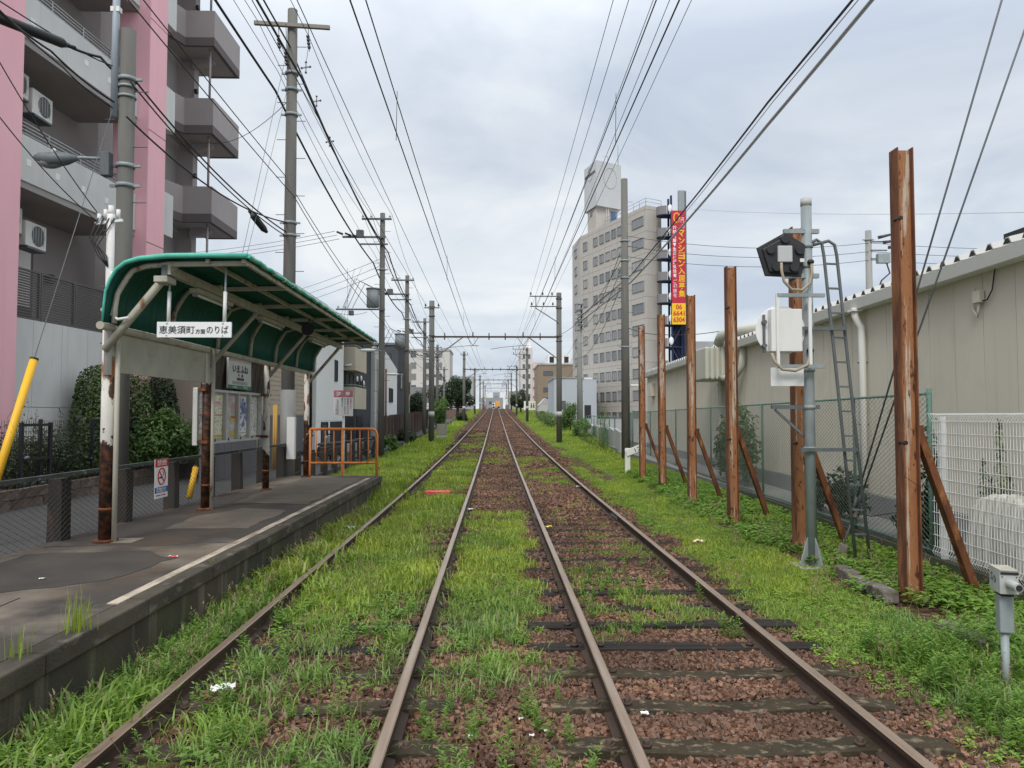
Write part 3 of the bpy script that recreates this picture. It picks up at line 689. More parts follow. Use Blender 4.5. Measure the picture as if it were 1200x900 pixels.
# notice case
nc = thing('notice_board', 'white five-panel glazed notice case of posters between two shelter posts', 'notice board', (-4.44, 12.7, 1.3))
nf = MB()
YA, YB, ZA, ZB = 11.28, 14.25, 1.35, 2.12
nf.box(-4.485, -4.42, YA-.05, YB+.05, ZB, ZB+.045).box(-4.485, -4.42, YA-.05, YB+.05, ZA-.045, ZA)
pw = (YB-YA)/5
for k in range(6): nf.box(-4.484, -4.421, YA+pw*k-(.05 if k == 0 else .03), YA+pw*k+(.05 if k == 5 else .03), ZA, ZB)
nf.part('frame', M('aluminium_frame', (.55,.555,.53), .45, (.42,.43,.41), (4,4,4), .6, metal=.3), nc, .006)
MB().box(-4.495, -4.486, YA-.04, YB+.04, ZA-.04, ZB+.04).part('back_panel', offwhite, nc)
post_m = [M('poster_paper_%d' % k, c, .6, v, s, 1, lo=.46, hi=.54, extra=[(w, s2, .9, .56, .60)], detail=3) for k, (c, v, s, w, s2) in enumerate([
    ((.86,.84,.78), (.72,.45,.45), (9,9,14), (.16,.17,.17), (22,22,40)), ((.88,.86,.78), (.80,.74,.38), (9,9,13), (.20,.2,.2), (22,22,40)),
    ((.58,.58,.55), (.42,.43,.43), (7,7,9), (.6,.3,.25), (9,9,9)), ((.78,.80,.84), (.07,.15,.38), (6,6,8), (.55,.33,.30), (12,12,14)), ((.72,.72,.68), (.82,.82,.78), (7,7,9), (.2,.2,.2), (24,24,40))])]
pink_ink = M('pink_print', (.80,.25,.50), .6); ochre = M('ochre_print', (.62,.44,.06), .6); redink = M('red_print', (.55,.03,.04), .6); blueink = M('blue_print', (.03,.10,.35), .6); grey_ink = M('grey_print', (.33,.33,.33), .6)
for k in range(5):
    y0, y1 = YA+pw*k+.06, YA+pw*(k+1)-.06
    po = MB().box(-4.484, -4.478, y0, y1, ZA+.04, ZB-.04).part('poster', post_m[k], nc)
    def ink(a, c, z0, z1, m, q=0): MB().box(-4.4775, -4.476+q, y0+(y1-y0)*a, y0+(y1-y0)*c, ZA+z0, ZA+z1).part('print', m, po)
    if k in (0, 1): ink(0, 1, .05, .09, ochre); ink(.02, .98, .40, .415, redink)
    if k == 1: ink(.05, .8, .58, .63, pink_ink)
    if k == 0:
        ink(.1, .9, .20, .215, grey_ink); ink(.1, .7, .50, .51, grey_ink)
    if k == 2: ink(.55, 1, .05, .14, ochre); ink(.55, 1, .30, .41, ochre, .001); ink(.57, .98, .36, .39, redink, .002); ink(.1, .5, .2, .21, grey_ink)
    if k == 3: ink(0, 1, .06, .14, white_ink); ink(.1, .9, .09, .1, black_ink, .001)
    if k == 4: ink(.1, .4, .36, .44, ochre); ink(.1, .9, .2, .21, grey_ink); ink(.15, .4, .62, .64, black_ink)
gm = bpy.data.materials.new('clear_glass'); gm.use_nodes = True; t = gm.node_tree; t.nodes.remove(t.nodes['Principled BSDF'])
tb = t.nodes.new('ShaderNodeBsdfTransparent'); gb = t.nodes.new('ShaderNodeBsdfGlossy'); gb.inputs['Roughness'].default_value = .06
ms = t.nodes.new('ShaderNodeMixShader'); ms.inputs[0].default_value = .05; t.links.new(tb.outputs[0], ms.inputs[1]); t.links.new(gb.outputs[0], ms.inputs[2]); t.links.new(ms.outputs[0], t.nodes['Material Output'].inputs['Surface'])
for k in range(5):
    MB().box(-4.445, -4.442, YA+pw*k+.03, YA+pw*(k+1)-.03, ZA, ZB).part('pane', gm, nc)
    MB().box(-4.4195, -4.41, YA+pw*k+.05, YA+pw*k+.09, ZA-.01, ZA+.03).part('latch', black, nc)
for y in (11.35, 14.3):
    for z in (1.36, 2.14): MB().box(-4.5, -4.28, y-.10, y+.10, z-.025, z+.02).part('bracket', rust, nc)
# station name plate
sn = thing('station_sign', 'station name plate in hiragana with green strip on the brown ribbed sheet', 'sign', (-4.36, 12.9, 2.25))
SY0, SY1, SZ0, SZ1 = 12.35, 13.5, 2.20, 2.70
MB().box(-4.40, -4.37, SY0, SY1, SZ0, SZ1).part('plate', M('sign_white', (.60,.61,.60), .35, (.52,.52,.50), (2,2,2), .5), sn, .004)
MB().box(-4.3695, -4.3675, SY0, SY1, SZ0, SZ0+.06).part('green_strip', M('sign_green', (.02,.19,.11), .5), sn)
MB().box(-4.3695, -4.3680, SY0+.2, SY1-.2, SZ0+.075, SZ0+.13).part('grey_strip', M('sign_grey', (.33,.35,.36), .5), sn)
letter('いまふね', black_ink, (.76, .13), sn, (-4.369, SY0+.20, SZ0+.27), (0, 1, 0))
letter('今　船', black_ink, (.26, .05), sn, (-4.369, SY0+.45, SZ0+.205), (0, 1, 0))
letter('IMAFUNE', black_ink, (.34, .045), sn, (-4.369, SY0+.42, SZ0+.145), (0, 1, 0))
letter('Imaike', white_ink, (.2, .03), sn, (-4.3668, SY0+.20, SZ0+.015), (0, 1, 0))
letter('Matsuda', white_ink, (.2, .03), sn, (-4.3668, SY1-.4, SZ0+.015), (0, 1, 0))
# hanging direction sign
hs = thing('hanging_sign', 'white sign reading 恵美須町方面のりば hung on two rods under the near roof end', 'sign', (-3.41, 8.35, 2.62))
hx0, hz0 = XZ(184, 395.5, 8.35); hx1, hz1 = XZ(271.5, 377.5, 8.35)
MB().box(hx0, hx1, 8.34, 8.365, hz0, hz1).part('plate', white_clean, hs, .003)
letter('恵美須町', black_ink, ((hx1-hx0)*.475, .088), hs, (hx0+.027, 8.34, hz0+.042), (1, 0, 0))
letter('方面', black_ink, ((hx1-hx0)*.13, .052), hs, (hx0+(hx1-hx0)*.52, 8.34, hz0+.042), (1, 0, 0))
letter('のりば', black_ink, ((hx1-hx0)*.29, .086), hs, (hx0+(hx1-hx0)*.67, 8.34, hz0+.044), (1, 0, 0))
for px in (197.5, 263):
    x, _ = XZ(px, 350, 8.35)
    r_ = MB().tube([(x, 8.36, hz1-.02), (x+.01, 8.36, 3.45)], .012, 8).part('rod', galv, hs)
    MB().tube([(x, 8.36, hz1-.03), (x+.005, 8.36, hz1+.34)], .021, 8).part('sleeve', white, r_)
    for z in (hz0+.02, hz1-.02): MB().tube([(x-.01, 8.34, z), (x-.01, 8.333, z)], .006, 6).part('bolt', galv_dark, r_)
# strip lights under the roof
def strip_light(y, label):
    t = thing('strip_light', label, 'lamp', (-3.62, y, 3.25), 'strip lights under the shelter roof')
    MB().box(-3.70, -3.58, y-.02, y+1.18, 3.235, 3.29).part('housing', offwhite, t, .006)
    MB().tube([(-3.64, y+.06, 3.215), (-3.64, y+1.1, 3.215)], .016, 10).part('tube', white, t)
    for q in (0.02, 1.14): MB().box(-3.665, -3.615, y+q-.02, y+q+.03, 3.19, 3.236).part('end_cap', galv, t)
for y, l in ((9.1, 'strip light under the near end of the shelter roof'), (11.6, 'strip light under the middle of the shelter roof'), (14.8, 'strip light under the far end of the shelter roof')):
    strip_light(y, l)
ls = thing('loudspeaker', 'small black loudspeaker hung under the middle of the shelter roof', 'loudspeaker', (-3.2, 12.9, 3.2))
MB().tube([(-3.2, 12.8, 3.22), (-3.2, 12.95, 3.22)], [.11, .06], 12).part('horn', black, ls)
MB().box(-3.22, -3.18, 12.9, 12.94, 3.25, 3.42).part('bracket', galv_dark, ls)
# small camera box under the near end
cbx = thing('security_camera', 'small grey camera box under the near end of the shelter roof', 'camera', (-3.62, 8.3, 3.3))
MB().box(-3.72, -3.57, 8.18, 8.42, 3.20, 3.27).part('body', offwhite, cbx, .01)
MB().box(-3.66, -3.6, 8.24, 8.32, 3.27, 3.40).part('bracket', galv_dark, cbx)
# no smoking plate on the fence
ns = thing('no_smoking_sign', 'red, white and blue no smoking plate tied to the chain-link fence', 'sign', (FX+.08, 10.86, .6))
NY0, NY1 = 10.66, 11.08
nx_ = FX+.085
MB().box(nx_, nx_+.006, NY0, NY1, .58, 1.13).part('plate', white_clean, ns)
MB().box(nx_+.006, nx_+.008, NY0, NY1, 1.02, 1.13).part('red_band', redink, ns)
MB().box(nx_+.006, nx_+.008, NY0, NY1, .655, .735).part('blue_band', blueink, ns)
rg = MB(); cy, cz = (NY0+NY1)/2, .885
rg.tube([(nx_+.009, cy+.115*math.cos(a), cz+.115*math.sin(a)) for a in np.linspace(0, 2*math.pi, 25)], .010, 6, False)
rg.beam((nx_+.009, cy-.08, cz+.08), (nx_+.009, cy+.08, cz-.08), .02, .006, (1, 0, 0)).part('ban_ring', redink, ns)
MB().box(nx_+.006, nx_+.010, cy-.07, cy+.03, cz-.03, cz-.005).part('cigarette', black_ink, ns)
MB().tube([(nx_+.007, cy+.04, cz), (nx_+.007, cy+.06, cz+.04), (nx_+.007, cy+.03, cz+.07)], .006, 5).part('smoke_line', black_ink, ns)
letter('禁煙', white_ink, (.30, .075), ns, (nx_+.0075, NY0+.06, 1.04), (0, 1, 0))
letter('駅構内は', white_ink, (.30, .03), ns, (nx_+.0075, NY0+.05, .695), (0, 1, 0))
letter('終日禁煙です', white_ink, (.30, .026), ns, (nx_+.0075, NY0+.05, .663), (0, 1, 0))
letter('お客様へのお願い', redink, (.32, .02), ns, (nx_+.006, NY0+.04, .61), (0, 1, 0))
# orange railing at the far platform end
orr = thing('orange_railing', 'orange tubular railing across the far end of the platform', 'railing', (-3.6, 18.0, GZ))
xl, xr = -4.42, -2.83
zt, zl = 1.43, .625
MB().tube([(xl, 18, zt), (xr-.12, 18, zt), (xr-.04, 18, zt-.03), (xr, 18, zt-.12), (xr, 18, GZ-.1)], .033, 10).part('top_rail', orange, orr)
MB().tube([(xl, 18, zl), (xr, 18, zl)], .027, 8).part('lower_rail', orange, orr)
for k in range(8):
    x = -4.26+.2043*k
    if k == 3: MB().tube([(x, 18, GZ-.1), (x, 18, zt)], .033, 10).part('post', orange, orr)
    elif k < 7: MB().tube([(x, 18, zl), (x, 18, zt)], .015, 8).part('baluster', orange, orr)
MB().tube([(xl, 18, GZ-.1), (xl, 18, zt)], .033, 10).part('post', orange, orr)
# caution board
cb = thing('caution_sign', 'pink and white caution board reading 注意 on a pale post behind the orange railing', 'sign', (-3.6, 18.4, GZ))
cx0, cz0 = XZ(391, 487.5, 18.4); cx1, cz1 = XZ(413.8, 457.5, 18.4)
MB().box(cx0, cx1, 18.4, 18.42, cz0, cz1).part('plate', white_clean, cb)
MB().box(cx0, cx1, 18.394, 18.40, cz1-.165, cz1).part('pink_band', M('faded_pink', (.48,.17,.22), .6), cb)
w_ = cx1-cx0
letter('注', white_ink, (.12, .115), cb, (cx0+.06, 18.394, cz1-.145), (1, 0, 0), bold=.03); letter('意', white_ink, (.12, .115), cb, (cx0+w_-.19, 18.394, cz1-.145), (1, 0, 0), bold=.03)
for k, (s, m_) in enumerate([('危険なので', redink), ('線路内には入ら', black_ink), ('ないでください', black_ink), ('駅長より', black_ink)]):
    letter(s, m_ if k else redink, (.035, .055*len(s)), cb, (cx1-.07-k*.07, 18.4, cz1-.19-.055*len(s)), (1, 0, 0), vertical=True)
for k, s in enumerate(['阪堺電気軌道', '一二三四五']):
    letter(s, black_ink, (.02, .36), cb, (cx0+.09-k*.04, 18.4, cz0+.04), (1, 0, 0), vertical=True)
MB().tube([(cx0+w_*.5, 18.45, GZ-.1), (cx0+w_*.5, 18.45, cz1-.1)], .027, 10).part('post', white, cb)
# ---------------------------------------------------------------- apartment block on the left
ap = thing('apartment_block', 'grey concrete apartment block with pink columns and stepped balconies left of the track', 'apartment block', (-10, 18, 0))
FK = .0705
def fx(y, off=0): return -10.9 + FK*y + off
def slab(b, y0, y1, o0, o1, z0, z1):
    """Block along the facade line, o0..o1 out from it."""
    return b.hexa([(fx(y0,o0),y0,z0),(fx(y0,o1),y0,z0),(fx(y1,o1),y1,z0),(fx(y1,o0),y1,z0)], [(fx(y0,o0),y0,z1),(fx(y0,o1),y0,z1),(fx(y1,o1),y1,z1),(fx(y1,o0),y1,z1)])
slab(MB(), 12.9, 20.6, -9, -1.5, -.3, 24).part('wall', recess, ap)
slab(MB(), 13.9, 15.05, -1.45, .34, -.3, 24).part('column', pink, ap, .02)
slab(MB(), 19.74, 20.62, -.6, .34, -.3, 24).part('column', pink, ap, .02)
for z in (6.3, 9.3, 12.3): slab(MB(), 19.73, 20.63, .335, .343, z, z+.02).part('column_joint', taupe_dark, ap)
slab(MB(), 15.06, 19.73, -1.45, -.02, -.3, 3.75).part('lower_wall', concrete_wall, ap)
pw = 4.67/5
for k in range(5):
    for z0, z1 in ((.05, 1.92), (1.932, 3.76)):
        slab(MB(), 15.06+pw*k+.005, 15.06+pw*(k+1)-.005, -.02, .02, z0, z1).part('wall_panel', concrete_wall, ap)
for zb in (6.6, 9.6, 12.6, 15.6):
    slab(MB(), 15.06, 19.73, -1.5, .02, zb-.14, zb+.02).part('balcony_slab', recess, ap)
    pa = slab(MB(), 15.06, 19.73, -.13, .05, zb, zb+.96).part('parapet', concrete_wall, ap, .01)
    for k in range(5):
        for z in (.3,):
            y = 15.6+k*.92
            slab(MB(), y, y+.14, .05, .056, zb+.35, zb+.49).part('patch', beige_trim, pa)
    for k in range(4):
        z = zb+1.03+.075*k
        MB().tube([(fx(15.06, -.04), 15.06, z), (fx(19.73, -.04), 19.73, z)], .019, 8).part('rail', M('alu_rail', (.34,.35,.35), .45, metal=.4) if k == 0 and zb == 6.6 else bpy.data.materials['alu_rail'], ap)
    for y in (16.4, 17.5, 18.6):
        slab(MB(), y-.02, y+.02, -.06, -.025, zb+.96, zb+1.27).part('rail_post', bpy.data.materials['alu_rail'], ap)
    # balcony side fin and window
    w = slab(MB(), 15.8, 17.7, -1.5, -1.46, zb+.1, zb+2.1).part('window', glass, ap)
    slab(MB(), 16.72, 16.78, -1.46, -1.44, zb+.1, zb+2.1).part('window_bar', galv, w)
w = slab(MB(), 16.1, 18.1, -1.5, -1.46, 4.0, 5.9).part('window', glass, ap); slab(MB(), 17.0, 17.06, -1.46, -1.44, 4.0, 5.9).part('window_bar', galv, w)
slab(MB(), 17.25, 18.0, -1.455, -1.45, 4.3, 5.8).part('curtain', beige_trim, w)
louv = M('louvre_metal', (.115,.105,.10), .6, (.09,.083,.08), (2,2,2), .6)
for k in range(4):
    y0 = 15.06+1.168*k
    f = MB(); slab(f, y0+.01, y0+.05, -.06, .0, 3.77, 4.81); slab(f, y0+1.12, y0+1.16, -.06, 0, 3.77, 4.81); slab(f, y0+.05, y0+1.12, -.06, 0, 4.77, 4.81); slab(f, y0+.05, y0+1.12, -.06, 0, 3.77, 3.81)
    f = f.part('louvre_panel', louv, ap)
    s = MB()
    for i in range(17): slab(s, y0+.05, y0+1.12, -.05, -.015, 3.83+.055*i, 3.862+.055*i)
    s.part('louvre_blade', louv, f, kind='stuff')
# rear wing with walkway balconies
wx0, wx1, wy0, wy1 = -10.45, -9.49, 25.0, 27.5
MB().box(-16, -10.62, 26.2, 26.6, -.3, 24).part('rear_wall', taupe, ap)
MB().box(-16, -11.2, 20.6, 26.2, -.3, 24).part('link_wall', recess, ap); MB().box(-20, -13.4, 26.6, 32, -.3, 24).part('rear_block', taupe, ap)
for zb in (5.1, 8.2, 11.2, 14.2, 17.2):
    out = [(-10.95, 23.6), (wx0, wy0), (wx1, wy0), (wx1, wy1), (-10.6, wy1), (-10.95, wy1)]
    inn = [(-11.05, 23.75), (wx0-.05, wy0+.12), (wx1-.12, wy0+.12), (wx1-.12, wy1-.12), (-10.6, wy1-.12), (-11.05, wy1-.12)]
    b = MB()
    for i in range(4):
        a, c = out[i], out[i+1]; d, e = inn[i+1], inn[i]
        b.hexa([(*a, zb+.28), (*c, zb+.28), (*d, zb+.28), (*e, zb+.28)], [(*a, zb+1.2), (*c, zb+1.2), (*d, zb+1.2), (*e, zb+1.2)])
    b.part('walkway_parapet', taupe, ap)
    b = MB()
    for i in range(4):
        a, c = out[i], out[i+1]; d, e = inn[i+1], inn[i]
        lift = .0
        b.hexa([(*a, zb+lift), (*c, zb+lift), (*d, zb), (*e, zb)], [(*a, zb+.28), (*c, zb+.28), (*d, zb+.28), (*e, zb+.28)])
    b.part('parapet_band', taupe_dark, ap)
    MB().prism(inn, lambda u, v, k: (u, v, zb+.02 if k else zb+.14)).part('walkway_slab', taupe, ap)
    MB().tube([(-9.75, 25.35, zb-1.8), (-9.75, 25.35, zb+.02)], .04, 10).part('walkway_post', taupe, ap)
    MB().hexa([(-10.62,26.0,zb-.28),(-9.9,26.0,zb-.1),(-9.9,26.25,zb-.1),(-10.62,26.25,zb-.28)], [(-10.62,26.0,zb+.02),(-9.9,26.0,zb+.02),(-9.9,26.25,zb+.02),(-10.62,26.25,zb+.02)]).part('bracket', taupe, ap)
    MB().tube([(-10.55, 26.1, zb-1.1), (-10.45, 26.1, zb-1.1)], .09, 10).part('wall_light', black, ap)
for z in (3.6, 6.6, 9.6, 12.6):
    slab(MB(), 20.64, 21.4, -.5, .18, z+.2, z+1.4).part('side_panel', concrete_wall, ap)
# air conditioners
def aircon(y, z, label):
    x = fx(y, -.62)
    t = thing('air_conditioner', label, 'air conditioner', (x, y, z), 'air conditioners on the apartment balconies')
    c = MB().box(x-.3, x, y-.38, y+.38, z, z+.56).part('case', beige_trim, t, .02)
    MB().tube([(x+.002, y+.06, z+.28), (x+.012, y+.06, z+.28)], .23, 20).part('fan_grille', galv_dark, c)
    b = MB()
    for k in range(5): b.tube([(x+.02, y+.06+.045*(k+.5)*math.cos(a), z+.28+.045*(k+.5)*math.sin(a)) for a in np.linspace(0, 2*math.pi, 13)] if False else [(x+.018, y-.15+.1*k, z+.08), (x+.018, y-.15+.1*k, z+.48)], .006, 4)
    b.part('grille_wire', beige_trim, c, kind='stuff')
    MB().box(x-.3, x+.02, y-.34, y+.34, z-.05, z-.003).part('bracket', galv_dark, t)
aircon(16.25, 8.72, 'left air conditioner under the upper balcony of the grey apartment block'); aircon(17.05, 8.5, 'right air conditioner under the upper balcony of the grey apartment block')
aircon(16.15, 5.72, 'left air conditioner above the louvre fence of the apartment block'); aircon(16.95, 5.5, 'right air conditioner above the louvre fence of the apartment block')
wl = thing('wall_lamp', 'round black wall lamp above the louvre fence of the apartment block', 'lamp', (fx(18.6, -1.4), 18.6, 5.1))
MB().tube([(fx(18.6,-1.45), 18.6, 5.1), (fx(18.6,-1.32), 18.6, 5.1)], .12, 14).part('bezel', black, wl)
MB().ell((fx(18.6,-1.32), 18.6, 5.1), (.05,.08,.08)).part('lens', glass_grey, wl)

# ---------------------------------------------------------------- planter, garden fence
pl = thing('planter_wall', 'low brown stone planter kerb along the far side of the road', 'planter wall', (-8.5, 18, .1))
MB().box(-8.62, -8.47, 6, 24, 0, .42).part('core', stone_m, pl)
st = []
for k in range(4):
    b = MB(); q = [rnd.uniform(-.02, .02) for _ in range(8)]
    b.hexa([(-.05,-.24,0),(.05+q[0],-.24,0),(.05+q[1],.24,0),(-.05,.24,0)], [(-.05,-.24,.17+q[2]*.4),(.05+q[3],-.24,.17+q[4]*.4),(.05+q[5],.24,.17+q[6]*.4),(-.05,.24,.17)])
    st.append(b.mesh('stone', stone_m))
for c in range(2):
    y = 8+.25*c
    while y < 23.5:
        put('stone', st[rnd.randrange(4)], pl, (-8.44+rnd.uniform(-.015, .015), y, .1+.185*c)); y += .497
gf = thing('garden_fence', 'black wire garden fence with a small gate in front of the hedges', 'fence', (-8.72, 15, .3))
blackpaint = M('black_fence_paint', (.012,.013,.016), .5)
for y in (9.2, 11, 12.8, 14.6, 16.45, 18.3, 20.1, 21.9, 23.6):
    MB().box(-8.745, -8.695, y-.025, y+.025, .28, 1.68).part('post', blackpaint, gf)
b = MB()
for y in np.arange(9.2, 23.6, .07): b.beam((-8.72, y, .36), (-8.72, y, 1.66), .005, .005)
for z in np.arange(.4, 1.66, .21): b.beam((-8.72, 9.2, z), (-8.72, 23.6, z), .006, .006)
b.part('wire_panel', blackpaint, gf, kind='stuff')
ga = MB().box(-8.665, -8.615, 13.86, 13.93, .28, 1.62).box(-8.665, -8.615, 14.75, 14.82, .28, 1.62).box(-8.66, -8.62, 13.93, 14.75, 1.55, 1.6).box(-8.66, -8.62, 13.93, 14.75, .92, .96).box(-8.66, -8.62, 13.93, 14.75, .34, .38).part('gate', blackpaint, gf)
MB().tube([(-8.60, 13.95, .98), (-8.60, 14.05, .98)], .025, 8).part('handle', galv, ga)

# ---------------------------------------------------------------- houses beyond the shelter
def box_house(name, label, cat, x0, x1, y0, y1, z1, m, z0=-.2):
    t = thing(name, label, cat, ((x0+x1)/2, (y0+y1)/2, z0))
    MB().box(x0, x1, y0, y1, z0, z1).part('wall', m, t); return t
def win(t, face, a0, a1, z0, z1, frame=galv_dark, pane=glass, bars=1, dep=.05):
    """A window on face ('x', value) or ('y', value) spanning a0..a1; outward is +x or -y."""
    ax, v = face; fr = .05
    def bx(o0, o1, p0, p1, q0, q1):
        return MB().box(v+o0, v+o1, p0, p1, q0, q1) if ax == 'x' else MB().box(p0, p1, v-o1, v-o0, q0, q1)
    f = MB()
    for p0, p1, q0, q1 in [(a0, a0+fr, z0, z1), (a1-fr, a1, z0, z1), (a0+fr, a1-fr, z1-fr, z1), (a0+fr, a1-fr, z0, z0+fr)] + [(a0+(a1-a0)*k/(bars+1)-.02, a0+(a1-a0)*k/(bars+1)+.02, z0+fr, z1-fr) for k in range(1, bars+1)]:
        g = bx(-.01, dep, p0, p1, q0, q1); f.add(g.v, g.f)
    w = f.part('window', frame, t)
    bx(0, .02, a0+fr, a1-fr, z0+fr, z1-fr).part('pane', pane, w); return w
tan_wall = M('tan_siding', (.43,.36,.28), .8, (.38,.315,.245), (.5,.5,.3), .6)
grey_panel = M('grey_purple_panel', (.125,.118,.128), .7, (.10,.095,.105), (1,1,.4), .6)
h1 = box_house('beige_house', 'beige sided house with grey skirting behind the far half of the shelter', 'house', -13, -7.0, 22.3, 28.5, 5.7, tan_wall)
MB().hexa([(-13.3,21.9,5.9),(-6.45,21.9,5.82),(-6.45,28.9,5.82),(-13.3,28.9,5.9)], [(-13.3,21.9,6.3),(-6.45,21.9,5.98),(-6.45,28.9,5.98),(-13.3,28.9,6.3)]).part('roof', M('grey_roof', (.16,.16,.165), .6), h1)
MB().box(-6.46, -6.36, 21.9, 33.0, 5.78, 5.90).part('gutter', beige_trim, h1)
for k in range(12): MB().box(-7.0, -6.965, 22.32+.515*k, 22.32+.515*k+.5, -.1, 1.76).part('skirting_panel', grey_panel, h1)
MB().tube([(-6.93, 28.3, 0), (-6.93, 28.3, 5.8)], .05, 8).part('downpipe', black, h1)
for k in range(26): MB().box(-7.0, -6.985, 22.32, 28.48, 1.80+.15*k, 1.935+.15*k).part('siding_board', tan_wall, h1)
pf = thing('panel_fence', 'grey corrugated panel fence between the hedges and the beige house', 'fence', (-7.05, 20, .1))
for k in range(8): MB().box(-7.08, -7.04, 18.2+.51*k, 18.2+.51*k+.495, .1, 1.78).part('panel', grey_panel, pf)
MB().box(-7.10, -7.082, 18.2, 22.28, .1, 1.76).part('back_rail', galv_dark, pf)
h0 = box_house('pale_annexe', 'pale pinkish rendered annexe with grey downpipes seen under the shelter board', 'building', -13.2, -10.3, 31.2, 36, 4.4, M('pale_pink_render', (.50,.46,.45), .8, (.42,.39,.38), (.6,.6,.3), .7))
for x in (-12.4, -11.9, -11.5, -11.2): MB().tube([(x, 31.12, 0), (x, 31.12, 3.9)], .06, 8).part('downpipe', galv, h0)
win(h0, ('y', 31.2), -13.0, -12.6, 1.9, 2.8)
white_siding = M('white_siding', (.82,.82,.81), .7, (.76,.76,.75), (.4,.4,.4), .6)
h2 = box_house('white_house', 'narrow white sided house with black slit window beside the beige house', 'house', -12, -6.8, 28.55, 33.6, 5.75, white_siding)
for k in range(38): MB().box(-6.8, -6.788, 28.57, 33.58, 1.55+.11*k, 1.55+.11*k+.102).part('siding_board', white_siding, h2)
win(h2, ('x', -6.8), 31.7, 32.25, 3.2, 4.1, black, dark, 0); win(h2, ('x', -6.8), 29.4, 30.5, .5, 1.5, black, glass, 0)
MB().box(-6.81, -6.77, 31.0, 33.3, -.1, 1.5).part('garage_opening', dark, h2)
MB().box(-12.2, -6.6, 28.5, 33.65, 5.76, 5.95).part('roof', M('grey_roof_slab', (.3,.3,.3), .6), h2)
cream = M('cream_balcony', (.52,.46,.36), .75, (.46,.40,.31), (.6,.6,.6), .6)
charcoal = M('charcoal_siding', (.050,.056,.064), .75, (.042,.046,.052), (.5,.5,.5), .6)
h3 = box_house('charcoal_house', 'charcoal house with two cream balconies past the white house', 'house', -12, -6.9, 33.7, 41.6, 6.1, charcoal)
for z0, z1 in ((3.8, 4.85), (2.05, 3.05)):
    bal = MB().box(-6.9, -6.34, 34.0, 36.9, z0, z1).part('balcony', cream, h3)
    MB().tube([(-6.37, 34.0, z1+.09), (-6.37, 36.9, z1+.09)], .025, 6).tube([(-6.88, 34.03, z1+.09), (-6.37, 34.03, z1+.09)], .025, 6).part('rail', galv, bal)
MB().tube([(-6.5, 33.97, 4.05), (-6.75, 33.97, 4.0), (-6.85, 33.97, 4.0)], .04, 8).part('vent_pipe', white, h3)
win(h3, ('x', -6.9), 34.4, 36.4, 3.1, 3.75, black, dark, 1); win(h3, ('x', -6.9), 37.6, 38.8, 2.6, 3.7, black, dark, 0); win(h3, ('x', -6.9), 37.6, 38.8, 4.4, 5.4, black, dark, 0)
MB().box(-6.9, -6.87, 34.3, 36.6, -.1, 1.8).part('door', dark, h3); MB().box(-6.9, -6.87, 37.4, 39.0, -.1, 1.75).part('door', dark, h3)
# satellite dishes on the middle balcony
for i, (y, z, l) in enumerate([(34.6, 3.42, 'left small white dish above the cream balcony'), (35.6, 3.5, 'middle small white dish above the cream balcony'), (36.3, 3.3, 'right small white dish above the cream balcony')]):
    t = thing('satellite_dish', l, 'satellite dish', (-6.4, y, z), 'dishes on the cream balcony')
    MB().ell((-6.36, y, z), (.05, .14, .14), 12, 6).part('dish', white, t); MB().tube([(-6.4, y, z-.35), (-6.4, y, z)], .02, 6).part('mast', black, t)
h4 = box_house('pale_narrow_house', 'narrow pale grey house with a drainpipe behind the first street pole', 'house', -12, -6.7, 41.7, 45.6, 5.6, M('pale_render', (.56,.565,.55), .8, (.48,.48,.47), (.5,.5,.3), .6))
MB().tube([(-6.62, 42.5, 0), (-6.62, 42.5, 4.9), (-6.66, 42.5, 5.0)], .07, 8).part('drainpipe', beige_trim, h4)
win(h4, ('x', -6.7), 43.6, 44.8, 3.4, 4.4)
h5 = box_house('white_gable_house', 'white house with sloping parapet beside a charcoal block', 'house', -12, -6.75, 45.7, 51.5, 4.4, white_siding)
MB().prism([(45.7, 4.4), (51.5, 4.4), (51.5, 4.9), (45.7, 5.7)], lambda u, v, k: (-6.75 if k else -12, u, v)).part('gable', white_siding, h5)
win(h5, ('x', -6.75), 47.5, 49.2, 2.6, 3.5, black, dark, 1); MB().tube([(-6.7, 46.0, 0), (-6.7, 46.0, 4.6)], .05, 8).part('downpipe', M('brown_pipe', (.22,.12,.07), .7), h5)
h6 = box_house('charcoal_block', 'dark charcoal three storey block beyond the white house', 'house', -12, -6.7, 51.6, 58.0, 6.6, charcoal)
win(h6, ('x', -6.7), 52.6, 54.0, 3.6, 4.8, black, glass_grey, 0); win(h6, ('y', 51.6), -8.6, -7.2, 5.0, 6.0, black, glass, 1)
MB().box(-12.1, -6.6, 51.5, 58.1, 6.6, 6.75).part('roof', galv_dark, h6)
h7 = box_house('cream_slim_house', 'slim cream house end past the charcoal block', 'house', -12, -6.9, 58.1, 61.5, 5.9, cream)
win(h7, ('x', -6.9), 59, 60.2, 3.4, 4.4)
h8 = box_house('tiled_roof_house', 'small house with dark tiled roof in front of the white apartment block', 'house', -13.2, -9.3, 92, 97, 3.7, M('old_plaster', (.40,.38,.34), .8), .2)
MB().hexa([(-13.6,91.5,3.7),(-8.9,91.5,3.7),(-8.9,97.5,3.7),(-13.6,97.5,3.7)], [(-13.2,93.9,5.3),(-9.3,93.9,5.3),(-9.3,95.1,5.3),(-13.2,95.1,5.3)]).part('roof', M('grey_tile', (.10,.10,.105), .6, (.07,.07,.075), (1,8,8), .8), h8)
win(h8, ('y', 92), -11.8, -10.6, 1.6, 2.8)
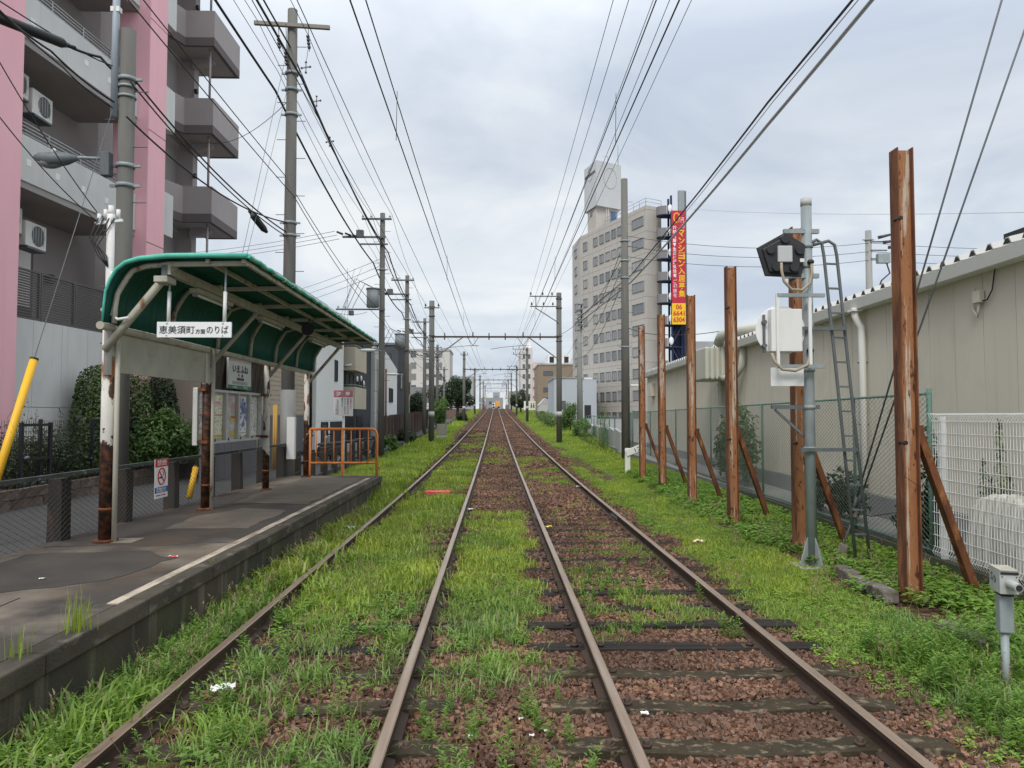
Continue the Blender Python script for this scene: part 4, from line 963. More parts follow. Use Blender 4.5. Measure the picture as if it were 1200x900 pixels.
# big white apartment block far left
h9 = box_house('white_apartment_block', 'five storey white apartment block far behind the left street poles', 'apartment block', -31, -12.3, 200, 214, 19.0, M('white_render', (.58,.57,.54), .85, (.50,.49,.465), (.1,.1,.1), .6), 0)
for r_ in range(5):
    for c in range(5):
        x = -29.6+3.45*c; win(h9, ('y', 200), x, x+(2.2 if c % 2 else 1.5), 5.2+3.0*r_ , 6.9+3.0*r_, galv, glass_grey if (r_+c) % 3 else glass, 1)
MB().box(-31.2, -12.1, 199.8, 214.2, 19.0, 19.5).part('parapet', M('grey_coping', (.42,.41,.40), .8), h9)
MB().box(-20, -14, 203, 209, 19.5, 22).part('roof_hut', white_siding, h9) if False else None

# ---------------------------------------------------------------- picket fence
pk = thing('picket_fence', 'dark brown sleeper picket fence along the grass past the platform', 'fence', (-5.5, 48, 0))
pmk = [MB().box(-.05, .05, -.075, .075, 0, 1.62+.05*k).mesh('picket', M('brown_timber_%d' % k, (.065+.02*k,.040+.008*k,.034), .9, (.035,.024,.022), (6,6,1.5), .9)) for k in range(3)]
for k in range(128):
    y = 35+.235*k; x = -5.35-.018*(y-35)
    put('picket', pmk[rnd.randrange(3)], pk, (x, y, G(y)+.0), (rnd.uniform(-.02,.02), rnd.uniform(-.015,.015), 0))
MB().beam((-5.43, 35, G(35)+1.1), (-6.0, 65, G(65)+1.1), .05, .1).part('rail', post_dark, pk)
MB().beam((-5.43, 35, G(35)+.4), (-6.0, 65, G(65)+.4), .05, .1).part('rail', post_dark, pk)
rsg = thing('red_notice', 'small red and white notice on the end of the picket fence', 'sign', (-5.3, 34.8, 1.2))
rx0, rz0 = XZ(443, 494, 34.8); rx1, rz1 = XZ(448.5, 485, 34.8)
MB().box(rx0, rx1, 34.8, 34.82, rz0, rz1).part('plate', redink, rsg); MB().box(rx0+.03, rx1-.03, 34.79, 34.8, rz0+.05, rz0+.2).part('panel', white, rsg)
MB().tube([((rx0+rx1)/2, 34.85, 0), ((rx0+rx1)/2, 34.85, rz1)], .025, 6).part('post', galv, rsg)
# utility cabinet and caution marks by the track
cbn = thing('utility_cabinet', 'grey trackside cabinet on a concrete base left of the track', 'cabinet', (-3.6, 50, G(50)))
MB().box(-3.95, -3.22, 49.7, 50.3, G(50), G(50)+.2).part('base', concrete, cbn)
cd = MB().box(-3.9, -3.27, 49.75, 50.25, G(50)+.2, G(50)+.95).part('case', M('cabinet_grey', (.20,.19,.165), .7), cbn, .01)
MB().box(-3.85, -3.32, 49.735, 49.75, G(50)+.25, G(50)+.9).part('door', M('cabinet_door', (.23,.22,.19), .6), cbn)
# parked scooters
def scooter(x, y, m, label, rz):
    t = thing('motor_scooter', label, 'scooter', (0, 0, 0), 'scooters parked behind the old timber posts')
    for q in (-.62, .62):
        w = MB().tube([(-.05, q, .24), (.05, q, .24)], .24, 16).part('wheel', black, t); MB().tube([(-.055, q, .24), (.055, q, .24)], .12, 12).part('rim', galv, w)
    MB().hexa([(-.14,-.75,.35),(.14,-.75,.35),(.14,.05,.25),(-.14,.05,.25)], [(-.12,-.85,.68),(.12,-.85,.68),(.12,0,.62),(-.12,0,.62)]).part('body', m, t, .04)
    MB().hexa([(-.13,-.8,.69),(.13,-.8,.69),(.12,.02,.64),(-.12,.02,.64)], [(-.11,-.78,.78),(.11,-.78,.78),(.1,0,.73),(-.1,0,.73)]).part('seat', black, t, .03)
    MB().box(-.15, .15, 0.02, .42, .22, .28).part('footboard', galv_dark, t)
    MB().hexa([(-.16,.4,.28),(.16,.4,.28),(.12,.5,.3),(-.12,.5,.3)], [(-.13,.34,.92),(.13,.34,.92),(.1,.46,.92),(-.1,.46,.92)]).part('leg_shield', m, t, .03)
    hb = MB().tube([(-.33, .28, .99), (0, .4, .97), (.33, .28, .99)], .02, 8).part('handlebar', black, t)
    for s in (-1, 1): MB().tube([(s*.25, .3, .99), (s*.3, .3, 1.15)], .008, 6).ell((s*.3, .3, 1.18), (.06,.02,.045)).part('mirror', black, hb)
    MB().ell((0, .47, .85), (.08,.05,.07)).part('headlight', white_clean, t)
    t.location = (x, y, float(.10)); t.rotation_euler.z = rz
scooter(-5.9, 25.2, black, 'black scooter parked left behind the orange railing', 2.1)
scooter(-5.7, 27.6, M('scooter_pale', (.3,.3,.3), .4), 'pale grey scooter parked in the middle behind the orange railing', 1.9)
scooter(-5.6, 29.8, M('scooter_grey', (.07,.075,.08), .4), 'dark grey scooter parked farthest behind the orange railing', 2.2)

# ---------------------------------------------------------------- factory shed on the right
sd_ = thing('factory_shed', 'long beige panelled factory shed with corrugated roof right of the track', 'shed', (10, 22, 0))
SA = 5.95
def sx(y, off=0): return SA + .04*y + off
Y0s, Y1s, ZE = 5.0, 36.6, 3.62
MB().hexa([(sx(Y0s,.04),Y0s,-.2),(22,Y0s,-.2),(22,Y1s,-.2),(sx(Y1s,.04),Y1s,-.2)], [(sx(Y0s,.04),Y0s,ZE+.02),(22,Y0s,ZE+4.2),(22,Y1s,ZE+4.2),(sx(Y1s,.04),Y1s,ZE+.02)]).part('shell', beige_wall, sd_)
y = Y0s; k = 0
while y < Y1s-.1:
    y2 = min(y+.655, Y1s); o_ = .0 if k % 2 else .003
    MB().hexa([(sx(y,o_),y+.006,.42),(sx(y,.04),y+.006,.42),(sx(y2,.04),y2-.006,.42),(sx(y2,o_),y2-.006,.42)], [(sx(y,o_),y+.006,ZE),(sx(y,.04),y+.006,ZE),(sx(y2,.04),y2-.006,ZE),(sx(y2,o_),y2-.006,ZE)]).part('wall_panel', beige_wall, sd_); y = y2; k += 1
MB().hexa([(sx(Y0s,-.05),Y0s,-.1),(sx(Y0s,.03),Y0s,-.1),(sx(Y1s,.03),Y1s,-.1),(sx(Y1s,-.05),Y1s,-.1)], [(sx(Y0s,-.05),Y0s,.41),(sx(Y0s,.03),Y0s,.41),(sx(Y1s,.03),Y1s,.41),(sx(Y1s,-.05),Y1s,.41)]).part('plinth', M('plinth_concrete', (.25,.255,.25), .85, (.18,.18,.18), (1,1,1), .6), sd_)
# far gable end wall trim, eaves board
MB().hexa([(sx(Y0s,-.22),Y0s-.2,ZE-.02),(sx(Y0s,-.14),Y0s-.2,ZE-.02),(sx(Y1s,-.14),Y1s+.2,ZE-.02),(sx(Y1s,-.22),Y1s+.2,ZE-.02)], [(sx(Y0s,-.26),Y0s-.2,ZE+.15),(sx(Y0s,-.14),Y0s-.2,ZE+.15),(sx(Y1s,-.14),Y1s+.2,ZE+.15),(sx(Y1s,-.26),Y1s+.2,ZE+.15)]).part('gutter', beige_trim, sd_)
MB().hexa([(sx(Y0s,-.14),Y0s-.2,ZE-.02),(sx(Y0s,.02),Y0s-.2,ZE-.02),(sx(Y1s,.02),Y1s+.2,ZE-.02),(sx(Y1s,-.14),Y1s+.2,ZE-.02)], [(sx(Y0s,-.14),Y0s-.2,ZE+.01),(sx(Y0s,.02),Y0s-.2,ZE+.01),(sx(Y1s,.02),Y1s+.2,ZE+.01),(sx(Y1s,-.14),Y1s+.2,ZE+.01)]).part('soffit', beige_trim, sd_)
# ribbed roof: each rib a piece, pan sheet below
MB().hexa([(sx(Y0s,-.2),Y0s-.2,ZE+.152),(22.2,Y0s-.2,ZE+4.4),(22.2,Y1s+.2,ZE+4.4),(sx(Y1s,-.2),Y1s+.2,ZE+.152)], [(sx(Y0s,-.2),Y0s-.2,ZE+.165),(22.2,Y0s-.2,ZE+4.42),(22.2,Y1s+.2,ZE+4.42),(sx(Y1s,-.2),Y1s+.2,ZE+.165)]).part('roof', roof_metal, sd_)
y = Y0s-.1; k = 0
ribm = M('roof_rib', (.50,.49,.46), .5, (.40,.39,.37), (2,2,2), .6); ribd = dark
while y < Y1s+.1:
    x = sx(y, -.24); L = 3.2; dz_ = .254*L
    MB().hexa([(x,y-.08,ZE+.165),(x+L,y-.08,ZE+.165+dz_),(x+L,y+.08,ZE+.165+dz_),(x,y+.08,ZE+.165)], [(x,y-.03,ZE+.245),(x+L,y-.03,ZE+.245+dz_),(x+L,y+.03,ZE+.245+dz_),(x,y+.03,ZE+.245)]).part('roof_rib', ribm, sd_)
    MB().hexa([(x-.006,y-.06,ZE+.17),(x+.01,y-.06,ZE+.17),(x+.01,y+.06,ZE+.17),(x-.006,y+.06,ZE+.17)], [(x-.006,y-.02,ZE+.228),(x+.01,y-.02,ZE+.228),(x+.01,y+.02,ZE+.228),(x-.006,y+.02,ZE+.228)]).part('rib_end', ribd, sd_)
    y += .345; k += 1
def downpipe(px, parent=sd_):
    kk = (px-581)/F_PX; y = SA/(kk-.04); x = sx(y, -.12)
    MB().tube([(x-.08, y, ZE-.0), (x-.08, y, ZE-.14), (x-.04, y, ZE-.24), (x+.02, y, ZE-.33), (x+.03, y, ZE-.5), (x+.03, y, -.1)], .062, 10).part('downpipe', beige_trim, parent)
    MB().box(x-.17, x+.0, y-.1, y+.1, ZE-.06, ZE-.021).part('outlet', beige_trim, parent)
    for z in (ZE-.95, 1.6): MB().tube([(x-.06, y, z), (x+.13, y, z)], .012, 6).part('pipe_clip', galv_dark, parent)
downpipe(1022); downpipe(849)
# dark vent ridge near the frame edge
MB().beam((sx(8.6,.5), 7.5, ZE+.42), (sx(8.6,.5), 9.6, ZE+.42), .3, .16).part('roof_vent', dark, sd_)
# wall socket box with looping cables
yb = SA/((1162-581)/F_PX-.04); xb = sx(yb, -.01); zb_ = P(1162, 348, yb).z
jb = MB().box(xb-.08, xb, yb-.07, yb+.07, zb_-.08, zb_+.08).part('junction_box', beige_wall, sd_, .01)
MB().tube([(xb-.03, yb+.1, ZE-.2), (xb-.03, yb+.12, zb_+.1), (xb-.03, yb+.13, zb_-.15), (xb-.03, yb+.04, zb_-.25), (xb-.03, yb, zb_-.08)], .016, 8).part('conduit', beige_wall, jb)
MB().tube([(xb-.03, yb-.06, zb_-.06), (xb-.03, yb-.16, zb_-.06), (xb-.03, yb-.26, zb_+.05), (xb-.03, yb-.32, zb_+.3), (xb-.03, yb-.32, zb_+.5)], .009, 6).part('cable', blackcab, jb)
yb = SA/((763-581)/F_PX-.04)-.9; xb = sx(yb, -.01); zb_ = P(763, 457, yb).z
MB().box(xb-.2, xb, yb-.35, yb+.35, zb_-.3, zb_+.3).part('meter_box', beige_wall, sd_, .01)
# ribbed extract duct
dk = thing('extract_duct', 'cream ribbed ventilation duct hung on the shed wall under the eaves', 'duct', (6.6, 22, 3))
ya, yb_ = 21.0, 24.5
cd_ = M('cream_duct', (.50,.50,.42), .55, (.42,.42,.35), (1,1,1), .5)
xd = sx(22.5); 
b = MB()
for k in range(5):
    x0 = xd-.86+.152*k
    MB().box(x0, x0+.128, 21.3, 23.1, 2.78, 3.72).part('duct_section', cd_, dk, .045)
MB().box(xd-.80, xd-.14, 21.36, 23.04, 2.84, 3.66).part('duct_core', cd_, dk, .03)
MB().tube([(xd-.45, 21.4, 3.8), (xd-.42, 21.2, 4.02), (xd-.2, 20.6, 4.08), (xd+.3, 19.8, 4.1), (xd+.9, 19.5, 4.2)], .15, 10).part('outlet_pipe', cd_, dk)
MB().tube([(xd-.4, 21.3, 2.85), (xd-.4, 20.9, 2.78), (xd-.3, 20.3, 2.86), (xd-.2, 20.1, 3.1), (xd-.14, 20.1, 3.6)], .10, 10).part('lower_pipe', cd_, dk)

# ---------------------------------------------------------------- fences on the right
bw = thing('block_wall', 'low mossy concrete block wall under the right-hand fences', 'wall', (5.4, 15, GZ))
def fnx(y, off=0): return 4.93 + .041*y + off
nb = MB().hexa([(-.06,-.196,-.094),(.06,-.196,-.094),(.06,.196,-.094),(-.06,.196,-.094)], [(-.06,-.196,.094),(.06,-.196,.094),(.06,.196,.094),(-.06,.196,.094)]).mesh('block', block_m)
for c in range(2):
    y = 5.2+.2*c
    while y < 31.5:
        put('block', nb, bw, (fnx(y)+rnd.uniform(-.004,.004), y, GZ-.185+.096+.2*c), (0, 0, -math.atan(.041))); y += .4
MB().hexa([(fnx(5,-.04),5,-.3),(fnx(5,.05),5,-.3),(fnx(31.7,.05),31.7,-.3),(fnx(31.7,-.04),31.7,-.3)], [(fnx(5,-.04),5,.03),(fnx(5,.05),5,.03),(fnx(31.7,.05),31.7,.03),(fnx(31.7,-.04),31.7,.03)]).part('core', block_m, bw)
FZ = .06
gfn = thing('green_chain_link_fence', 'tall green chain-link fence along the shed right of the rusty posts', 'fence', (5.5, 20, FZ))
def topz(y): return 2.02-.0055*(y-9)
gy0, gy1 = 9.05, 36.5
for y in (9.08, 11.2, 13.4, 15.6, 17.8, 20.0, 22.3, 24.7, 27.2, 29.8, 32.6, 35.4):
    r_ = .033 if y < 9.1 else .024
    MB().tube([(fnx(y), y, FZ), (fnx(y), y, topz(y)+(.03 if y > 9.1 else .06))], r_, 8).part('post', green_fence, gfn)
for zf in (lambda y: topz(y), lambda y: FZ+.06):
    MB().tube([(fnx(gy0), gy0, zf(gy0)), (fnx(gy1), gy1, zf(gy1))], .019, 8).part('rail', green_fence, gfn)
chainlink('wire_mesh', (fnx(gy0,-.03), gy0), (fnx(gy1,-.03), gy1), (FZ+.06, FZ+.06), (topz(gy0), topz(gy1)), .062, .0028, mesh_wire, gfn)
wf = thing('white_mesh_fence', 'white welded mesh fence with folded top at the right edge', 'fence', (5.2, 7, FZ))
wfm = M('white_mesh_paint', (.72,.73,.72), .5)
wf0, wf1 = 4.6, 8.98
b = MB()
for y in np.arange(wf0, wf1, .05):
    x = fnx(y, -.035); b.tube([(x, y, FZ+.02), (x-.035, y, FZ+.07), (x, y, FZ+.13), (x, y, FZ+1.62), (x+.05, y, FZ+1.70), (x-.06, y, FZ+1.715), (x, y, FZ+1.62)], .0036, 4, False)
for z in list(np.arange(FZ+.13, FZ+1.6, .135))+[FZ+.07, FZ+1.7, FZ+1.62]:
    b.tube([(fnx(wf0,-.04), wf0, z), (fnx(wf1,-.04), wf1, z)], .0032, 4, False)
b.part('wire_panel', wfm, wf, kind='stuff')
for y in (4.9, 6.9, 8.85): MB().box(fnx(y,-.01), fnx(y,.05), y-.03, y+.03, FZ-.05, FZ+1.68).part('post', wfm, wf)
# plastic sheeting heaped behind the white fence
sh_m = M('white_plastic_sheeting', (.62,.61,.56), .5, (.45,.43,.38), (9,9,1.5), .9)
ps = thing('plastic_sheeting', 'crumpled pleated white sheeting heaped behind the white mesh fence', 'sheeting', (5.75, 7.6, .05))
def fold(y0, y1, top, seed):
    """Sheeting hanging in deep pleats over a heap: rounded ridges with dark valleys between."""
    r = random.Random(seed); b = MB(); y = y0; V = []; n = 14; cols = []
    while y < y1:
        w = r.uniform(.034, .062); lean = r.uniform(-.10, .05); tz = top-.16*abs((y-(y0+y1)/2)/(y1-y0)*2)**2+r.uniform(-.05, .03); o = r.uniform(0, .05)
        for off, dep in ((-w/2, .075), (-w*.22, .0), (w*.22, .0), (w/2, .075)):
            c = []
            for q in range(n):
                f = q/(n-1); zz = .06+(tz-.06)*f
                c.append((fnx(y, .16)+o+dep*(1-.3*f)+.10*f*f, y+off+lean*(1-f), zz-.02*(dep > .01)))
            c.append((fnx(y, .34)+o, y+off, tz+.015)); c.append((fnx(y, .62), y+off, tz-.05)); cols.append(c)
        y += w*1.02
    m_ = len(cols[0])
    return MB().add([p for c in cols for p in c], [(i*m_+j, (i+1)*m_+j, (i+1)*m_+j+1, i*m_+j+1) for i in range(len(cols)-1) for j in range(m_-1)], False)
fold(7.55, 8.7, .86, 1).part('sheet', sh_m, ps); fold(6.6, 7.6, .97, 5).part('sheet', sh_m, ps); fold(5.6, 6.66, .84, 9).part('sheet', sh_m, ps)
b = MB()
for k in range(7): b.tube([(fnx(7.4, .30), 6.9+.11*k, .93+.02*(k % 3)), (fnx(7.4, .50), 6.95+.11*k, .97-.015*k)], .012, 5)
b.part('cable_tie', white, ps)
# ---------------------------------------------------------------- rusty posts
def ibeam():
    b = MB(); w, dpt, tf, tw, h = .172, .165, .013, .014, 4.85
    return [('flange', rust, MB().box(-w/2, -w/2+tf, -dpt/2, dpt/2, -.3, h-.15)), ('flange', rust, MB().box(w/2-tf, w/2, -dpt/2, dpt/2, -.3, h-.15)), ('web', rust_web, MB().box(-w/2+tf, w/2-tf, -tw/2-.02, tw/2-.02, -.3, h-.165))]
pp = [(7.72, 4.27, 4.47), (10.6, 4.30, 4.36), (13.25, 4.19, 4.33), (16.2, 4.24, 4.29), (19.5, 4.33, 4.32), (22.2, 4.34, 4.34)]
plab = ['nearest and tallest looking rusty H-beam post, in front of the white mesh fence', 'rusty H-beam post standing just behind the grey signal mast',
        'rusty H-beam post left of the signal mast, with the cream duct beside it', 'rusty H-beam post third in line from the white marker post',
        'pale streaked rusty H-beam post second from the white marker post', 'farthest rusty H-beam post, beside the white marker post']
y, x, zt = pp[0]
rp = thing('rusty_post', plab[0], 'post', (x, y, GZ), 'rusty posts along the right verge')
for nme, mt_, B in ibeam():
    B.v = [(a+x, c+y, z+GZ) for a, c, z in B.v]; B.part(nme, mt_, rp)
MB().beam((x+.11, y+.02, GZ+1.76), (x+.76, y+.06, GZ-.08), .075, .10, (0,1,0)).box(x+.07, x+.16, y-.03, y+.07, GZ+1.68, GZ+1.80).part('brace', rust_dark, rp)
for z in (1.62, 3.95):
    MB().tube([(x-.07, y-.09, GZ+z), (x-.09, y+.0, GZ+z)], .014, 8).tube([(x-.068, y-.10, GZ+z), (x-.07, y-.085, GZ+z)], .024, 8).part('bolt', black, rp)
MB().tube([(x-.09+.18*k/10, y-.088, GZ+1.28-.12*k/10) for k in range(11)], .003, 4).part('tie_wire', blackcab, rp)
for (y, x, zt), l in zip(pp[1:], plab[1:]):
    c = copy_thing(rp, (x, y, GZ+(zt-4.47)), l)
    c.rotation_euler.x = rnd.uniform(-.006, .006); c.rotation_euler.z = rnd.uniform(-.05, .05)

# ---------------------------------------------------------------- signal mast and what hangs on it
D = 9.4
def S(px, py, dd=0): return P(px, py, D+dd)
smt = thing('signal_mast', 'grey galvanised signal mast with finned foot among the rusty posts', 'mast', (3.93, D, GZ))
mx0 = S(948, 450).x
MB().tube([(mx0, D, GZ-.1), (mx0, D, S(0, 228).z)], .066, 18).part('pole', galv, smt)
MB().tube([(mx0, D, S(0, 236).z), (mx0, D, S(0, 227).z)], .069, 18).part('cap', M('mast_cap', (.45,.44,.41), .6), smt)
b = MB()
for a in (0, 90, 180, 270):
    ca, sa = math.cos(R(a+20)), math.sin(R(a+20))
    b.prism([(.06, .36), (.19, .0), (.06, .0)], lambda u, v, k, ca=ca, sa=sa: (mx0+ca*u-sa*(.01*(k*2-1)), D+sa*u+ca*(.01*(k*2-1)), GZ+.03+v))
b.part('foot_fin', galv, smt)
MB().box(mx0-.22, mx0+.22, D-.22, D+.22, GZ-.1, GZ+.03).part('base_plate', concrete, smt)
MB().box(mx0-.34, mx0+.3, D-.34, D+.3, GZ-.2, GZ-.005).part('footing', concrete, smt, .03)
for py in (284, 308, 432, 477, 527):
    z = S(0, py).z; MB().tube([(mx0, D, z-.025), (mx0, D, z+.025)], .076, 16).part('clamp', galv, smt)
# left stay bracket
MB().beam(S(904, 477), S(960, 477), .05, .05).beam(S(908, 480), S(940, 509), .025, .03).part('stay_bracket', galv_dark, smt)
# signal head seen from behind
sh_ = thing('railway_signal', 'five-lamp railway signal head seen from behind on a pentagon backboard', 'signal', tuple(S(915, 308)))
pent = [(885.5, 291.5), (918, 273.5), (942, 288), (937, 326), (895.5, 324)]
MB().prism([(S(a, b_).x, S(a, b_).z) for a, b_ in pent], lambda u, v, k: (u, D-.06+.05*k, v)).part('backboard', M('signal_black', (.022,.023,.026), .55, (.032,.033,.036), (5,5,5), .6), sh_, .008)
blk = bpy.data.materials['signal_black']
b = MB().prism([(S(a*.82+914*.18, b_*.82+303*.18).x, S(a*.82+914*.18, b_*.82+303*.18).z) for a, b_ in pent], lambda u, v, k: (u, D-.10+.05*k, v)).part('housing', blk, sh_, .012)
for a, b_ in ((916, 282.5), (899.5, 295), (933, 295.5), (906, 315), (926.5, 315.5)):
    p = S(a, b_); MB().tube([(p.x, D-.135, p.z), (p.x, D-.09, p.z)], [.052, .060], 18).tube([(p.x, D-.02, p.z), (p.x, D+.16, p.z)], .055, 14, False).part('lamp_cover', blk, sh_)
p0, p1 = S(907.5, 309.5), S(924, 290.5)
MB().box(p0.x, p1.x, D-.135, D-.09, p0.z, p1.z).part('terminal_cover', M('pale_grey_cover', (.46,.47,.47), .5), sh_, .012)
p0, p1 = S(933.5, 309), S(938.5, 305); MB().box(p0.x, p1.x, D-.112, D-.105, p0.z, p1.z).part('tag', white, sh_)
for q in ((917, 272, 958), (917, 324, 958)):
    MB().beam((S(q[0], q[1]).x, D-.03, S(q[0], q[1]-0).z), (S(q[2], q[1]).x, D-.03, S(q[2], q[1]).z+(-.0)), .05, .055).part('bracket', galv, sh_)
hose = M('tan_conduit', (.33,.275,.20), .6)
MB().tube([S(915.5, 308, -.13), S(916, 318, -.14), S(919, 330, -.16), S(928, 339.5, -.17), (S(940, 340, -.15)), S(949, 332, -.12), S(951.5, 320, -.1), S(951, 309, -.1)], .019, 8).part('conduit', hose, sh_)
MB().ell(S(950, 307, -.09), (.045, .04, .035), 10, 6).part('gland', black, sh_)
# round sign seen from behind
sg = thing('track_sign', 'round white track sign and box seen from behind on a square frame', 'sign', tuple(S(918, 440)))
c = S(913.5, 387.5); 
MB().tube([(c.x, D-.03, c.z), (c.x, D-.018, c.z)], .315, 40).part('disc', white_clean, sg)
p0, p1 = S(899, 413), S(939.5, 364); bx_ = MB().box(p0.x, p1.x-.06, D-.16, D-.03, p0.z, p1.z).part('box', white, sg, .008)
b = MB(); q = S(893.5, 387)
b.box(q.x-.012, q.x+.012, D-.07, D-.03, S(0, 412).z, S(0, 367).z)
for py in (376, 404): b.tube([(q.x, D-.09, S(0, py).z), (q.x, D-.03, S(0, py).z)], .03, 8)
b.part('hinge', galv_dark, bx_)
for px in (899.5, 936): MB().box(S(px, 0).x-.018, S(px, 0).x+.018, D-.195, D-.163, S(0, 430).z, S(0, 344).z).part('frame_bar', white, sg)
for py in (345.5, 429): MB().box(S(899, 0).x, S(953, 0).x, D-.20, D-.15, S(0, py).z-.022, S(0, py).z+.022).part('cross_bar', galv, sg)
p0, p1 = S(902, 452.5), S(940, 431); MB().box(p0.x, p1.x, D-.05, D-.035, p0.z, p1.z).part('lower_plate', white_clean, sg)
MB().tube([S(904.5, 414, -.22), S(908, 424, -.25), S(917, 433, -.27), S(932, 434.5, -.27), S(946, 428, -.2), S(951, 413, -.12)], .019, 8).part('conduit', hose, sg)
MB().ell(S(949.5, 411, -.09), (.05, .04, .035), 10, 6).part('gland', black, sg)
# ladder
ld = thing('ladder', 'narrow grey steel ladder leaning beside the signal mast with hooked top', 'ladder', tuple(S(1012, 672)))
def ldp(a, b_): return S(a, b_, -.03)
Ls = [(946, 286.5), (957, 281), (963, 285), (965.5, 300), (983.3, 468), (1004.5, 672)]; Rs = [(953, 287), (971, 282.3), (978, 287), (980.5, 299), (998.5, 468), (1021.5, 676)]
for L_ in (Ls, Rs): MB().tube([ldp(*q) for q in L_], .021, 8).part('stile', galv_dark, ld)
def at_(L_, py):
    for (a, b_), (c_, d_) in zip(L_[2:], L_[3:]):
        if b_ <= py <= d_: return a+(c_-a)*(py-b_)/(d_-b_)
for k in range(13):
    py = 309+28.8*k; MB().beam(ldp(at_(Ls, py), py), ldp(at_(Rs, py), py+.6), .03, .022).part('rung', galv_dark, ld)
for py, a, c_ in ((385, 938, 992), (527, 938, 1005)): MB().beam(S(a, py, -.09), S(c_, py, -.09), .04, .045).part('bracket', galv_dark, ld)

# ---------------------------------------------------------------- S9 box on a post
s9 = thing('trackside_box', 'small grey box marked S9 with a short pipe on a steel post', 'box', (3.52, 5.2, GZ))
rot = Matrix.Rotation(R(-16), 3, 'Z'); o9 = Vector((3.53, 5.2, 0))
def L9(x, y, z): v = rot @ Vector((x, y, 0)); return (o9.x+v.x, o9.y+v.y, z)
zb0, zb1 = P(0, 699, 5.2).z, P(0, 671.5, 5.2).z
def bx9(x0, x1, y0, y1, z0, z1): return MB().hexa([L9(x0,y0,z0),L9(x1,y0,z0),L9(x1,y1,z0),L9(x0,y1,z0)], [L9(x0,y0,z1),L9(x1,y0,z1),L9(x1,y1,z1),L9(x0,y1,z1)])
lg = M('pale_grey_paint', (.43,.44,.42), .55, (.34,.35,.33), (9,9,9), .6)
bx9(-.055, .060, -.10, .10, zb0, zb1).part('case', lg, s9, .004)
bx9(-.055, .060, -.105, .10, zb1+.001, zb1+.008).part('lid', M('weathered_lid', (.42,.40,.33), .7, (.3,.28,.22), (14,14,14), .7), s9)
bx9(-.05, .058, -.1065, -.10, zb1-.022, zb1-.006).part('slot', black, s9)
zm = zb0+.075
MB().tube([L9(.005, -.10, zm), L9(.02, -.22, zm-.005)], .030, 18, False).tube([L9(.005, -.10, zm), L9(.0053, -.104, zm)], .033, 14).part('pipe', lg, s9)
MB().tube([L9(.0198, -.2185, zm-.005), L9(.0195, -.216, zm-.005)], .0215, 16).part('pipe_bore', dark, s9)
MB().tube([L9(.0195, -.215, zm-.005), L9(.0202, -.2205, zm-.005)], [.030, .022], 18, False).part('pipe_lip', lg, s9)
for x in (-.04, .047): MB().tube([L9(x, -.10, zb1-.038), L9(x, -.106, zb1-.038)], .004, 6).part('screw', black, s9)
uu = rot @ Vector((0, -1, 0))
letter('S', galv_dark, (.034, .058), s9, L9(-.055, .060, zb0+.07), uu); letter('9', galv_dark, (.030, .052), s9, L9(-.055, .000, zb0+.062), uu)
MB().tube([(3.53, 5.2, GZ-.2), (3.53, 5.2, P(0, 745, 5.2).z)], .026, 12).part('post', galv, s9)
bx9(-.042, .048, -.045, .045, P(0, 748, 5.2).z, zb0-.02).part('post_sleeve', galv, s9, .01)
bx9(-.035, .042, -.06, .05, zb0-.022, zb0-.001).part('neck', black, s9)

# ---------------------------------------------------------------- concrete kerb fragments, ground anchor
kf = [('broken_kerb', 'mossy broken concrete kerb lying in the weeds by the ladder foot', [(985, 662, 8.9), (1045, 712, 7.45)]), ('broken_kerb', 'mossy broken concrete kerb lying in the weeds by the S 9 box', [(1105, 742, 6.55), (1168, 775, 5.85)])]
for nme, lab, ((a, b_, d0), (c_, e_, d1)) in kf:
    p = P(a, b_, d0); q = P(c_, e_, d1); p.z = GZ+.07; q.z = GZ+.07; t = thing(nme, lab, 'kerb', tuple(p), 'broken kerbs in the right verge')
    n_ = 3
    for k in range(n_):
        s, e = p.lerp(q, k/n_+.01), p.lerp(q, (k+1)/n_-.015)
        off = Vector((rnd.uniform(-.03, .03), 0, rnd.uniform(-.02, .02)))
        MB().beam(s+off, e+off+Vector((rnd.uniform(-.02,.02), 0, 0)), .16, .13).part('kerb_stone', M('kerb_moss_%d%d' % (k, int(a)), (.19,.175,.15), .9, (.075,.055,.04), (5,5,5), .95, .6, 40, extra=[((.34,.33,.30), (11,11,11), .7, .56, .66)]), t, .02)

# ---------------------------------------------------------------- white marker post
mkp = thing('marker_post', 'white wooden gradient post with one raised arm beside the farthest rusty post', 'marker post', (4.2, 23.5, GZ))
a = P(735.5, 527, 23.5); 
MB().box(a.x-.085, a.x+.075, 23.45, 23.53, GZ-.1, a.z+.05).part('post', white, mkp, .008)
q0, q1 = P(733.5, 531.5, 23.43), P(756, 522, 23.43)
MB().beam(q0, q1, .03, .2, (0, 0, 1)).part('arm', white, mkp, .006)
dr = (q1-q0).normalized(); letter('12', black_ink, (.2, .11), mkp, q0+dr*.32+Vector((0, -.016, -.07)), dr, Vector((-dr.z, 0, dr.x)))
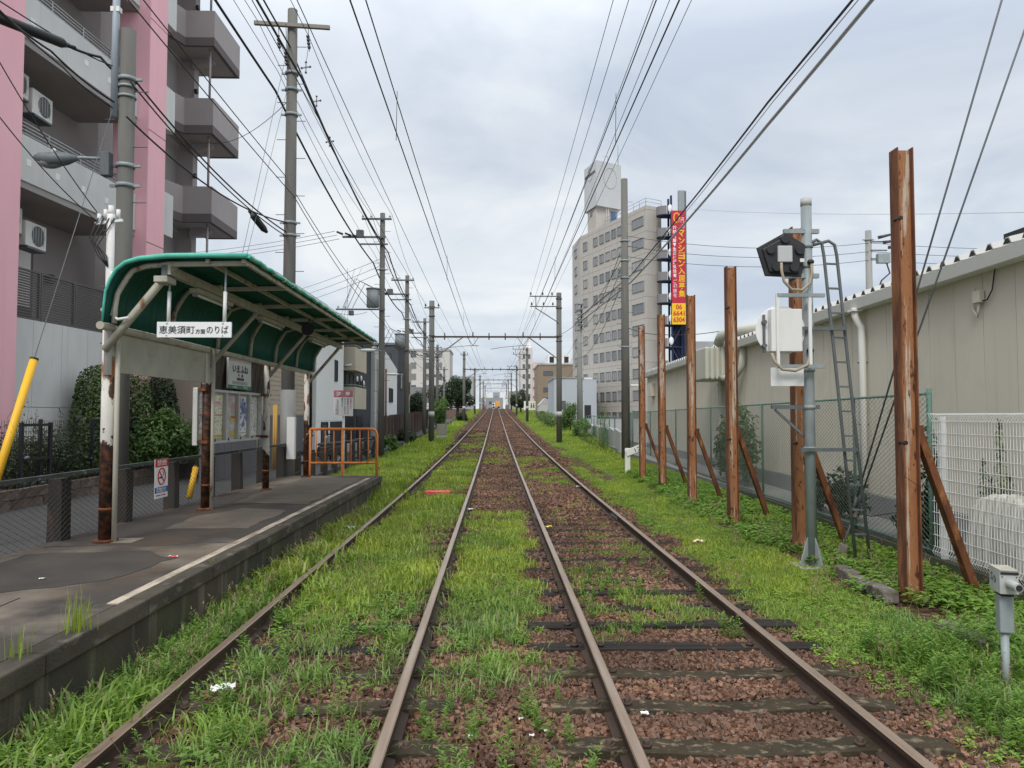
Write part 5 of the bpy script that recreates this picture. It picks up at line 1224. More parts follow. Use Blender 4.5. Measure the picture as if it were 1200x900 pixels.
# ---------------------------------------------------------------- litter and small things
rb = thing('red_board', 'flat red board lying across the left track bed', 'board', (-1.42, 18.2, 0))
x0, x1 = P(499, 577, 18.2).x, P(527.5, 577, 18.2).x
MB().box(x0, x1, 18.0, 18.36, -.13, -.045).top('plank', M('red_board_paint', (.62,.06,.075), .5), (0, 0, 0)) if False else None
MB().box(x0, x1, 18.05, 18.38, -.14, -.065).part('plank', M('red_board_paint', (.66,.055,.08), .5), rb, .01)
MB().box(x0+.06, x0+.12, 18.08, 18.35, -.065, -.055).box(x1-.12, x1-.06, 18.08, 18.35, -.065, -.055).part('batten', bpy.data.materials['red_board_paint'], rb)
def scrap(name, lab, px, py, z, w, d_, m, cat='litter', grp='litter on the ground'):
    y = (HC-z)*F_PX/(py-487.0); x = (px-581)/F_PX*y
    b = MB(); n = 6; vs = []
    rr = random.Random(int(px*7+py)); 
    for i in range(n):
        for j in range(n): vs.append((x+w*(i/(n-1)-.5)+rr.uniform(-.1, .1)*w, y+d_*(j/(n-1)-.5)+rr.uniform(-.1, .1)*d_, z+.01+rr.uniform(0, .35)*min(w, d_)))
    b.add(vs, [(i*n+j, (i+1)*n+j, (i+1)*n+j+1, i*n+j+1) for i in range(n-1) for j in range(n-1)])
    return b.top(name, m, (x, y, z), lab, cat, grp)
wl_ = M('white_litter', (.78,.78,.76), .6, (.55,.54,.5), (30,30,30), .8)
scrap('paper_scrap', 'crumpled white paper in the grass of the left track', 268, 802, -.08, .13, .10, wl_)
scrap('paper_scrap', 'yellowish white crumpled scrap at the foot of the platform', 78, 880, -.08, .10, .06, M('yellow_litter', (.72,.68,.35), .6, (.8,.8,.7), (30,30,30), .8))
scrap('candy_wrapper', 'small red and white wrapper lying on the platform', 210, 650.5, PT, .10, .045, M('red_wrapper', (.6,.03,.05), .4, (.8,.75,.75), (25,25,25), 1, lo=.5, hi=.55))
scrap('paper_scrap', 'tiny white scrap on the dark platform near the left edge', 62, 675, PT, .05, .03, wl_)
scrap('plastic_bag', 'grey white plastic bag in the grass beside the platform edge', 412, 618, -.06, .16, .14, wl_)
scrap('paper_scrap', 'white scrap beside the second rusty post', 898, 623, -.1, .2, .12, wl_)
scrap('paper_scrap', 'pale orange scrap in the right verge', 818, 635, -.1, .14, .1, M('orange_litter', (.7,.55,.4), .6))
scrap('paper_scrap', 'white scrap on the right track ballast', 679, 571, -.1, .16, .1, wl_)
scrap('paper_scrap', 'small yellow scrap beside the inner right rail', 643, 617.5, -.1, .11, .08, M('yellow_scrap', (.75,.6,.1), .6))
scrap('paper_scrap', 'white flake between the tracks far from the camera', 553, 597, -.1, .14, .08, wl_)
for k, (px, py) in enumerate([(552, 857), (623, 857), (610, 838), (640, 852)]):
    scrap('paper_scrap', ['tiny white scrap left of the middle ballast', 'tiny white scrap right of the middle ballast', 'faint grey scrap in the middle ballast', 'small pale scrap by the inner right rail foot'][k], px, py, -.12, .03, .025, wl_)
scrap('feather', 'small white feather between the sleepers of the right track', 753, 833, -.11, .05, .035, wl_)
fpx = P(150, 632, 8.6); MB().box(fpx.x-.2, fpx.x+.13, 8.42, 8.72, PT-.005, PT+.006).top('floor_plate', M('plate_pale', (.22,.19,.145), .85, (.14,.12,.09), (9,9,9), .8), (fpx.x, 8.6, PT), 'pale square plate let into the platform beside the first shelter post', 'plate')

# ---------------------------------------------------------------- tower block on the right
tw = thing('tower_block', 'tall beige ten storey tower block with rows of grey windows right of the track', 'tower block', (17, 105, 0))
A = Vector((13.25, 117)); Bp = Vector((20.05, 99)); C_ = Vector((22.4, 100.3)); A2 = Vector((12.75, 124))
TZ = 29.9
poly = [tuple(A), tuple(Bp), tuple(C_), (26, 125), tuple(A2)]
MB().prism(poly, lambda u, v, k: (u, v, TZ if k else -.5)).part('wall', tower_m, tw)
dirm = (Bp-A); Lm = dirm.length; um = dirm/Lm; nm = Vector((um.y, -um.x));
if nm.dot(Vector((0, -1))) < 0 and nm.x > 0: nm = -nm
ang = math.atan2(um.y, um.x)
def tt(px):
    k = (px-581)/F_PX; return (k*A.y-A.x)/(dirm.x-k*dirm.y)
# window shared meshes
def twin(w, h, nb):
    f = MB(); e = .06
    f.box(-w/2, -w/2+e, -.10, .06, -h/2, h/2).box(w/2-e, w/2, -.10, .06, -h/2, h/2).box(-w/2+e, w/2-e, -.10, .06, h/2-e, h/2).box(-w/2+e, w/2-e, -.12, .06, -h/2, -h/2+e)
    for k in range(1, nb+1): f.box(-w/2+w*k/(nb+1)-.03, -w/2+w*k/(nb+1)+.03, -.05, .05, -h/2+e, h/2-e)
    p = MB().box(-w/2+e, w/2-e, -.02, .03, -h/2+e, h/2-e)
    return f.mesh('window', M('tower_window_frame', (.27,.275,.275), .6) if 'tower_window_frame' not in bpy.data.materials else bpy.data.materials['tower_window_frame']), p
tg = [M('tower_glass_a', (.20,.215,.225), .3, (.26,.27,.275), (.25,.25,.25), .9), M('tower_glass_b', (.15,.165,.175), .2), M('tower_blind', (.34,.34,.33), .5)]
def pane_of(pmb, k): return MB().add(pmb.v, pmb.f).mesh('pane', tg[k])
wf_, wp_ = twin(1.36, 1.32, 1); wpan = [pane_of(wp_, k) for k in range(3)]
wf2, wp2 = twin(3.0, 1.32, 2); wpan2 = [pane_of(wp2, k) for k in range(3)]
wf3, wp3 = twin(2.2, 1.32, 1); wpan3 = [pane_of(wp3, k) for k in range(3)]
def tower_window(fm, pans, x, y, z, rz):
    w = put('window', fm, tw, (x, y, z), (0, 0, rz)); w_p = put('pane', pans[rnd.choice([0, 0, 0, 1, 2])], None, (x, y, z)); w_p.parent = w; w_p.location = (0, 0, 0); w_p.rotation_euler = (0, 0, 0)
    return w
for r_ in range(10):
    z = 1.6+2.93*r_
    for px in (687.0, 699.2, 706.6, 713.8, 721.0, 728.3):
        if r_ == 0 and px == 699.2: continue
        q = A+dirm*tt(px); tower_window(wf_, wpan, q.x, q.y, z, ang)
    q = A+dirm*tt(749.5); tower_window(wf2, wpan2, q.x, q.y, z, ang)
    q = A.lerp(A2, .5); a2 = math.atan2((A-A2).y, (A-A2).x); tower_window(wf3, wpan3, q.x, q.y, z, a2)
# floor joints and panel joints as thin recessed lines
for r_ in range(10):
    z = 3.0+2.93*r_
    p, q = A+nm*.004, Bp+nm*.004
    b = MB(); b.beam((p.x, p.y, z), (q.x, q.y, z), .012, .045); b.beam((Bp.x, Bp.y-.005, z), (C_.x, C_.y-.005, z), .012, .045); b.part('floor_joint', M('joint_grey', (.27,.245,.22), .9) if 'joint_grey' not in bpy.data.materials else bpy.data.materials['joint_grey'], tw)
for px in (684, 691, 695.5, 702.8, 710.2, 717.4, 724.6, 733, 741, 757.5):
    q = A+dirm*tt(px)+nm*.003; MB().beam((q.x, q.y, 0), (q.x, q.y, TZ), .03, .012).part('panel_joint', bpy.data.materials['joint_grey'], tw)
# roof railing
for (p, q) in ((A+dirm*.42, Bp), (Bp, C_)):
    for h in (.5, .95): MB().tube([(p.x, p.y, TZ+h), (q.x, q.y, TZ+h)], .03, 5).part('roof_rail', galv, tw)
    n_ = int((q-p).length/1.5)
    for k in range(n_+1):
        w_ = p.lerp(q, k/max(n_, 1)); MB().tube([(w_.x, w_.y, TZ), (w_.x, w_.y, TZ+.97)], .03, 5).part('rail_post', galv, tw)
# stair head and water tank box
dB = 110
def TP(px, py, d_=dB): return P(px, py, d_)
h0_, h1_ = TP(689, 262), TP(724, 239.5)
c0 = Vector((TP(688.6, 250, 116).x, 116)); c1 = Vector((TP(698.5, 250, 112.8).x, 112.8)); c2 = Vector((TP(724, 250, 114.5).x, 114.5)); c3 = c0+c2-c1
zt_ = TP(0, 238.5, 113).z
MB().prism([tuple(c0), tuple(c1), tuple(c2), tuple(c3)], lambda u, v, k: (u, v, zt_ if k else TZ-.2)).part('stair_head', tower_m, tw)
d0 = Vector((TP(684.8, 250, 116.6).x, 116.6)); d1 = Vector((TP(699, 250, 112).x, 112)); d2 = Vector((TP(728.2, 250, 114.4).x, 114.4)); d3 = d0+d2-d1
ztop = P(698, 187.5, 112).z
tank = M('tank_cladding', (.52,.535,.545), .5, (.46,.475,.485), (.6,.6,.2), .6)
tk = MB().prism([tuple(d0), tuple(d1), tuple(d2), tuple(d3)], lambda u, v, k: (u, v, ztop if k else zt_+.02)).part('tank_screen', tank, tw)
uL = (d1-d0).normalized(); nL = Vector((uL.y, -uL.x)); 
if nL.x > 0: nL = -nL
zs = P(692, 205, 114.3).z
e0, e1 = d0.lerp(d1, .08)+nL*.02, d0.lerp(d1, .92)+nL*.02
MB().beam((e0.x, e0.y, zs), (e1.x, e1.y, zs), .04, .42).part('name_strip', M('faded_dark_print', (.19,.21,.22), .7), tk)
for k in range(8):
    f0 = d0.lerp(d1, .12+.1*k)+nL*.05; f1 = d0.lerp(d1, .17+.1*k)+nL*.05
    MB().beam((f0.x, f0.y, zs), (f1.x, f1.y, zs), .02, .3).part('print_block', black, tk)
fm_ = M('faded_mark', (.40,.42,.44), .6); uR = (d2-d1).normalized(); nR = Vector((uR.y, -uR.x))
if nR.y > 0: nR = -nR
cR = d1.lerp(d2, .55)+nR*.02; zc = ztop-2.4
MB().tube([(cR.x+uR.x*1.25*math.cos(a), cR.y+uR.y*1.25*math.cos(a), zc+1.6*math.sin(a)) for a in np.linspace(0, 2*math.pi, 33)], .035, 5, False).part('faded_ring', fm_, tk)
cL = d0.lerp(d1, .5)+nL*.02
MB().tube([(cL.x+uL.x*1.0*math.cos(a), cL.y+uL.y*1.0*math.cos(a), ztop-1.5+1.0*math.sin(a)) for a in np.linspace(0, 2*math.pi, 25)], .035, 5, False).part('faded_ring', fm_, tk)
MB().tube([(d1.lerp(d2, .45).x, 113, ztop), (d1.lerp(d2, .45).x, 113, ztop+1.0)], .03, 5).tube([(d1.lerp(d2, .25).x, 113, ztop+.95), (d1.lerp(d2, .5).x, 113, ztop+.8)], .025, 5).part('aerial', galv, tw)
MB().tube([(d1.lerp(d2, .87).x, 114, ztop), (d1.lerp(d2, .87).x, 114, ztop+3.0)], .05, 6).part('lightning_rod', galv, tw)
q = c1.lerp(c2, .80); n2_ = nR
MB().prism([(-.55, 0), (.55, 0), (.55, 2.0), (-.55, 2.0)], lambda u, v, k: (q.x+uR.x*u+n2_.x*(.04+.04*k), q.y+uR.y*u+n2_.y*(.04+.04*k), TP(0, 258, 113.5).z+v)).part('door', M('blue_door', (.07,.12,.26), .6), tw)
q = c0.lerp(c1, .45); uc = (c1-c0).normalized(); nc_ = Vector((uc.y, -uc.x)); nc_ = -nc_ if nc_.x > 0 else nc_
MB().prism([(-.35, 0), (.35, 0), (.35, .9), (-.35, .9)], lambda u, v, k: (q.x+uc.x*u+nc_.x*.05*k, q.y+uc.y*u+nc_.y*.05*k, TP(0, 249, 114).z+v)).part('slot_window', glass, tw)
zl_ = TP(0, 262, 113).z
for k in range(2):
    l0 = c1.lerp(c2, .42+.09*k)+nR*.35; MB().tube([(l0.x, l0.y, zl_-1), (l0.x, l0.y, ztop-3.5)], .035, 5).part('ladder_stile', beige_trim, tw)
pl0 = c1.lerp(c2, .1)+nR*.1; pl1 = c1.lerp(c2, .8)+nR*.1
b = MB(); b.hexa([(pl0.x, pl0.y, zl_-.3), (pl0.x+nR.x*.9, pl0.y+nR.y*.9, zl_-.3), (pl1.x+nR.x*.9, pl1.y+nR.y*.9, zl_-.3), (pl1.x, pl1.y, zl_-.3)], [(pl0.x, pl0.y, zl_-.2), (pl0.x+nR.x*.9, pl0.y+nR.y*.9, zl_-.2), (pl1.x+nR.x*.9, pl1.y+nR.y*.9, zl_-.2), (pl1.x, pl1.y, zl_-.2)]); b.part('landing', navy, tw)
for h in (.4, .8, 1.1): MB().tube([(pl0.x+nR.x*.9, pl0.y+nR.y*.9, zl_-.2+h), (pl1.x+nR.x*.9, pl1.y+nR.y*.9, zl_-.2+h)], .03, 5).part('landing_rail', galv, tw)
# blue fire stair
sx0, sx1 = P(776, 300, 98.6).x, P(799, 300, 98.6).x
stz = P(0, 240, 98.6).z
for x_ in (P(783, 0, 98.6).x, P(797.5, 0, 98.6).x):
    for y_ in (98.0, 99.6): MB().box(x_-.12, x_+.12, y_-.12, y_+.12, -.3, stz+1.6).part('stair_column', navy, tw)
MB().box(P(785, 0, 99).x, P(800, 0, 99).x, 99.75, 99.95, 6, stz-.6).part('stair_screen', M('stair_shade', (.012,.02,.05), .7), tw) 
for r_ in range(10):
    z = 2.0+2.93*r_
    lx = P(779.5, 300, 98.6).x
    MB().prism([(lx+1.15*math.cos(a), 98.6+1.0*math.sin(a)) for a in np.linspace(math.pi*.5, math.pi*1.5, 9)]+[(lx+1.9, 97.6), (lx+1.9, 99.6)], lambda u, v, k: (u, v, z-.12 if k else z)).part('landing', navy, tw)
    b = MB(); pts = [(lx+1.15*math.cos(a), 98.6+1.0*math.sin(a)) for a in np.linspace(math.pi*.5, math.pi*1.5, 9)]
    for (a_, c_), (e_, f_) in zip(pts, pts[1:]): b.hexa([(a_, c_, z), (e_, f_, z), (e_+.03, f_, z), (a_+.03, c_, z)], [(a_, c_, z+1.1), (e_, f_, z+1.1), (e_+.03, f_, z+1.1), (a_+.03, c_, z+1.1)])
    b.part('landing_guard', M('guard_grey', (.20,.19,.19), .7) if 'guard_grey' not in bpy.data.materials else bpy.data.materials['guard_grey'], tw)
    xa, xb2 = lx+.6, P(797, 300, 98.6).x
    if r_ % 2: xa, xb2 = xb2, xa
    MB().beam((xa, 98.2, z-2.7), (xb2, 98.2, z-.1), .9, .18).beam((xa, 97.75, z-1.8), (xb2, 97.75, z+.8), .05, .06).part('stair_flight', navy, tw)
    w0 = P(785.5, 300, 97.9).x
    if r_ > 2: MB().ell((w0, 97.75, z+.75), (.32, .12, .55), 10, 6).part('white_cover', white_clean, tw)
# billboard
bb = thing('billboard', 'tall red and yellow vertical billboard in Japanese on the blue stair of the tower', 'billboard', (23.6, 97, 14))
bx0, bx1 = P(787.3, 300, 97).x, P(803.3, 300, 97).x; bz1 = P(0, 242.0, 97).z; bz0 = P(0, 378, 97).z
zy = P(0, 352.5, 97).z
MB().box(bx0, bx1, 97, 97.2, zy, bz1).part('red_face', red_sign, bb)
MB().box(bx0-.03, bx1-.03, 97, 97.2, bz0, zy-.02).part('yellow_face', yellow_sign, bb)
MB().box(bx1+.005, bx1+.16, 96.98, 97.6, bz0, bz1+2.6).part('edge_frame', galv_dark, bb)
MB().box(P(793, 0, 97).x, bx1, 97.1, 97.5, bz1+.02, bz1+2.7).part('upper_panel', galv, bb)
MB().box(bx0, bx1, 97.21, 97.7, bz0+.3, bz1-.2).part('back_frame', navy, bb)
W = bx1-bx0; H = bz1-zy
ye = M('yellow_lettering', (.78,.46,.02), .6)
o_ = lambda fx_, fz: (bx0+W*fx_, 97, bz1-H*fz)
letter('０', ye, (W*.52, H*.115), bb, o_(.12, .135), (1, 0, 0)); letter('円', white_ink, (W*.22, H*.055), bb, o_(.68, .13), (1, 0, 0)); letter('の', white_ink, (W*.22, H*.05), bb, o_(.72, .195), (1, 0, 0))
for k, ch in enumerate('マンション入居募集'):
    letter(ch, ye, (W*.48, H*.074), bb, o_(.47, .284+.0815*k), (1, 0, 0), extrude=.01, bold=.025)
for k, ch in enumerate('初期入居▼生活保護受給者'):
    letter(ch, white_ink, (W*.25, H*.040), bb, o_(.08, .205+.047*k), (1, 0, 0), extrude=.01, bold=.025)
for k, ch in enumerate('ご相談を'): letter(ch, M('pale_pink_ink', (.75,.45,.5), .6) if 'pale_pink_ink' not in bpy.data.materials else bpy.data.materials['pale_pink_ink'], (W*.28, H*.045), bb, o_(.08, .79+.05*k), (1, 0, 0), extrude=.01, bold=.025)
for k, (s, f) in enumerate((('06', .45), ('6641', .84), ('6304', .84))):
    letter(s, redink, (W*f, (zy-bz0)*.24), bb, (bx0+W*(1-f)/2-.03, 97, zy-(zy-bz0)*(.30+.30*k)), (1, 0, 0), extrude=.01, bold=.025)
# boxy roof units right of the tower
rb_ = box_house('grey_rooftop_block', 'distant pale grey block behind the shed roof right of the blue stair', 'building', 29.5, 34.5, 118, 124, 13.5, M('grey_block', (.40,.415,.43), .7, (.33,.34,.36), (.5,.5,.5), .7), 0)
for k in range(3): MB().box(30.2+1.4*k, 31.0+1.4*k, 117.8, 118, 9, 12.5-k*.6).part('duct', galv, rb_)

# ---------------------------------------------------------------- buildings further along on the right
b1 = box_house('pale_blue_warehouse', 'pale blue grey windowless warehouse left of the tower', 'building', 8.1, 14, 104, 116, 6.9, M('pale_blue_sheet', (.42,.455,.49), .6, (.37,.40,.44), (.3,.3,.2), .6), .6)
MB().box(8.0, 14.1, 103.9, 116.1, 6.9, 7.1).part('roof', galv, b1); win(b1, ('y', 104), 9.0, 9.7, 2.6, 3.8, galv_dark, glass, 0); win(b1, ('y', 104), 8.6, 9.1, 5.0, 6.3, galv, glass_grey, 0); MB().box(12.3, 13.2, 103.95, 104, 1, 3.2).part('door', dark, b1)
b2 = box_house('brown_building', 'brown three storey building with ribbon windows beyond the warehouse', 'building', 7.7, 14.0, 136, 150, 10.9, M('brown_render', (.30,.235,.175), .85, (.26,.20,.15), (.3,.3,.2), .6), 1)
for z in (4.2, 6.0, 9.0): win(b2, ('y', 136), 8.6, 9.9 if z < 9 else 10.4, z, z+.85, galv_dark, glass, 1)
MB().box(7.62, 14.1, 135.9, 150.1, 10.9, 11.2).part('parapet', concrete, b2); MB().box(9.6, 13.8, 138, 146, 11.2, 13.0).part('roof_hut', white_siding, b2)
for k in range(3): MB().box(9.9+1.35*k, 10.7+1.35*k, 137.93, 138, 11.5, 12.6).part('vent', dark, b2)
b3 = box_house('pink_white_apartments', 'pale pink and white apartment block with balconies far along on the right', 'apartment block', 6.5, 9.6, 196, 214, 19.5, M('far_white', (.60,.57,.55), .85), 2)
for r_ in range(5):
    for c in range(2): win(b3, ('y', 196), 7.0+1.35*c, 7.7+1.35*c, 6.2+2.6*r_, 7.4+2.6*r_, galv, glass, 0)
MB().box(9.6, 12.6, 195.5, 212, 2, 15.6).part('balcony_wing', M('far_pink', (.56,.43,.41), .85), b3)
for r_ in range(5): MB().box(9.65, 12.65, 195.0, 195.5, 4.4+2.4*r_, 5.3+2.4*r_).part('balcony', M('far_pink_light', (.64,.52,.50), .85) if 'far_pink_light' not in bpy.data.materials else bpy.data.materials['far_pink_light'], b3)
MB().box(8.0, 9.2, 197, 200, 19.5, 22).part('roof_hut', white_siding, b3)
b4 = box_house('gabled_hut', 'small pale gabled hut at the foot of the brown building', 'hut', 7.0, 10.0, 121, 127, 3.4, M('hut_render', (.50,.49,.47), .8), 1)
MB().prism([(6.9, 3.4), (10.1, 3.4), (8.0, 4.6)], lambda u, v, k: (u, 121 if not k else 127, v)).part('roof', M('hut_roof', (.42,.42,.41), .7), b4); MB().box(8.3, 9.9, 120.95, 121, 1, 2.6).part('shutter', galv_dark, b4)
sb = thing('roadside_board', 'white and yellow board with two dark blue figures beyond the tower', 'board', (5.0, 118, 1.6))
sx0_, sz0_ = XZ(614, 480.5, 118); sx1_, sz1_ = XZ(627.5, 470, 118)
MB().box(sx0_, sx1_, 118, 118.15, sz0_, sz1_).part('face', M('board_white', (.72,.70,.58), .6), sb); MB().box(sx0_, sx0_+.35, 117.95, 118, sz0_, sz1_).part('side_strip', white_clean, sb)
MB().box(sx0_+.4, sx0_+.62, 117.97, 118, sz0_, sz1_).part('yellow_strip', M('board_yellow', (.75,.68,.25), .6), sb)
for k in range(2): MB().box(sx0_+1.05+.38*k, sx0_+1.27+.38*k, 117.96, 118, sz0_+.35, sz0_+.85).ell((sx0_+1.16+.38*k, 117.97, sz0_+1.0), (.09,.02,.11), 8, 5).part('figure_print', M('figure_blue', (.05,.07,.16), .6) if 'figure_blue' not in bpy.data.materials else bpy.data.materials['figure_blue'], sb)
MB().tube([(sx0_+.3, 118.2, .5), (sx0_+.3, 118.2, sz0_+.3)], .06, 6).tube([(sx1_-.3, 118.2, .5), (sx1_-.3, 118.2, sz0_+.3)], .06, 6).part('post', galv, sb)
# far end of the line
fe = [('distant_block', 'distant pale block straight ahead at the end of the line', -6.5, 3.2, 330, 338, 9.6), ('distant_block', 'distant grey block left of the end of the line', -22, -9, 300, 310, 17.5), ('distant_block', 'distant tan block right of the end of the line', 5.5, 14, 300, 312, 11.5), ('distant_block', 'distant slim pale tower at the end of the line', -1.3, 1.8, 345, 352, 12.5)]
for k, (n_, l, x0, x1, y0, y1, z1) in enumerate(fe):
    t = box_house(n_, l, 'building', x0, x1, y0, y1, z1, M('distant_render_%d' % k, [(.30,.31,.33), (.36,.37,.38), (.32,.30,.28), (.33,.335,.35)][k], .85), 3)
    for r_ in range(3):
        for c in range(3): win(t, ('y', y0), x0+.8+(x1-x0-1.6)*c/3, x0+.8+(x1-x0-1.6)*(c+.5)/3, z1-3-2.8*r_, z1-1.6-2.8*r_, galv, glass, 0)
ov = thing('crossing_truck', 'small orange truck crossing the tracks in the far distance', 'truck', (0, 236, 4))
MB().box(-.15, 1.35, 235, 237, 4.5, 6.3).part('cargo_box', M('truck_orange', (.75,.36,.10), .5), ov, .08); MB().box(-1.2, -.2, 235.2, 236.8, 4.4, 5.7).part('cab', white, ov, .1)
for x in (-.7, .9): MB().tube([(x, 234.95, 4.35), (x, 235.3, 4.35)], .3, 14).part('wheel', black, ov)
MB().box(-1.1, -.5, 235.15, 235.2, 5.0, 5.5).part('window', dark, ov)
for k, (px, l) in enumerate([(568.5, 'red level crossing box left of the far rails'), (593.5, 'red level crossing box right of the far rails')]):
    p = P(px, 478, 205); t = thing('crossing_box', l, 'crossing box', (p.x, 205, 3.4), 'level crossing boxes')
    MB().box(p.x-.3, p.x+.3, 205, 205.6, 3.4, 4.7).part('case', M('crossing_red', (.28,.07,.06), .6) if 'crossing_red' not in bpy.data.materials else bpy.data.materials['crossing_red'], t, .05)
    MB().tube([(p.x, 204.9, 3.3), (p.x, 204.9, 7)], .09, 8).part('mast', white, t)
    b = MB(); b.beam((p.x-.5, 204.8, 6.2), (p.x+.5, 204.8, 7.0), .08, .16).beam((p.x-.5, 204.78, 7.0), (p.x+.5, 204.78, 6.2), .08, .16); b.part('crossbuck', M('crossbuck_ochre', (.35,.28,.12), .7) if 'crossbuck_ochre' not in bpy.data.materials else bpy.data.materials['crossbuck_ochre'], t)
# low wall and green hoarding before the tower
lw = thing('concrete_wall', 'low grey concrete wall with green railing below the tower', 'wall', (6.2, 46, .2))
p0_, p1_ = (7.2, 60), (5.55, 33.5)
for k in range(9):
    a_ = [p0_[i]+(p1_[i]-p0_[i])*k/9 for i in (0, 1)]; c_ = [p0_[i]+(p1_[i]-p0_[i])*(k+.985)/9 for i in (0, 1)]
    MB().hexa([(a_[0], a_[1], -.1), (c_[0], c_[1], -.1), (c_[0]+.15, c_[1], -.1), (a_[0]+.15, a_[1], -.1)], [(a_[0], a_[1], 1.15), (c_[0], c_[1], 1.0), (c_[0]+.15, c_[1], 1.0), (a_[0]+.15, a_[1], 1.15)]).part('wall_panel', concrete if k % 3 else M('green_hoarding_%d' % k, (.10,.19,.15), .7), lw)
    MB().tube([(a_[0]+.05, a_[1], 1.0), (a_[0]+.05, a_[1], 1.75)], .03, 6).part('rail_post', green_fence, lw)
MB().tube([(p0_[0]+.05, p0_[1], 1.75), (p1_[0]+.05, p1_[1], 1.65)], .025, 6).part('rail', green_fence, lw)
gt_ = thing('fence_gate', 'green wire gate with a white notice at the far end of the chain-link fence', 'gate', (6.3, 34, .1))
yg = 36.3
MB().tube([(P(738, 0, yg).x, yg, 0), (P(738, 0, yg).x, yg, 2.0)], .04, 8).tube([(P(749, 0, yg).x, yg, 0), (P(749, 0, yg).x, yg, 2.0)], .04, 8).tube([(P(738, 0, yg).x, yg, 1.95), (P(749, 0, yg).x, yg, 1.95)], .03, 8).part('frame', green_fence, gt_)
q0, q1 = XZ(746, 513, yg-.3), XZ(751, 499.5, yg-.3); MB().box(q0[0], q1[0], yg-.32, yg-.3, q0[1], q1[1]).part('notice', M('notice_pale', (.66,.62,.57), .7), gt_)
# ---------------------------------------------------------------- poles
def pole(name, label, x, y, z0, z1, r0, r1, m, group=None, cat='utility pole', bands=(), bolts=True):
    t = thing(name, label, cat, (x, y, z0), group)
    s = MB().tube([(x, y, z0-.3), (x, y, (z0+z1)/2), (x, y, z1)], [r0, (r0+r1)/2, r1], 16).part('shaft', m, t)
    for z in bands:
        b = MB().tube([(x, y, z-.03), (x, y, z+.03)], (r0+r1)/2+.018, 14)
        b.box(x-.24, x-.12, y-.02, y+.02, z-.02, z+.02).box(x+.12, x+.24, y-.02, y+.02, z-.02, z+.02).part('band', galv, t)
    if bolts:
        k = 0; z = z0+1.9
        while z < z1-.6:
            s_ = 1 if k % 2 else -1; MB().tube([(x+s_*.1, y, z), (x+s_*.34, y, z)], .009, 5).part('step_bolt', galv_dark, t); z += .45; k += 1
    return t
def insulator(t, x, y, z, h=.16, m=None):
    MB().tube([(x, y, z), (x, y, z+h*.4)], .012, 6).tube([(x, y, z+h*.3), (x, y, z+h*.55), (x, y, z+h)], [.05, .055, .025], 10).part('insulator', m or white, t)
def arm(t, x0, x1, y, z, w=.075, m=galv_dark): return MB().beam((x0, y, z), (x1, y, z), w, w).part('crossarm', m, t)
LX = -4.87
n1p = P(141.5, 450, 12).x
np1 = pole('utility_pole', 'near concrete utility pole with street lamp in front of the apartment block', n1p, 12, .1, P(148, 36, 12).z, .135, .118, concrete_pole, 'utility poles along the road', bands=(5.42, 5.74, 7.15))
for z in (6.86, 7.02): MB().tube([(n1p, 12, z-.02), (n1p, 12, z+.02)], .14, 14).part('strap', galv, np1)
MB().tube([(n1p-.15, 11.9, 6.5), (n1p-.15, 11.9, 9.2)], .055, 10).part('riser_pipe', M('riser_grey', (.30,.34,.38), .5), np1)
MB().box(n1p-.22, n1p-.08, 11.85, 11.95, 8.2, 8.28).part('pipe_clamp', white, np1)
lamp = thing('street_lamp', 'grey street lamp head on a short arm from the near utility pole', 'street lamp', (n1p-.3, 11.9, 5.6))
za_ = P(100, 188, 12).z
hx = P(45, 185, 12).x
MB().box(n1p-.33, n1p-.19, 11.85, 12.0, za_-.28, za_+.10).part('control_box', galv_dark, lamp, .01)
MB().tube([(n1p-.25, 11.92, za_), (hx+.75, 11.9, za_+.01), (hx+.55, 11.9, za_)], .026, 8).part('arm', galv, lamp)
hd = MB().tube([(hx, 11.9, za_+.02), (hx+.08, 11.9, za_+.01), (hx+.28, 11.9, za_-.03), (hx+.5, 11.9, za_-.01), (hx+.68, 11.9, za_)], [.03, .08, .125, .10, .035], 14).part('head', galv_dark, lamp)
MB().ell((hx+.26, 11.9, za_-.07), (.20, .09, .10), 14, 7).part('lens', M('lamp_lens', (.16,.17,.165), .25), hd)
MB().tube([(hx+.3, 11.9, za_+.08), (hx+.3, 11.9, za_+.15)], [.035, .028], 10).part('photocell', M('photocell_cream', (.6,.58,.48), .5), hd)
p2 = pole('utility_pole', 'tall concrete utility pole with timber crossarm rising behind the shelter roof', LX, 17.7, .1, 11.45, .165, .115, concrete_pole, 'utility poles along the road', bands=(6.3, 6.0, 8.9, 9.5, 9.9))
ca = MB().beam((LX-.86, 17.55, 11.05), (LX+.92, 17.55, 10.95), .085, .085).part('crossarm', M('crossarm_timber', (.24,.22,.19), .85), p2)
for k, (dx_, dz_) in enumerate(((-.28, -.35), (-.1, -.75), (.42, -.35))):
    b = MB()
    for i in range(4): z = 10.95+dz_+.12-.085*i; b.tube([(LX+dx_+.01*i, 17.5, z), (LX+dx_+.012*i, 17.5, z-.05)], [.045, .03], 8)
    b.tube([(LX+dx_, 17.5, 11.0), (LX+dx_+.04, 17.5, 10.7+dz_)], .008, 4); b.part('insulator', M('dark_porcelain', (.05,.05,.055), .3) if 'dark_porcelain' not in bpy.data.materials else bpy.data.materials['dark_porcelain'], p2)
por = bpy.data.materials['dark_porcelain']
MB().tube([(LX, 17.7, .1), (LX, 17.7, 2.35)], .175, 16).part('pale_sleeve', M('pole_wrap', (.25,.25,.24), .6, (.19,.19,.18), (2,2,1), .6), p2); MB().box(LX+.06, LX+.24, 17.42, 17.56, .75, 1.72).part('white_board', white, p2)
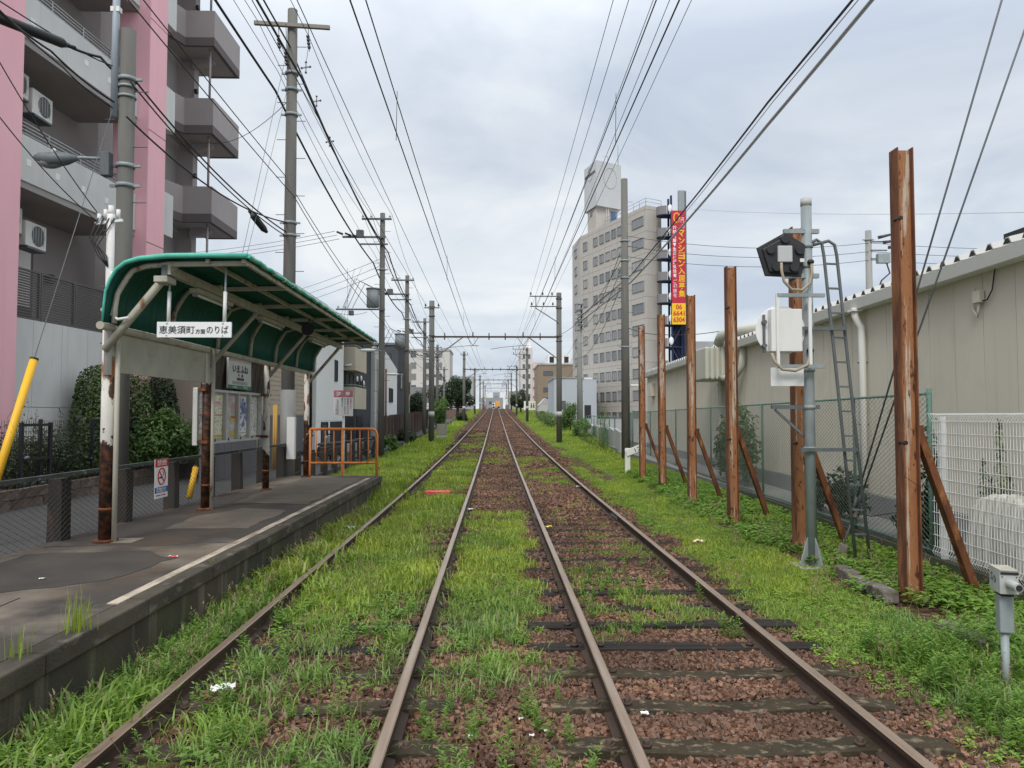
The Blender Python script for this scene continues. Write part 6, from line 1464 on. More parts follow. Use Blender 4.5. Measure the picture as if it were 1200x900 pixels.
for q in (-.25, -.20): MB().tube([(LX+q-.02, 17.55, .5), (LX+q-.02, 17.55, 2.0)], .03, 8).part('yellow_strip', M('mustard', (.45,.27,.06), .6) if 'mustard' not in bpy.data.materials else bpy.data.materials['mustard'], p2)
def street_pole(label, px, y, ytop, tr=True, lampz=None):
    x = P(px, 450, y).x; zt = P(px, ytop, y).z
    t = pole('utility_pole', label, x, y, G(y), zt, .14, .105, concrete_pole, 'utility poles along the road', bands=(zt-2.4,))
    arm(t, x-.85, x+.4, y-.15, zt-.28); arm(t, x-1.65 if tr else x-1.1, x+.15, y-.15, zt-1.05); arm(t, x-.9, x+.25, y-.15, zt-1.35, .06)
    for q in (-.8, -.45, .33): insulator(t, x+q, y-.15, zt-.24)
    for k, q in enumerate((-1.6, -1.25, -.95)): MB().tube([(x+q-.02, y-.2, zt-.95-.06*k), (x+q-.28, y-.24, zt-.85-.06*k)], [.05, .04], 8).part('insulator', por, t)
    MB().box(x-1.05, x-.75, y-.34, y-.14, zt-1.1, zt-.78).part('switch_box', galv_dark, t, .02)
    if tr:
        zt2 = zt-4.0
        MB().tube([(x-.38, y-.05, zt2), (x-.38, y-.05, zt2+.75)], .26, 14).tube([(x-.38, y-.05, zt2+.75), (x-.38, y-.05, zt2+.8)], .29, 14).part('transformer', M('transformer_grey', (.27,.29,.30), .5) if 'transformer_grey' not in bpy.data.materials else bpy.data.materials['transformer_grey'], t)
        arm(t, x-1.9, x+.15, y-.15, zt2-.1, .06)
        MB().box(x-1.35, x-1.15, y-.28, y-.1, zt2-.36, zt2-.16).part('fuse_box', galv_dark, t, .02)
        for q in (-1.8, -1.5): insulator(t, x+q, y-.15, zt2-.07, .14)
        for k in range(3): MB().tube([(x-.3, y-.1, zt2+.8), (x-.7-.2*k, y-.2, zt2+.95+.12*k), (x-1.2-.2*k, y-.2, zt2-.05)], .012, 5).part('drop_lead', blackcab, t)
    return t, x, zt
p3, x3, z3 = street_pole('concrete utility pole with transformer, first past the shelter roof', 447, 31.5, 250)
p4, x4, z4 = street_pole('concrete utility pole with transformer, second past the shelter roof', 476.5, 41, 323)
p5, x5, z5 = street_pole('slim utility pole third past the shelter roof', 497.5, 52, 373, False)
p6, x6, z6 = street_pole('slim utility pole fourth past the shelter, against the white apartment block', 512.5, 66, 404, False)
p7, x7, z7 = street_pole('far small utility pole left of the dark tree', 520.5, 78, 430, False)
for (px, py, y, l) in [(435, 411, 31.4, 'white street lamp on the first pole past the shelter roof'), (463, 439, 40.8, 'white street lamp on the second pole past the shelter roof')]:
    p = P(px, py, y); t = thing('street_lamp', l, 'street lamp', tuple(p), 'street lamps on the road poles')
    MB().tube([(p.x+.45, y, p.z), (p.x-.2, y, p.z+.05)], .03, 8).part('arm', galv, t); MB().ell((p.x-.15, y, p.z+.02), (.36, .12, .07), 12, 6).part('head', white, t)
# right side poles
pr1 = pole('utility_pole', 'thick concrete utility pole in front of the beige tower block', P(733, 450, 30).x, 30, G(30), P(733, 210, 30).z, .18, .135, concrete_pole, 'utility poles right of the track', bands=(4.5, 7.3, 8.0, 8.8))
for k in range(4): MB().tube([(P(733,450,30).x, 30, 6.9+.25*k), (P(733,450,30).x-.34, 29.9, 6.9+.25*k)], .02, 6).part('bracket', galv, pr1)
xr2 = P(679.5, 450, 60).x
pr2 = pole('utility_pole', 'slim pale steel utility pole at the left corner of the tower block', xr2, 60, G(60), P(0, 347, 60).z, .26, .15, pole_pale, 'utility poles right of the track', bands=(9.3, 10.2))
for k in range(6): MB().box(xr2-.35, xr2+.35, 59.8, 59.9, 8.6+.42*k, 8.66+.42*k).part('crossarm', galv, pr2)
for k in range(5): MB().tube([(xr2+.1, 59.7, 8.7+.42*k), (xr2+.15, 59.6, 9.0+.42*k)], .07, 8).part('insulator', por, pr2)
for (px, py, y, l) in [(742, 452, 29.9, 'flat white street lamp on the thick pole before the tower'), (688, 444, 59.8, 'flat white street lamp on the slim pole at the tower corner')]:
    p = P(px, py, y); t = thing('street_lamp', l, 'street lamp', tuple(p), 'street lamps right of the track'); s_ = y/30
    MB().tube([(p.x-.3*s_, y, p.z-.03), (p.x-.05, y, p.z)], .025, 6).part('arm', galv, t); MB().box(p.x-.12*s_, p.x+.22*s_, y-.1, y+.1, p.z-.03*s_, p.z+.05*s_).part('head', white, t, .02)
xr3 = P(1021, 450, 30).x
pr3 = pole('utility_pole', 'utility pole with dark insulators behind the shed roof', xr3, 30, 0, P(0, 265, 30).z, .16, .12, pole_pale, 'utility poles right of the track', bands=(8.9,), bolts=False)
for k in range(3):
    arm(pr3, xr3, xr3+.9-.2*k, 29.9, 8.8-.35*k, .05); MB().tube([(xr3+.3+.2*k, 29.8, 8.95-.2*k), (xr3+.75+.15*k, 29.7, 9.05-.25*k)], [.07, .05], 8).part('insulator', por, pr3)
MB().box(xr3+.25, xr3+.75, 29.7, 29.95, 7.9, 8.3).part('switch_box', galv, pr3, .03); MB().tube([(xr3+.6, 29.8, 8.0), (xr3+.75, 29.8, 7.5), (xr3+.4, 29.8, 7.2), (xr3+.2, 29.8, 6.6)], .03, 6).part('cable_loop', blackcab, pr3)

# ---------------------------------------------------------------- catenary gantries
def gantry(y):
    g0 = G(y); t = thing('catenary_gantry', 'nearest concrete pole catenary gantry spanning both tracks', 'catenary gantry', (0, y, g0), 'catenary gantries over the tracks')
    for x, h in ((-3.76, 8.35), (3.72, 8.85)):
        s = MB().tube([(x, y, g0-.3), (x, y, g0+h)], [.17, .15], 16).part('pole', concrete_pole, t)
        MB().tube([(x, y, g0+1.55), (x, y, g0+1.85)], .176, 16).part('number_band', M('band_pale', (.42,.42,.41), .6) if 'band_pale' not in bpy.data.materials else bpy.data.materials['band_pale'], s)
        for z in (6.3, 6.0, h-.35, h-.9): MB().tube([(x, y, g0+z-.03), (x, y, g0+z+.03)], .19, 14).part('band', galv_dark, s)
    MB().beam((-3.76, y-.12, g0+6.22), (3.72, y-.12, g0+6.22), .08, .10).part('beam', M('beam_brown', (.075,.048,.038), .8, (.04,.028,.024), (3,3,3), .8) if 'beam_brown' not in bpy.data.materials else bpy.data.materials['beam_brown'], t)
    for s in (-1, 1): MB().beam((s*3.74, y-.13, g0+4.85), (s*1.95, y-.13, g0+6.18), .06, .06).part('brace', galv_dark, t)
    for x in (-1.345, 1.6):
        b = MB(); b.beam((x-.32, y-.1, g0+6.18), (x, y-.1, g0+5.72), .03, .03).beam((x+.32, y-.1, g0+6.18), (x, y-.1, g0+5.72), .03, .03).beam((x-.3, y-.1, g0+5.70), (x+.35, y-.1, g0+5.70), .035, .035)
        b.tube([(x, y-.1, g0+6.2), (x, y-.1, g0+6.5)], .04, 8); b.part('hanger', galv_dark, t)
        MB().tube([(x-.3, y-.1, g0+5.70), (x-1.2, y-.1, g0+5.62), (x-1.9, y-.1, g0+5.50)], .016, 6).part('steady_arm', galv_dark, t)
    for x in (-3.0, -.4, .55, 2.6): MB().tube([(x, y-.12, g0+6.05), (x, y-.12, g0+6.45)], .035, 8).part('insulator', por, t)
    arm(t, -4.2, -3.3, y-.15, g0+7.92, .06); [insulator(t, q, y-.15, g0+7.95, .22, por) for q in (-4.12, -3.36)]
    for z in (8.62, 8.02): arm(t, 2.0, 3.8, y-.15, g0+z, .06)
    for q in (2.05, 2.75, 3.3): insulator(t, q, y-.15, g0+8.65, .22, por)
    for q in (2.1, 2.8, 3.35): insulator(t, q, y-.15, g0+8.05, .22, por)
    MB().beam((2.35, y-.15, g0+8.0), (2.35, y-.15, g0+8.62), .05, .05).beam((2.3, y-.15, g0+7.95), (3.7, y-.15, g0+7.05), .05, .05).part('arm_stay', galv_dark, t)
    return t
GY = (44.0, 89.0, 134.0, 179.0)
g1 = gantry(GY[0])
for y, l in zip(GY[1:], ('second catenary gantry down the line, its beam under the nearest one', 'third catenary gantry down the line, small', 'farthest catenary gantry, tiny before the level crossing')):
    copy_thing(g1, (0, y, G(y)), l)
for y, l in ((224.0, 'first catenary gantry beyond the level crossing, tiny'), (262.0, 'second catenary gantry beyond the level crossing, barely visible')): copy_thing(g1, (0, y, G(y)), l)

# ---------------------------------------------------------------- wires
def sagline(p, q, sag, n=16):
    p = Vector(p); q = Vector(q)
    return [p.lerp(q, k/n)-Vector((0, 0, 4*sag*(k/n)*(1-k/n))) for k in range(n+1)]
def wire(label, pts, r, m=blackcab, group=None, name='overhead_wire', cat='wire', sag=0.2, n=16):
    L_ = []
    for i in range(len(pts)-1):
        s = sagline(pts[i], pts[i+1], sag if not isinstance(sag, (list, tuple)) else sag[i], n); L_ += s if not L_ else s[1:]
    o = MB().tube(L_, r, 5).top(name, m, tuple(L_[0]), label, cat, group); return o
def gz(k, h): return G(GY[k])+h
gw = 'catenary wires over the tracks'
for nm_, x in (('left', -1.345), ('right', 1.62)):
    xn = x if nm_ == 'left' else 1.72
    c_ = [(xn, -12, 5.62), (x, 44, gz(0, 5.42)), (x, 89, gz(1, 5.42)), (x, 134, gz(2, 5.42)), (x, 179, gz(3, 5.42)), (x, 235, 9.2)]
    m_ = [(xn+(0 if nm_ == 'left' else -.05), -12, 6.35), (x, 44, gz(0, 6.4)), (x, 89, gz(1, 6.4)), (x, 134, gz(2, 6.4)), (x, 179, gz(3, 6.4)), (x, 235, 10)]
    cw = wire('lower contact wire over the %s-hand track' % nm_, c_, .0085, blackcab, gw, 'contact_wire', sag=.03)
    wire('upper messenger wire over the %s-hand track' % nm_, m_, .0075, blackcab, gw, 'messenger_wire', sag=.42)
    b = MB()
    for y in (10, 20.5, 31, 38): b.tube([(x, y, 5.45), (x+.01, y, 6.2-.012*abs(16-y))], .004, 4); 
    b.part('dropper', blackcab, cw, kind='stuff')
fw = 'feeder wires on the gantry arms'
for x, h, l in ((2.05, 8.87, 'outer left feeder wire of the upper right gantry arm'), (2.2, 8.27, 'outer left feeder wire of the lower right gantry arm'), (2.75, 8.87, 'middle feeder wire of the upper right gantry arm'), (2.88, 8.27, 'middle feeder wire of the lower right gantry arm'), (3.42, 8.87, 'inner feeder wire of the right gantry arms')):
    wire(l, [(x, -15, 9.3+.2*(h > 8.5)), (x, 44, gz(0, h)), (x, 89, gz(1, h)), (x, 134, gz(2, h)), (x, 179, gz(3, h))], .0065, blackcab, fw, sag=.25)
for x, l in ((-3.36, 'right feeder wire to the small left gantry arm'), (-4.12, 'left feeder wire to the small left gantry arm')):
    wire(l, [(x, -14, 9.7), (x, 44, gz(0, 8.15)), (x, 89, gz(1, 8.15)), (x, 134, gz(2, 8.15))], .009, blackcab, fw, sag=.3)
rw = 'wires along the road poles'
def road(label, xo, zs, r, sag=.3, m=blackcab, yn=-10):
    ysq = (yn, 17.6, 31.4, 40.9, 51.9, 65.9, 78); xs_ = (LX-.1, LX, x3, x4, x5, x6, x7)
    return wire(label, [(xs_[i]+xo*(1 if i < 3 else .8), ysq[i], zs[i]) for i in range(len(zs))], r, m, rw, 'street_wire', sag=sag)
road('thick bundled street cable left of the tall pole', -.36, (10.9, 9.45, 8.15, 7.4, 6.9, 6.6), .028)
road('second bundled street cable just right of the tall pole', .26, (11.0, 9.75, 8.6, 7.8, 7.2, 6.8), .026)
road('thin steel street wire beside the bundled cables', -.30, (11.1, 9.9, 8.5, 7.8, 7.4), .007, .22)
road('twisted street cable hung from the crossarm', -.02, (11.5, 10.5, 8.9, 8.0, 7.5, 7.1), .020, .28)
road('left high voltage wire from the timber crossarm', -.78, (11.9, 11.1, z3-.15, z4-.15, z5-.2, z6-.2, z7-.2), .008)
road('middle high voltage wire from the timber crossarm', -.45, (12.0, 11.0, z3-.12, z4-.15, z5-.2, z6-.2, z7-.2), .008)
road('right high voltage wire from the timber crossarm', .42, (11.9, 10.75, z3-.1, z4-.15, z5-.2, z6-.2, z7-.2), .008)
road('lower thin telephone wire along the road poles', -.1, (9.2, 7.4, 6.2, 5.9, 5.6, 5.3), .010)
road('lowest telephone wire along the road poles', .12, (8.6, 6.9, 5.6, 5.3, 5.0), .010)
# spacers on the twisted cable
for k, (px, py, d_) in enumerate([(358.5, 79, 21.2), (371, 118.5, 23.4), (386.5, 166, 26.0)]):
    p = P(px, py, d_); t = thing('cable_spacer', ['upper cross-shaped spacer on the street cables', 'middle cross-shaped spacer on the street cables', 'lower cross-shaped spacer on the street cables'][k], 'cable spacer', tuple(p), 'spacers on the street cables')
    MB().beam(p-Vector((.12, 0, .02)), p+Vector((.12, 0, .02)), .03, .03).part('bar', galv, t); MB().beam(p-Vector((0, 0, .15)), p+Vector((0, 0, .15)), .03, .03).part('bar', galv, t)
    for q in ((-.12, 0, -.02), (.12, 0, .02), (0, 0, .15), (0, 0, -.15)): MB().ell(p+Vector(q), (.035, .035, .035), 8, 5).part('clip', galv_dark, t)
    MB().tube(sagline(p+Vector((0, 0, .15)), (LX+.42 if k == 0 else P(358.5+13*k, 79+40*k, 21).x, 17.6, 10.6), .05, 6), .006, 4).part('tie', blackcab, t) if k == 0 else None
# cables from the near pole
nw = 'cables from the near pole'
T1 = Vector((n1p+.12, 12, 7.15)); 
for k, (z0_, z1_, r_, l) in enumerate([(7.15, 6.05, .016, 'black cable from the near pole to the tall pole, upper of three'), (7.05, 5.95, .013, 'black cable from the near pole to the tall pole, middle of three'), (6.45, 6.28, .016, 'black cable from the near pole to the tall pole, lowest of three')]):
    wire(l, [(n1p+.12, 11.95-.1*k, z0_), (LX-.05, 17.55, z1_)], r_, blackcab, nw, 'street_cable', sag=.22 if k < 2 else .3)
cl = thing('cable_closure', 'black tubular cable closure left of the tall pole', 'cable closure', tuple(P(303, 262, 16.4)), 'black cable closures')
MB().tube([P(294, 249.5, 16.2), P(297, 253, 16.2), P(309, 268, 16.6), P(313, 272.5, 16.6)], [.03, .075, .075, .03], 10).part('sleeve', black, cl); MB().tube([P(294, 249.5, 16.2), P(292, 247, 16.15)], .035, 8).part('end_cap', rubber if False else blackcab, cl)
cl = thing('cable_closure', 'long black cable closure at the top left corner of the picture', 'cable closure', tuple(P(40, 38, 10.6)), 'black cable closures')
MB().tube([P(-12, 17, 10.2), P(-4, 20, 10.2), P(72, 50, 11.2), P(79, 53.5, 11.3)], [.03, .075, .075, .03], 12).part('sleeve', black, cl)
MB().tube([P(79, 53.5, 11.3), P(88, 56, 11.4)], .03, 8).part('end_cap', blackcab, cl)
wire('thick black cable through the top left closure to the near pole', [P(-60, -2, 9.6), P(79, 53.5, 11.3), P(118, 67, 11.8), (n1p-.1, 11.95, 7.2)], .022, blackcab, nw, 'street_cable', sag=.02)
wire('thin wire above the top left closure', [P(-40, -25, 9.8), P(95, 60, 11.6), (n1p-.1, 11.9, 7.3)], .010, blackcab, nw, 'street_cable', sag=.02)
wire('looped black cable sloping under the upper balcony', [P(-40, -22, 9.2), P(60, 60, 10.8), (n1p-.12, 11.9, 6.72)], .016, blackcab, nw, 'street_cable', sag=.05)
wire('second thin cable sloping under the upper balcony', [P(-40, -30, 9.0), P(75, 80, 11), (n1p-.12, 11.9, 6.62)], .011, blackcab, nw, 'street_cable', sag=.05)
wire('thin service wire from the left edge to the white mast, upper', [P(-30, 20, 7), P(114, 249, 8.42)], .006, blackcab, nw, 'service_wire', sag=.08)
wire('thin service wire from the left edge to the white mast, lower', [P(-30, 98, 7), P(112, 258, 8.42)], .006, blackcab, nw, 'service_wire', sag=.08)
wire('thin sagging wire from the walkway balconies to the tall pole', [(-9.7, 25, 10.9), (LX-.1, 17.6, 9.15)], .008, blackcab, nw, 'service_wire', sag=.35)
for k in range(3):
    wire('%s of three level wires to the dead-end insulators of the first far pole' % ['upper', 'middle', 'lower'][k], [P(150, 300+5*k, 46), (x3-1.95+.1*k, 31.2, z3-.85-.16*k)], .010, blackcab, nw, 'service_wire', sag=.25)
    wire('%s of three slanting wires rising from the shelter roof to the first far pole' % ['upper', 'middle', 'lower'][k], [P(300, 352+8*k, 48), (x3-.1, 31.3, z3-2.0-.3*k)], .009, blackcab, nw, 'service_wire', sag=.2)
    wire('%s thin service wire looping from the first transformer to the houses' % ['left', 'middle', 'right'][k], [(x3-.8-.3*k, 31.2, z3-2.4), (x3-1.9+.25*k, 31.4, z3-4.9)], .006, blackcab, nw, 'service_wire', sag=-.1)
    wire('%s sagging wire between the second and third far poles' % ['upper', 'middle', 'lower'][k], [(x4, 40.9, z4-1.5-.9*k), (x5+.2*k, 51.9, z5-1.2-.8*k), (P(530+8*k, 440, 80).x, 80, 5.0-.3*k)], .012, blackcab, nw, 'street_cable', sag=(.5, .9))
wire('service wire from the second transformer down to the white house', [(x4-.6, 40.8, z4-4.2), (-6.8, 36, 5.2)], .008, blackcab, nw, 'service_wire', sag=.3)
wire('service wire from the first transformer down to the beige house eaves', [(x3-.6, 31.4, z3-4.2), (-6.5, 28, 5.8)], .008, blackcab, nw, 'service_wire', sag=.2)
# guy wires with yellow guards
def guy(label, a, b, guard, r=.006, grp='guy wires of the utility poles'):
    a = Vector(a); b = Vector(b); t = thing('guy_wire', label, 'guy wire', tuple(a), grp)
    MB().tube([a, b], r, 6).part('cable', galv_dark, t)
    if guard:
        u = (b-a).normalized(); s = MB().tube([a+u*guard[0], a+u*guard[1]], .052, 12).part('guard', yellow, t)
        MB().tube([a+u*(guard[1]-.005), a+u*(guard[1]+.02)], .056, 12).part('guard_cap', black, s)
    return t
ga_ = P(-29, 640, 9.5); gb_ = Vector((n1p-.1, 12, 7.1)); u_ = (gb_-ga_)
tg_ = (P(37, 447, 9.9)-ga_).length
guy('guy wire with thick yellow guard at the left edge below the near pole', ga_, gb_, (.2, u_.length*(640-446)/(640-97)*.955))
gc_ = P(219.5, 593, 13.8); guy('guy wires with short yellow guard behind the platform fence', gc_, (LX-.1, 17.6, 10.4), (.15, .74))
wire('second thin guy wire of the tall pole beside the yellow guard', [gc_+Vector((.12, .2, 1.0)), (LX-.05, 17.6, 9.6)], .005, galv_dark, 'guy wires of the utility poles', 'stay_wire', sag=0)
# right guy wires
gr_ = P(981, 650, 9.7); gr_.z = GZ
for k, (px, py, l) in enumerate([(1174, 0, 'left of two thin guy wires slanting past the nearest rusty post'), (1206, 20, 'right of two thin guy wires slanting past the nearest rusty post')]):
    e = P(px, py, 8.0); s = P(1002+5*k, 590-3*k, 9.55)
    d_ = (e-s); t = guy(l, s, s+d_*1.35, None, .011, 'guy wires slanting past the nearest rusty post')
    MB().tube([s-d_*.02, s+d_*.015], .02, 8).part('grip', galv_dark, t)
an = thing('guy_anchor', 'weathered timber turnbuckle anchor of the right-hand guy wires', 'anchor', tuple(gr_))
MB().beam(P(1006, 583, 9.6), P(1000, 606, 9.62), .07, .07).part('insulator_block', M('weathered_timber', (.20,.17,.14), .9, (.12,.10,.08), (12,12,4), .8), an, .01)
MB().tube([P(1000, 606, 9.62), P(985, 648, 9.68)], .014, 6).part('rod', galv_dark, an); MB().beam(P(990, 638, 9.66), P(976, 668, 9.72), .11, .11).part('stake', bpy.data.materials['weathered_timber'], an, .015)
MB().ell(P(978, 676, 9.72), (.13, .13, .11), 10, 6).part('footing', concrete, an)
# thick cables crossing upper right
tk_ = 'thick cables crossing the sky on the right'
e1 = (xr2-.2, 59.8, P(0, 372, 60).z)
wire('upper thick black twin cable crossing the sky to the slim right pole', [P(1085, -105, 11.6), P(900, 120, 18.6), P(820, 224, 25.5), P(740, 322, 41), e1], .030, blackcab, tk_, 'thick_cable', sag=.01)
wire('companion strand of the upper thick cable', [P(1093, -105, 11.6), P(906, 119, 18.6), P(824, 224, 25.5), P(741, 323.5, 41), (e1[0], e1[1], e1[2]-.05)], .012, greycab, tk_, 'thick_cable', sag=.01)
wire('lower thick grey cable crossing the sky to the slim right pole', [P(1100, -92, 11.6), P(1022, 0, 14), P(900, 146, 19), P(836, 223, 25.5), P(790, 276, 32), P(740, 330, 41), (e1[0]+.1, e1[1], e1[2]-.35)], .045, greycab, tk_, 'thick_cable', sag=.01)
xp = P(733, 450, 30).x
for k in range(3):
    wire('%s of three thin wires from the thick right pole over the shed roof' % ['upper', 'middle', 'lower'][k], [(xp, 29.9, 9.0-.42*k), (xr3, 29.9, 8.75-.35*k), (26, 29, 8.5-.3*k)], .010, blackcab, 'thin wires over the shed', 'service_wire', sag=(.35, .2))
    wire('%s of three drooping wires across the tower facade' % ['upper', 'middle', 'lower'][k], [(xp-.2, 29.9, 8.3-.7*k), (xr2, 59.8, 8.6-1.1*k), (P(655, 400, 90).x, 90, 9-1.2*k)], .013, blackcab, 'drooping wires before the tower', 'street_cable', sag=(.7, .9))
wire('very long thin wire level across the right sky', [P(798, 244, 95), P(925, 250, 62), P(1240, 248, 36)], .014, greycab, 'thin wires over the shed', 'service_wire', sag=.1)
wire('short twisted wire from the thick right pole toward the shed gable', [(xp, 29.9, 5.3), P(775, 392, 30), P(850, 387, 27), P(890, 388, 26)], .014, blackcab, 'thin wires over the shed', 'service_wire', sag=.08)
wire('sagging wire from the gantry arm to the thick right pole', [(3.72, 44, 6.5), (xp, 30, 8.3)], .012, blackcab, 'thin wires over the shed', 'service_wire', sag=.6)

# ---------------------------------------------------------------- foliage
def leaf_cloud(blobs, n, size, seed, shell=.16, lump=.12, up=.3, core=0.25):
    """Leaf quads through a crown made of ellipsoids (cx,cy,cz,rx,ry,rz)."""
    r = np.random.RandomState(seed); bl = np.array(blobs, float)
    w = (bl[:, 3]*bl[:, 4]+bl[:, 4]*bl[:, 5]+bl[:, 3]*bl[:, 5]); w /= w.sum()
    k = r.choice(len(bl), n, p=w); b = bl[k]
    d = r.normal(size=(n, 3)); d /= np.linalg.norm(d, axis=1, keepdims=True)
    l = vn(d[:, 0]*3.1+k*5.3+10, d[:, 2]*3.1+d[:, 1]*2.3+10)
    rad = 1+(l-.5)*2*lump - np.abs(r.normal(0, shell, n))
    inner = r.rand(n) < core; rad = np.where(inner, rad*r.uniform(.4, .95, n), rad)
    c = b[:, :3]+d*b[:, 3:6]*rad[:, None]
    nrm = d*.8+r.normal(0, .55, (n, 3)); nrm[:, 2] += up; nrm /= np.linalg.norm(nrm, axis=1, keepdims=True)
    a = np.cross(nrm, r.normal(size=(n, 3))); a /= np.linalg.norm(a, axis=1, keepdims=True); e = np.cross(nrm, a)
    s = size*r.uniform(.6, 1.35, n)[:, None]
    V = np.stack([c-a*s*.55, c+e*s*.28+nrm*s*.06, c+a*s*.55, c-e*s*.28+nrm*s*.06], 1).reshape(-1, 3)
    return V, np.arange(4*n).reshape(n, 4)
def plant(name, label, cat, base, blobs, n, size, m, seed, trunk=None, group=None, crown='foliage', **k):
    t = thing(name, label, cat, base, group)
    V, Fc = leaf_cloud(blobs, n, size, seed, **k)
    o = put(crown, np_mesh(crown, V-np.array(base), Fc, m), t, base)
    r = random.Random(seed); b = MB(); bx, by, bz = base
    rt = trunk or .03
    top = sorted(blobs, key=lambda q: -q[2])
    cz = sum(q[2] for q in blobs)/len(blobs)
    cxm = sum(q[0] for q in blobs)/len(blobs); cym = sum(q[1] for q in blobs)/len(blobs)
    b.tube([(bx, by, bz-.1), (bx+.3*(cxm-bx), by+.3*(cym-by), bz+.45*(cz-bz)), (cxm, cym, cz)], [rt, rt*.75, rt*.45], 8)
    for q in blobs[:10]:
        b.tube([(bx+.3*(cxm-bx), by+.3*(cym-by), bz+.45*(cz-bz)), ((bx+q[0])/2, (by+q[1])/2, bz*.4+q[2]*.6-.1*q[5]), (q[0], q[1], q[2]+.3*q[5])], [rt*.55, rt*.35, rt*.12], 6)
    b.part('trunk' if trunk else 'stem', bark if trunk else stem_m, t)
    return t
hx_ = -9.05
plant('clipped_hedge', 'tall clipped round-topped hedge nearest the concrete wall', 'hedge', (hx_, 17.3, .3), [(hx_, 17.3, 1.55, .56, .60, 1.25), (hx_, 17.3, 1.0, .60, .62, .9), (hx_, 17.3, 2.3, .48, .5, .62)], 11000, .07, leaf_hedge, 11, group='clipped hedges before the apartment block', shell=.06, lump=.05)
plant('clipped_hedge', 'clipped lighter hedge behind the shelter fascia, middle one', 'hedge', (hx_, 18.7, .3), [(hx_, 18.7, 1.55, .62, .62, 1.25), (hx_, 18.7, 1.0, .66, .66, .9), (hx_, 18.7, 2.3, .5, .5, .6)], 8000, .075, leaf_hedge, 12, group='clipped hedges before the apartment block', shell=.06, lump=.06)
plant('clipped_hedge', 'clipped dark hedge behind the shelter fascia, rightmost one', 'hedge', (hx_+.1, 20.2, .3), [(hx_, 20.2, 1.5, .62, .62, 1.25), (hx_, 20.2, 2.3, .52, .52, .6)], 7000, .075, leaf_dark, 13, group='clipped hedges before the apartment block', shell=.06, lump=.06)
plant('leafy_shrub', 'loose bright green shrub spilling over the garden fence under the shelter', 'shrub', (-8.3, 19.2, .3), [(-8.45, 18.6, 1.05, .55, .6, .55), (-8.2, 19.4, 1.2, .55, .6, .6), (-8.1, 20.1, .95, .6, .6, .5), (-8.0, 20.9, 1.0, .5, .5, .4), (-8.3, 19, 1.6, .4, .4, .4)], 5500, .095, leaf_light, 14, group='shrubs behind the garden fence', lump=.3, shell=.25)
plant('leafy_shrub', 'dark shrub with tiny white flowers behind the black gate', 'shrub', (-9.1, 14.8, .3), [(-9.1, 14.2, .85, .4, .5, .6), (-9.1, 14.9, .9, .4, .5, .55), (-9.05, 15.5, .95, .4, .5, .6), (-9.0, 16.0, .8, .42, .5, .5)], 6500, .06, leaf_shrub, 15, group='shrubs behind the garden fence', lump=.3, shell=.25)
plant('leafy_shrub', 'dark shrub with tiny white flowers at the left edge behind the yellow guard', 'shrub', (-9.1, 12.4, .3), [(-9.1, 10.6, .8, .4, .6, .6), (-9.1, 11.6, .85, .4, .6, .6), (-9.1, 12.6, .9, .4, .6, .65), (-9.1, 13.5, .85, .4, .5, .6)], 8000, .06, leaf_shrub, 16, group='shrubs behind the garden fence', lump=.3, shell=.25)
plant('leafy_shrub', 'low dark shrub right of the clipped hedge foot', 'shrub', (-8.95, 17.6, .3), [(-8.9, 17.3, .8, .4, .5, .5), (-8.9, 18.1, .75, .4, .5, .5)], 3500, .07, leaf_hedge, 17, group='shrubs behind the garden fence', lump=.25, shell=.2)
def sprigs(label, x, y0, y1, n, z0, z1, seed, m=leaf_shrub, name='sprig_plant'):
    r = np.random.RandomState(seed); Vs = []; b = MB(); t = thing(name, label, 'plant', (x, (y0+y1)/2, z0))
    for k in range(n):
        y = r.uniform(y0, y1); h = r.uniform(.6, 1)*(z1-z0); dx_, dy_ = r.uniform(-.2, .2, 2)
        p = [Vector((x+r.uniform(-.1, .1)+dx_*q, y+dy_*q, z0+h*q)) for q in np.linspace(0, 1, 7)]
        b.tube(p, [.008-.001*i for i in range(7)], 4)
        for i in range(14):
            q = .25+.75*i/14; c = np.array(p[0].lerp(p[-1], q)); a = r.normal(size=3); a /= np.linalg.norm(a); e = np.cross(a, r.normal(size=3)); e /= np.linalg.norm(e); s = .055
            Vs.append(np.stack([c, c+a*s*.5+e*s*.3, c+a*s, c+a*s*.5-e*s*.3]))
    V = np.concatenate(Vs); put('foliage', np_mesh('foliage', V-np.array(t.location), np.arange(len(V)).reshape(-1, 4), m), t, t.location); b.part('stem', stem_m, t)
sprigs('thin arching sprigs against the concrete wall above the garden gate', -9.1, 13.6, 16.0, 16, .9, 2.15, 21)
sprigs('thin arching sprigs beside the pink column', -9.2, 11.5, 13.4, 14, .9, 2.0, 22)
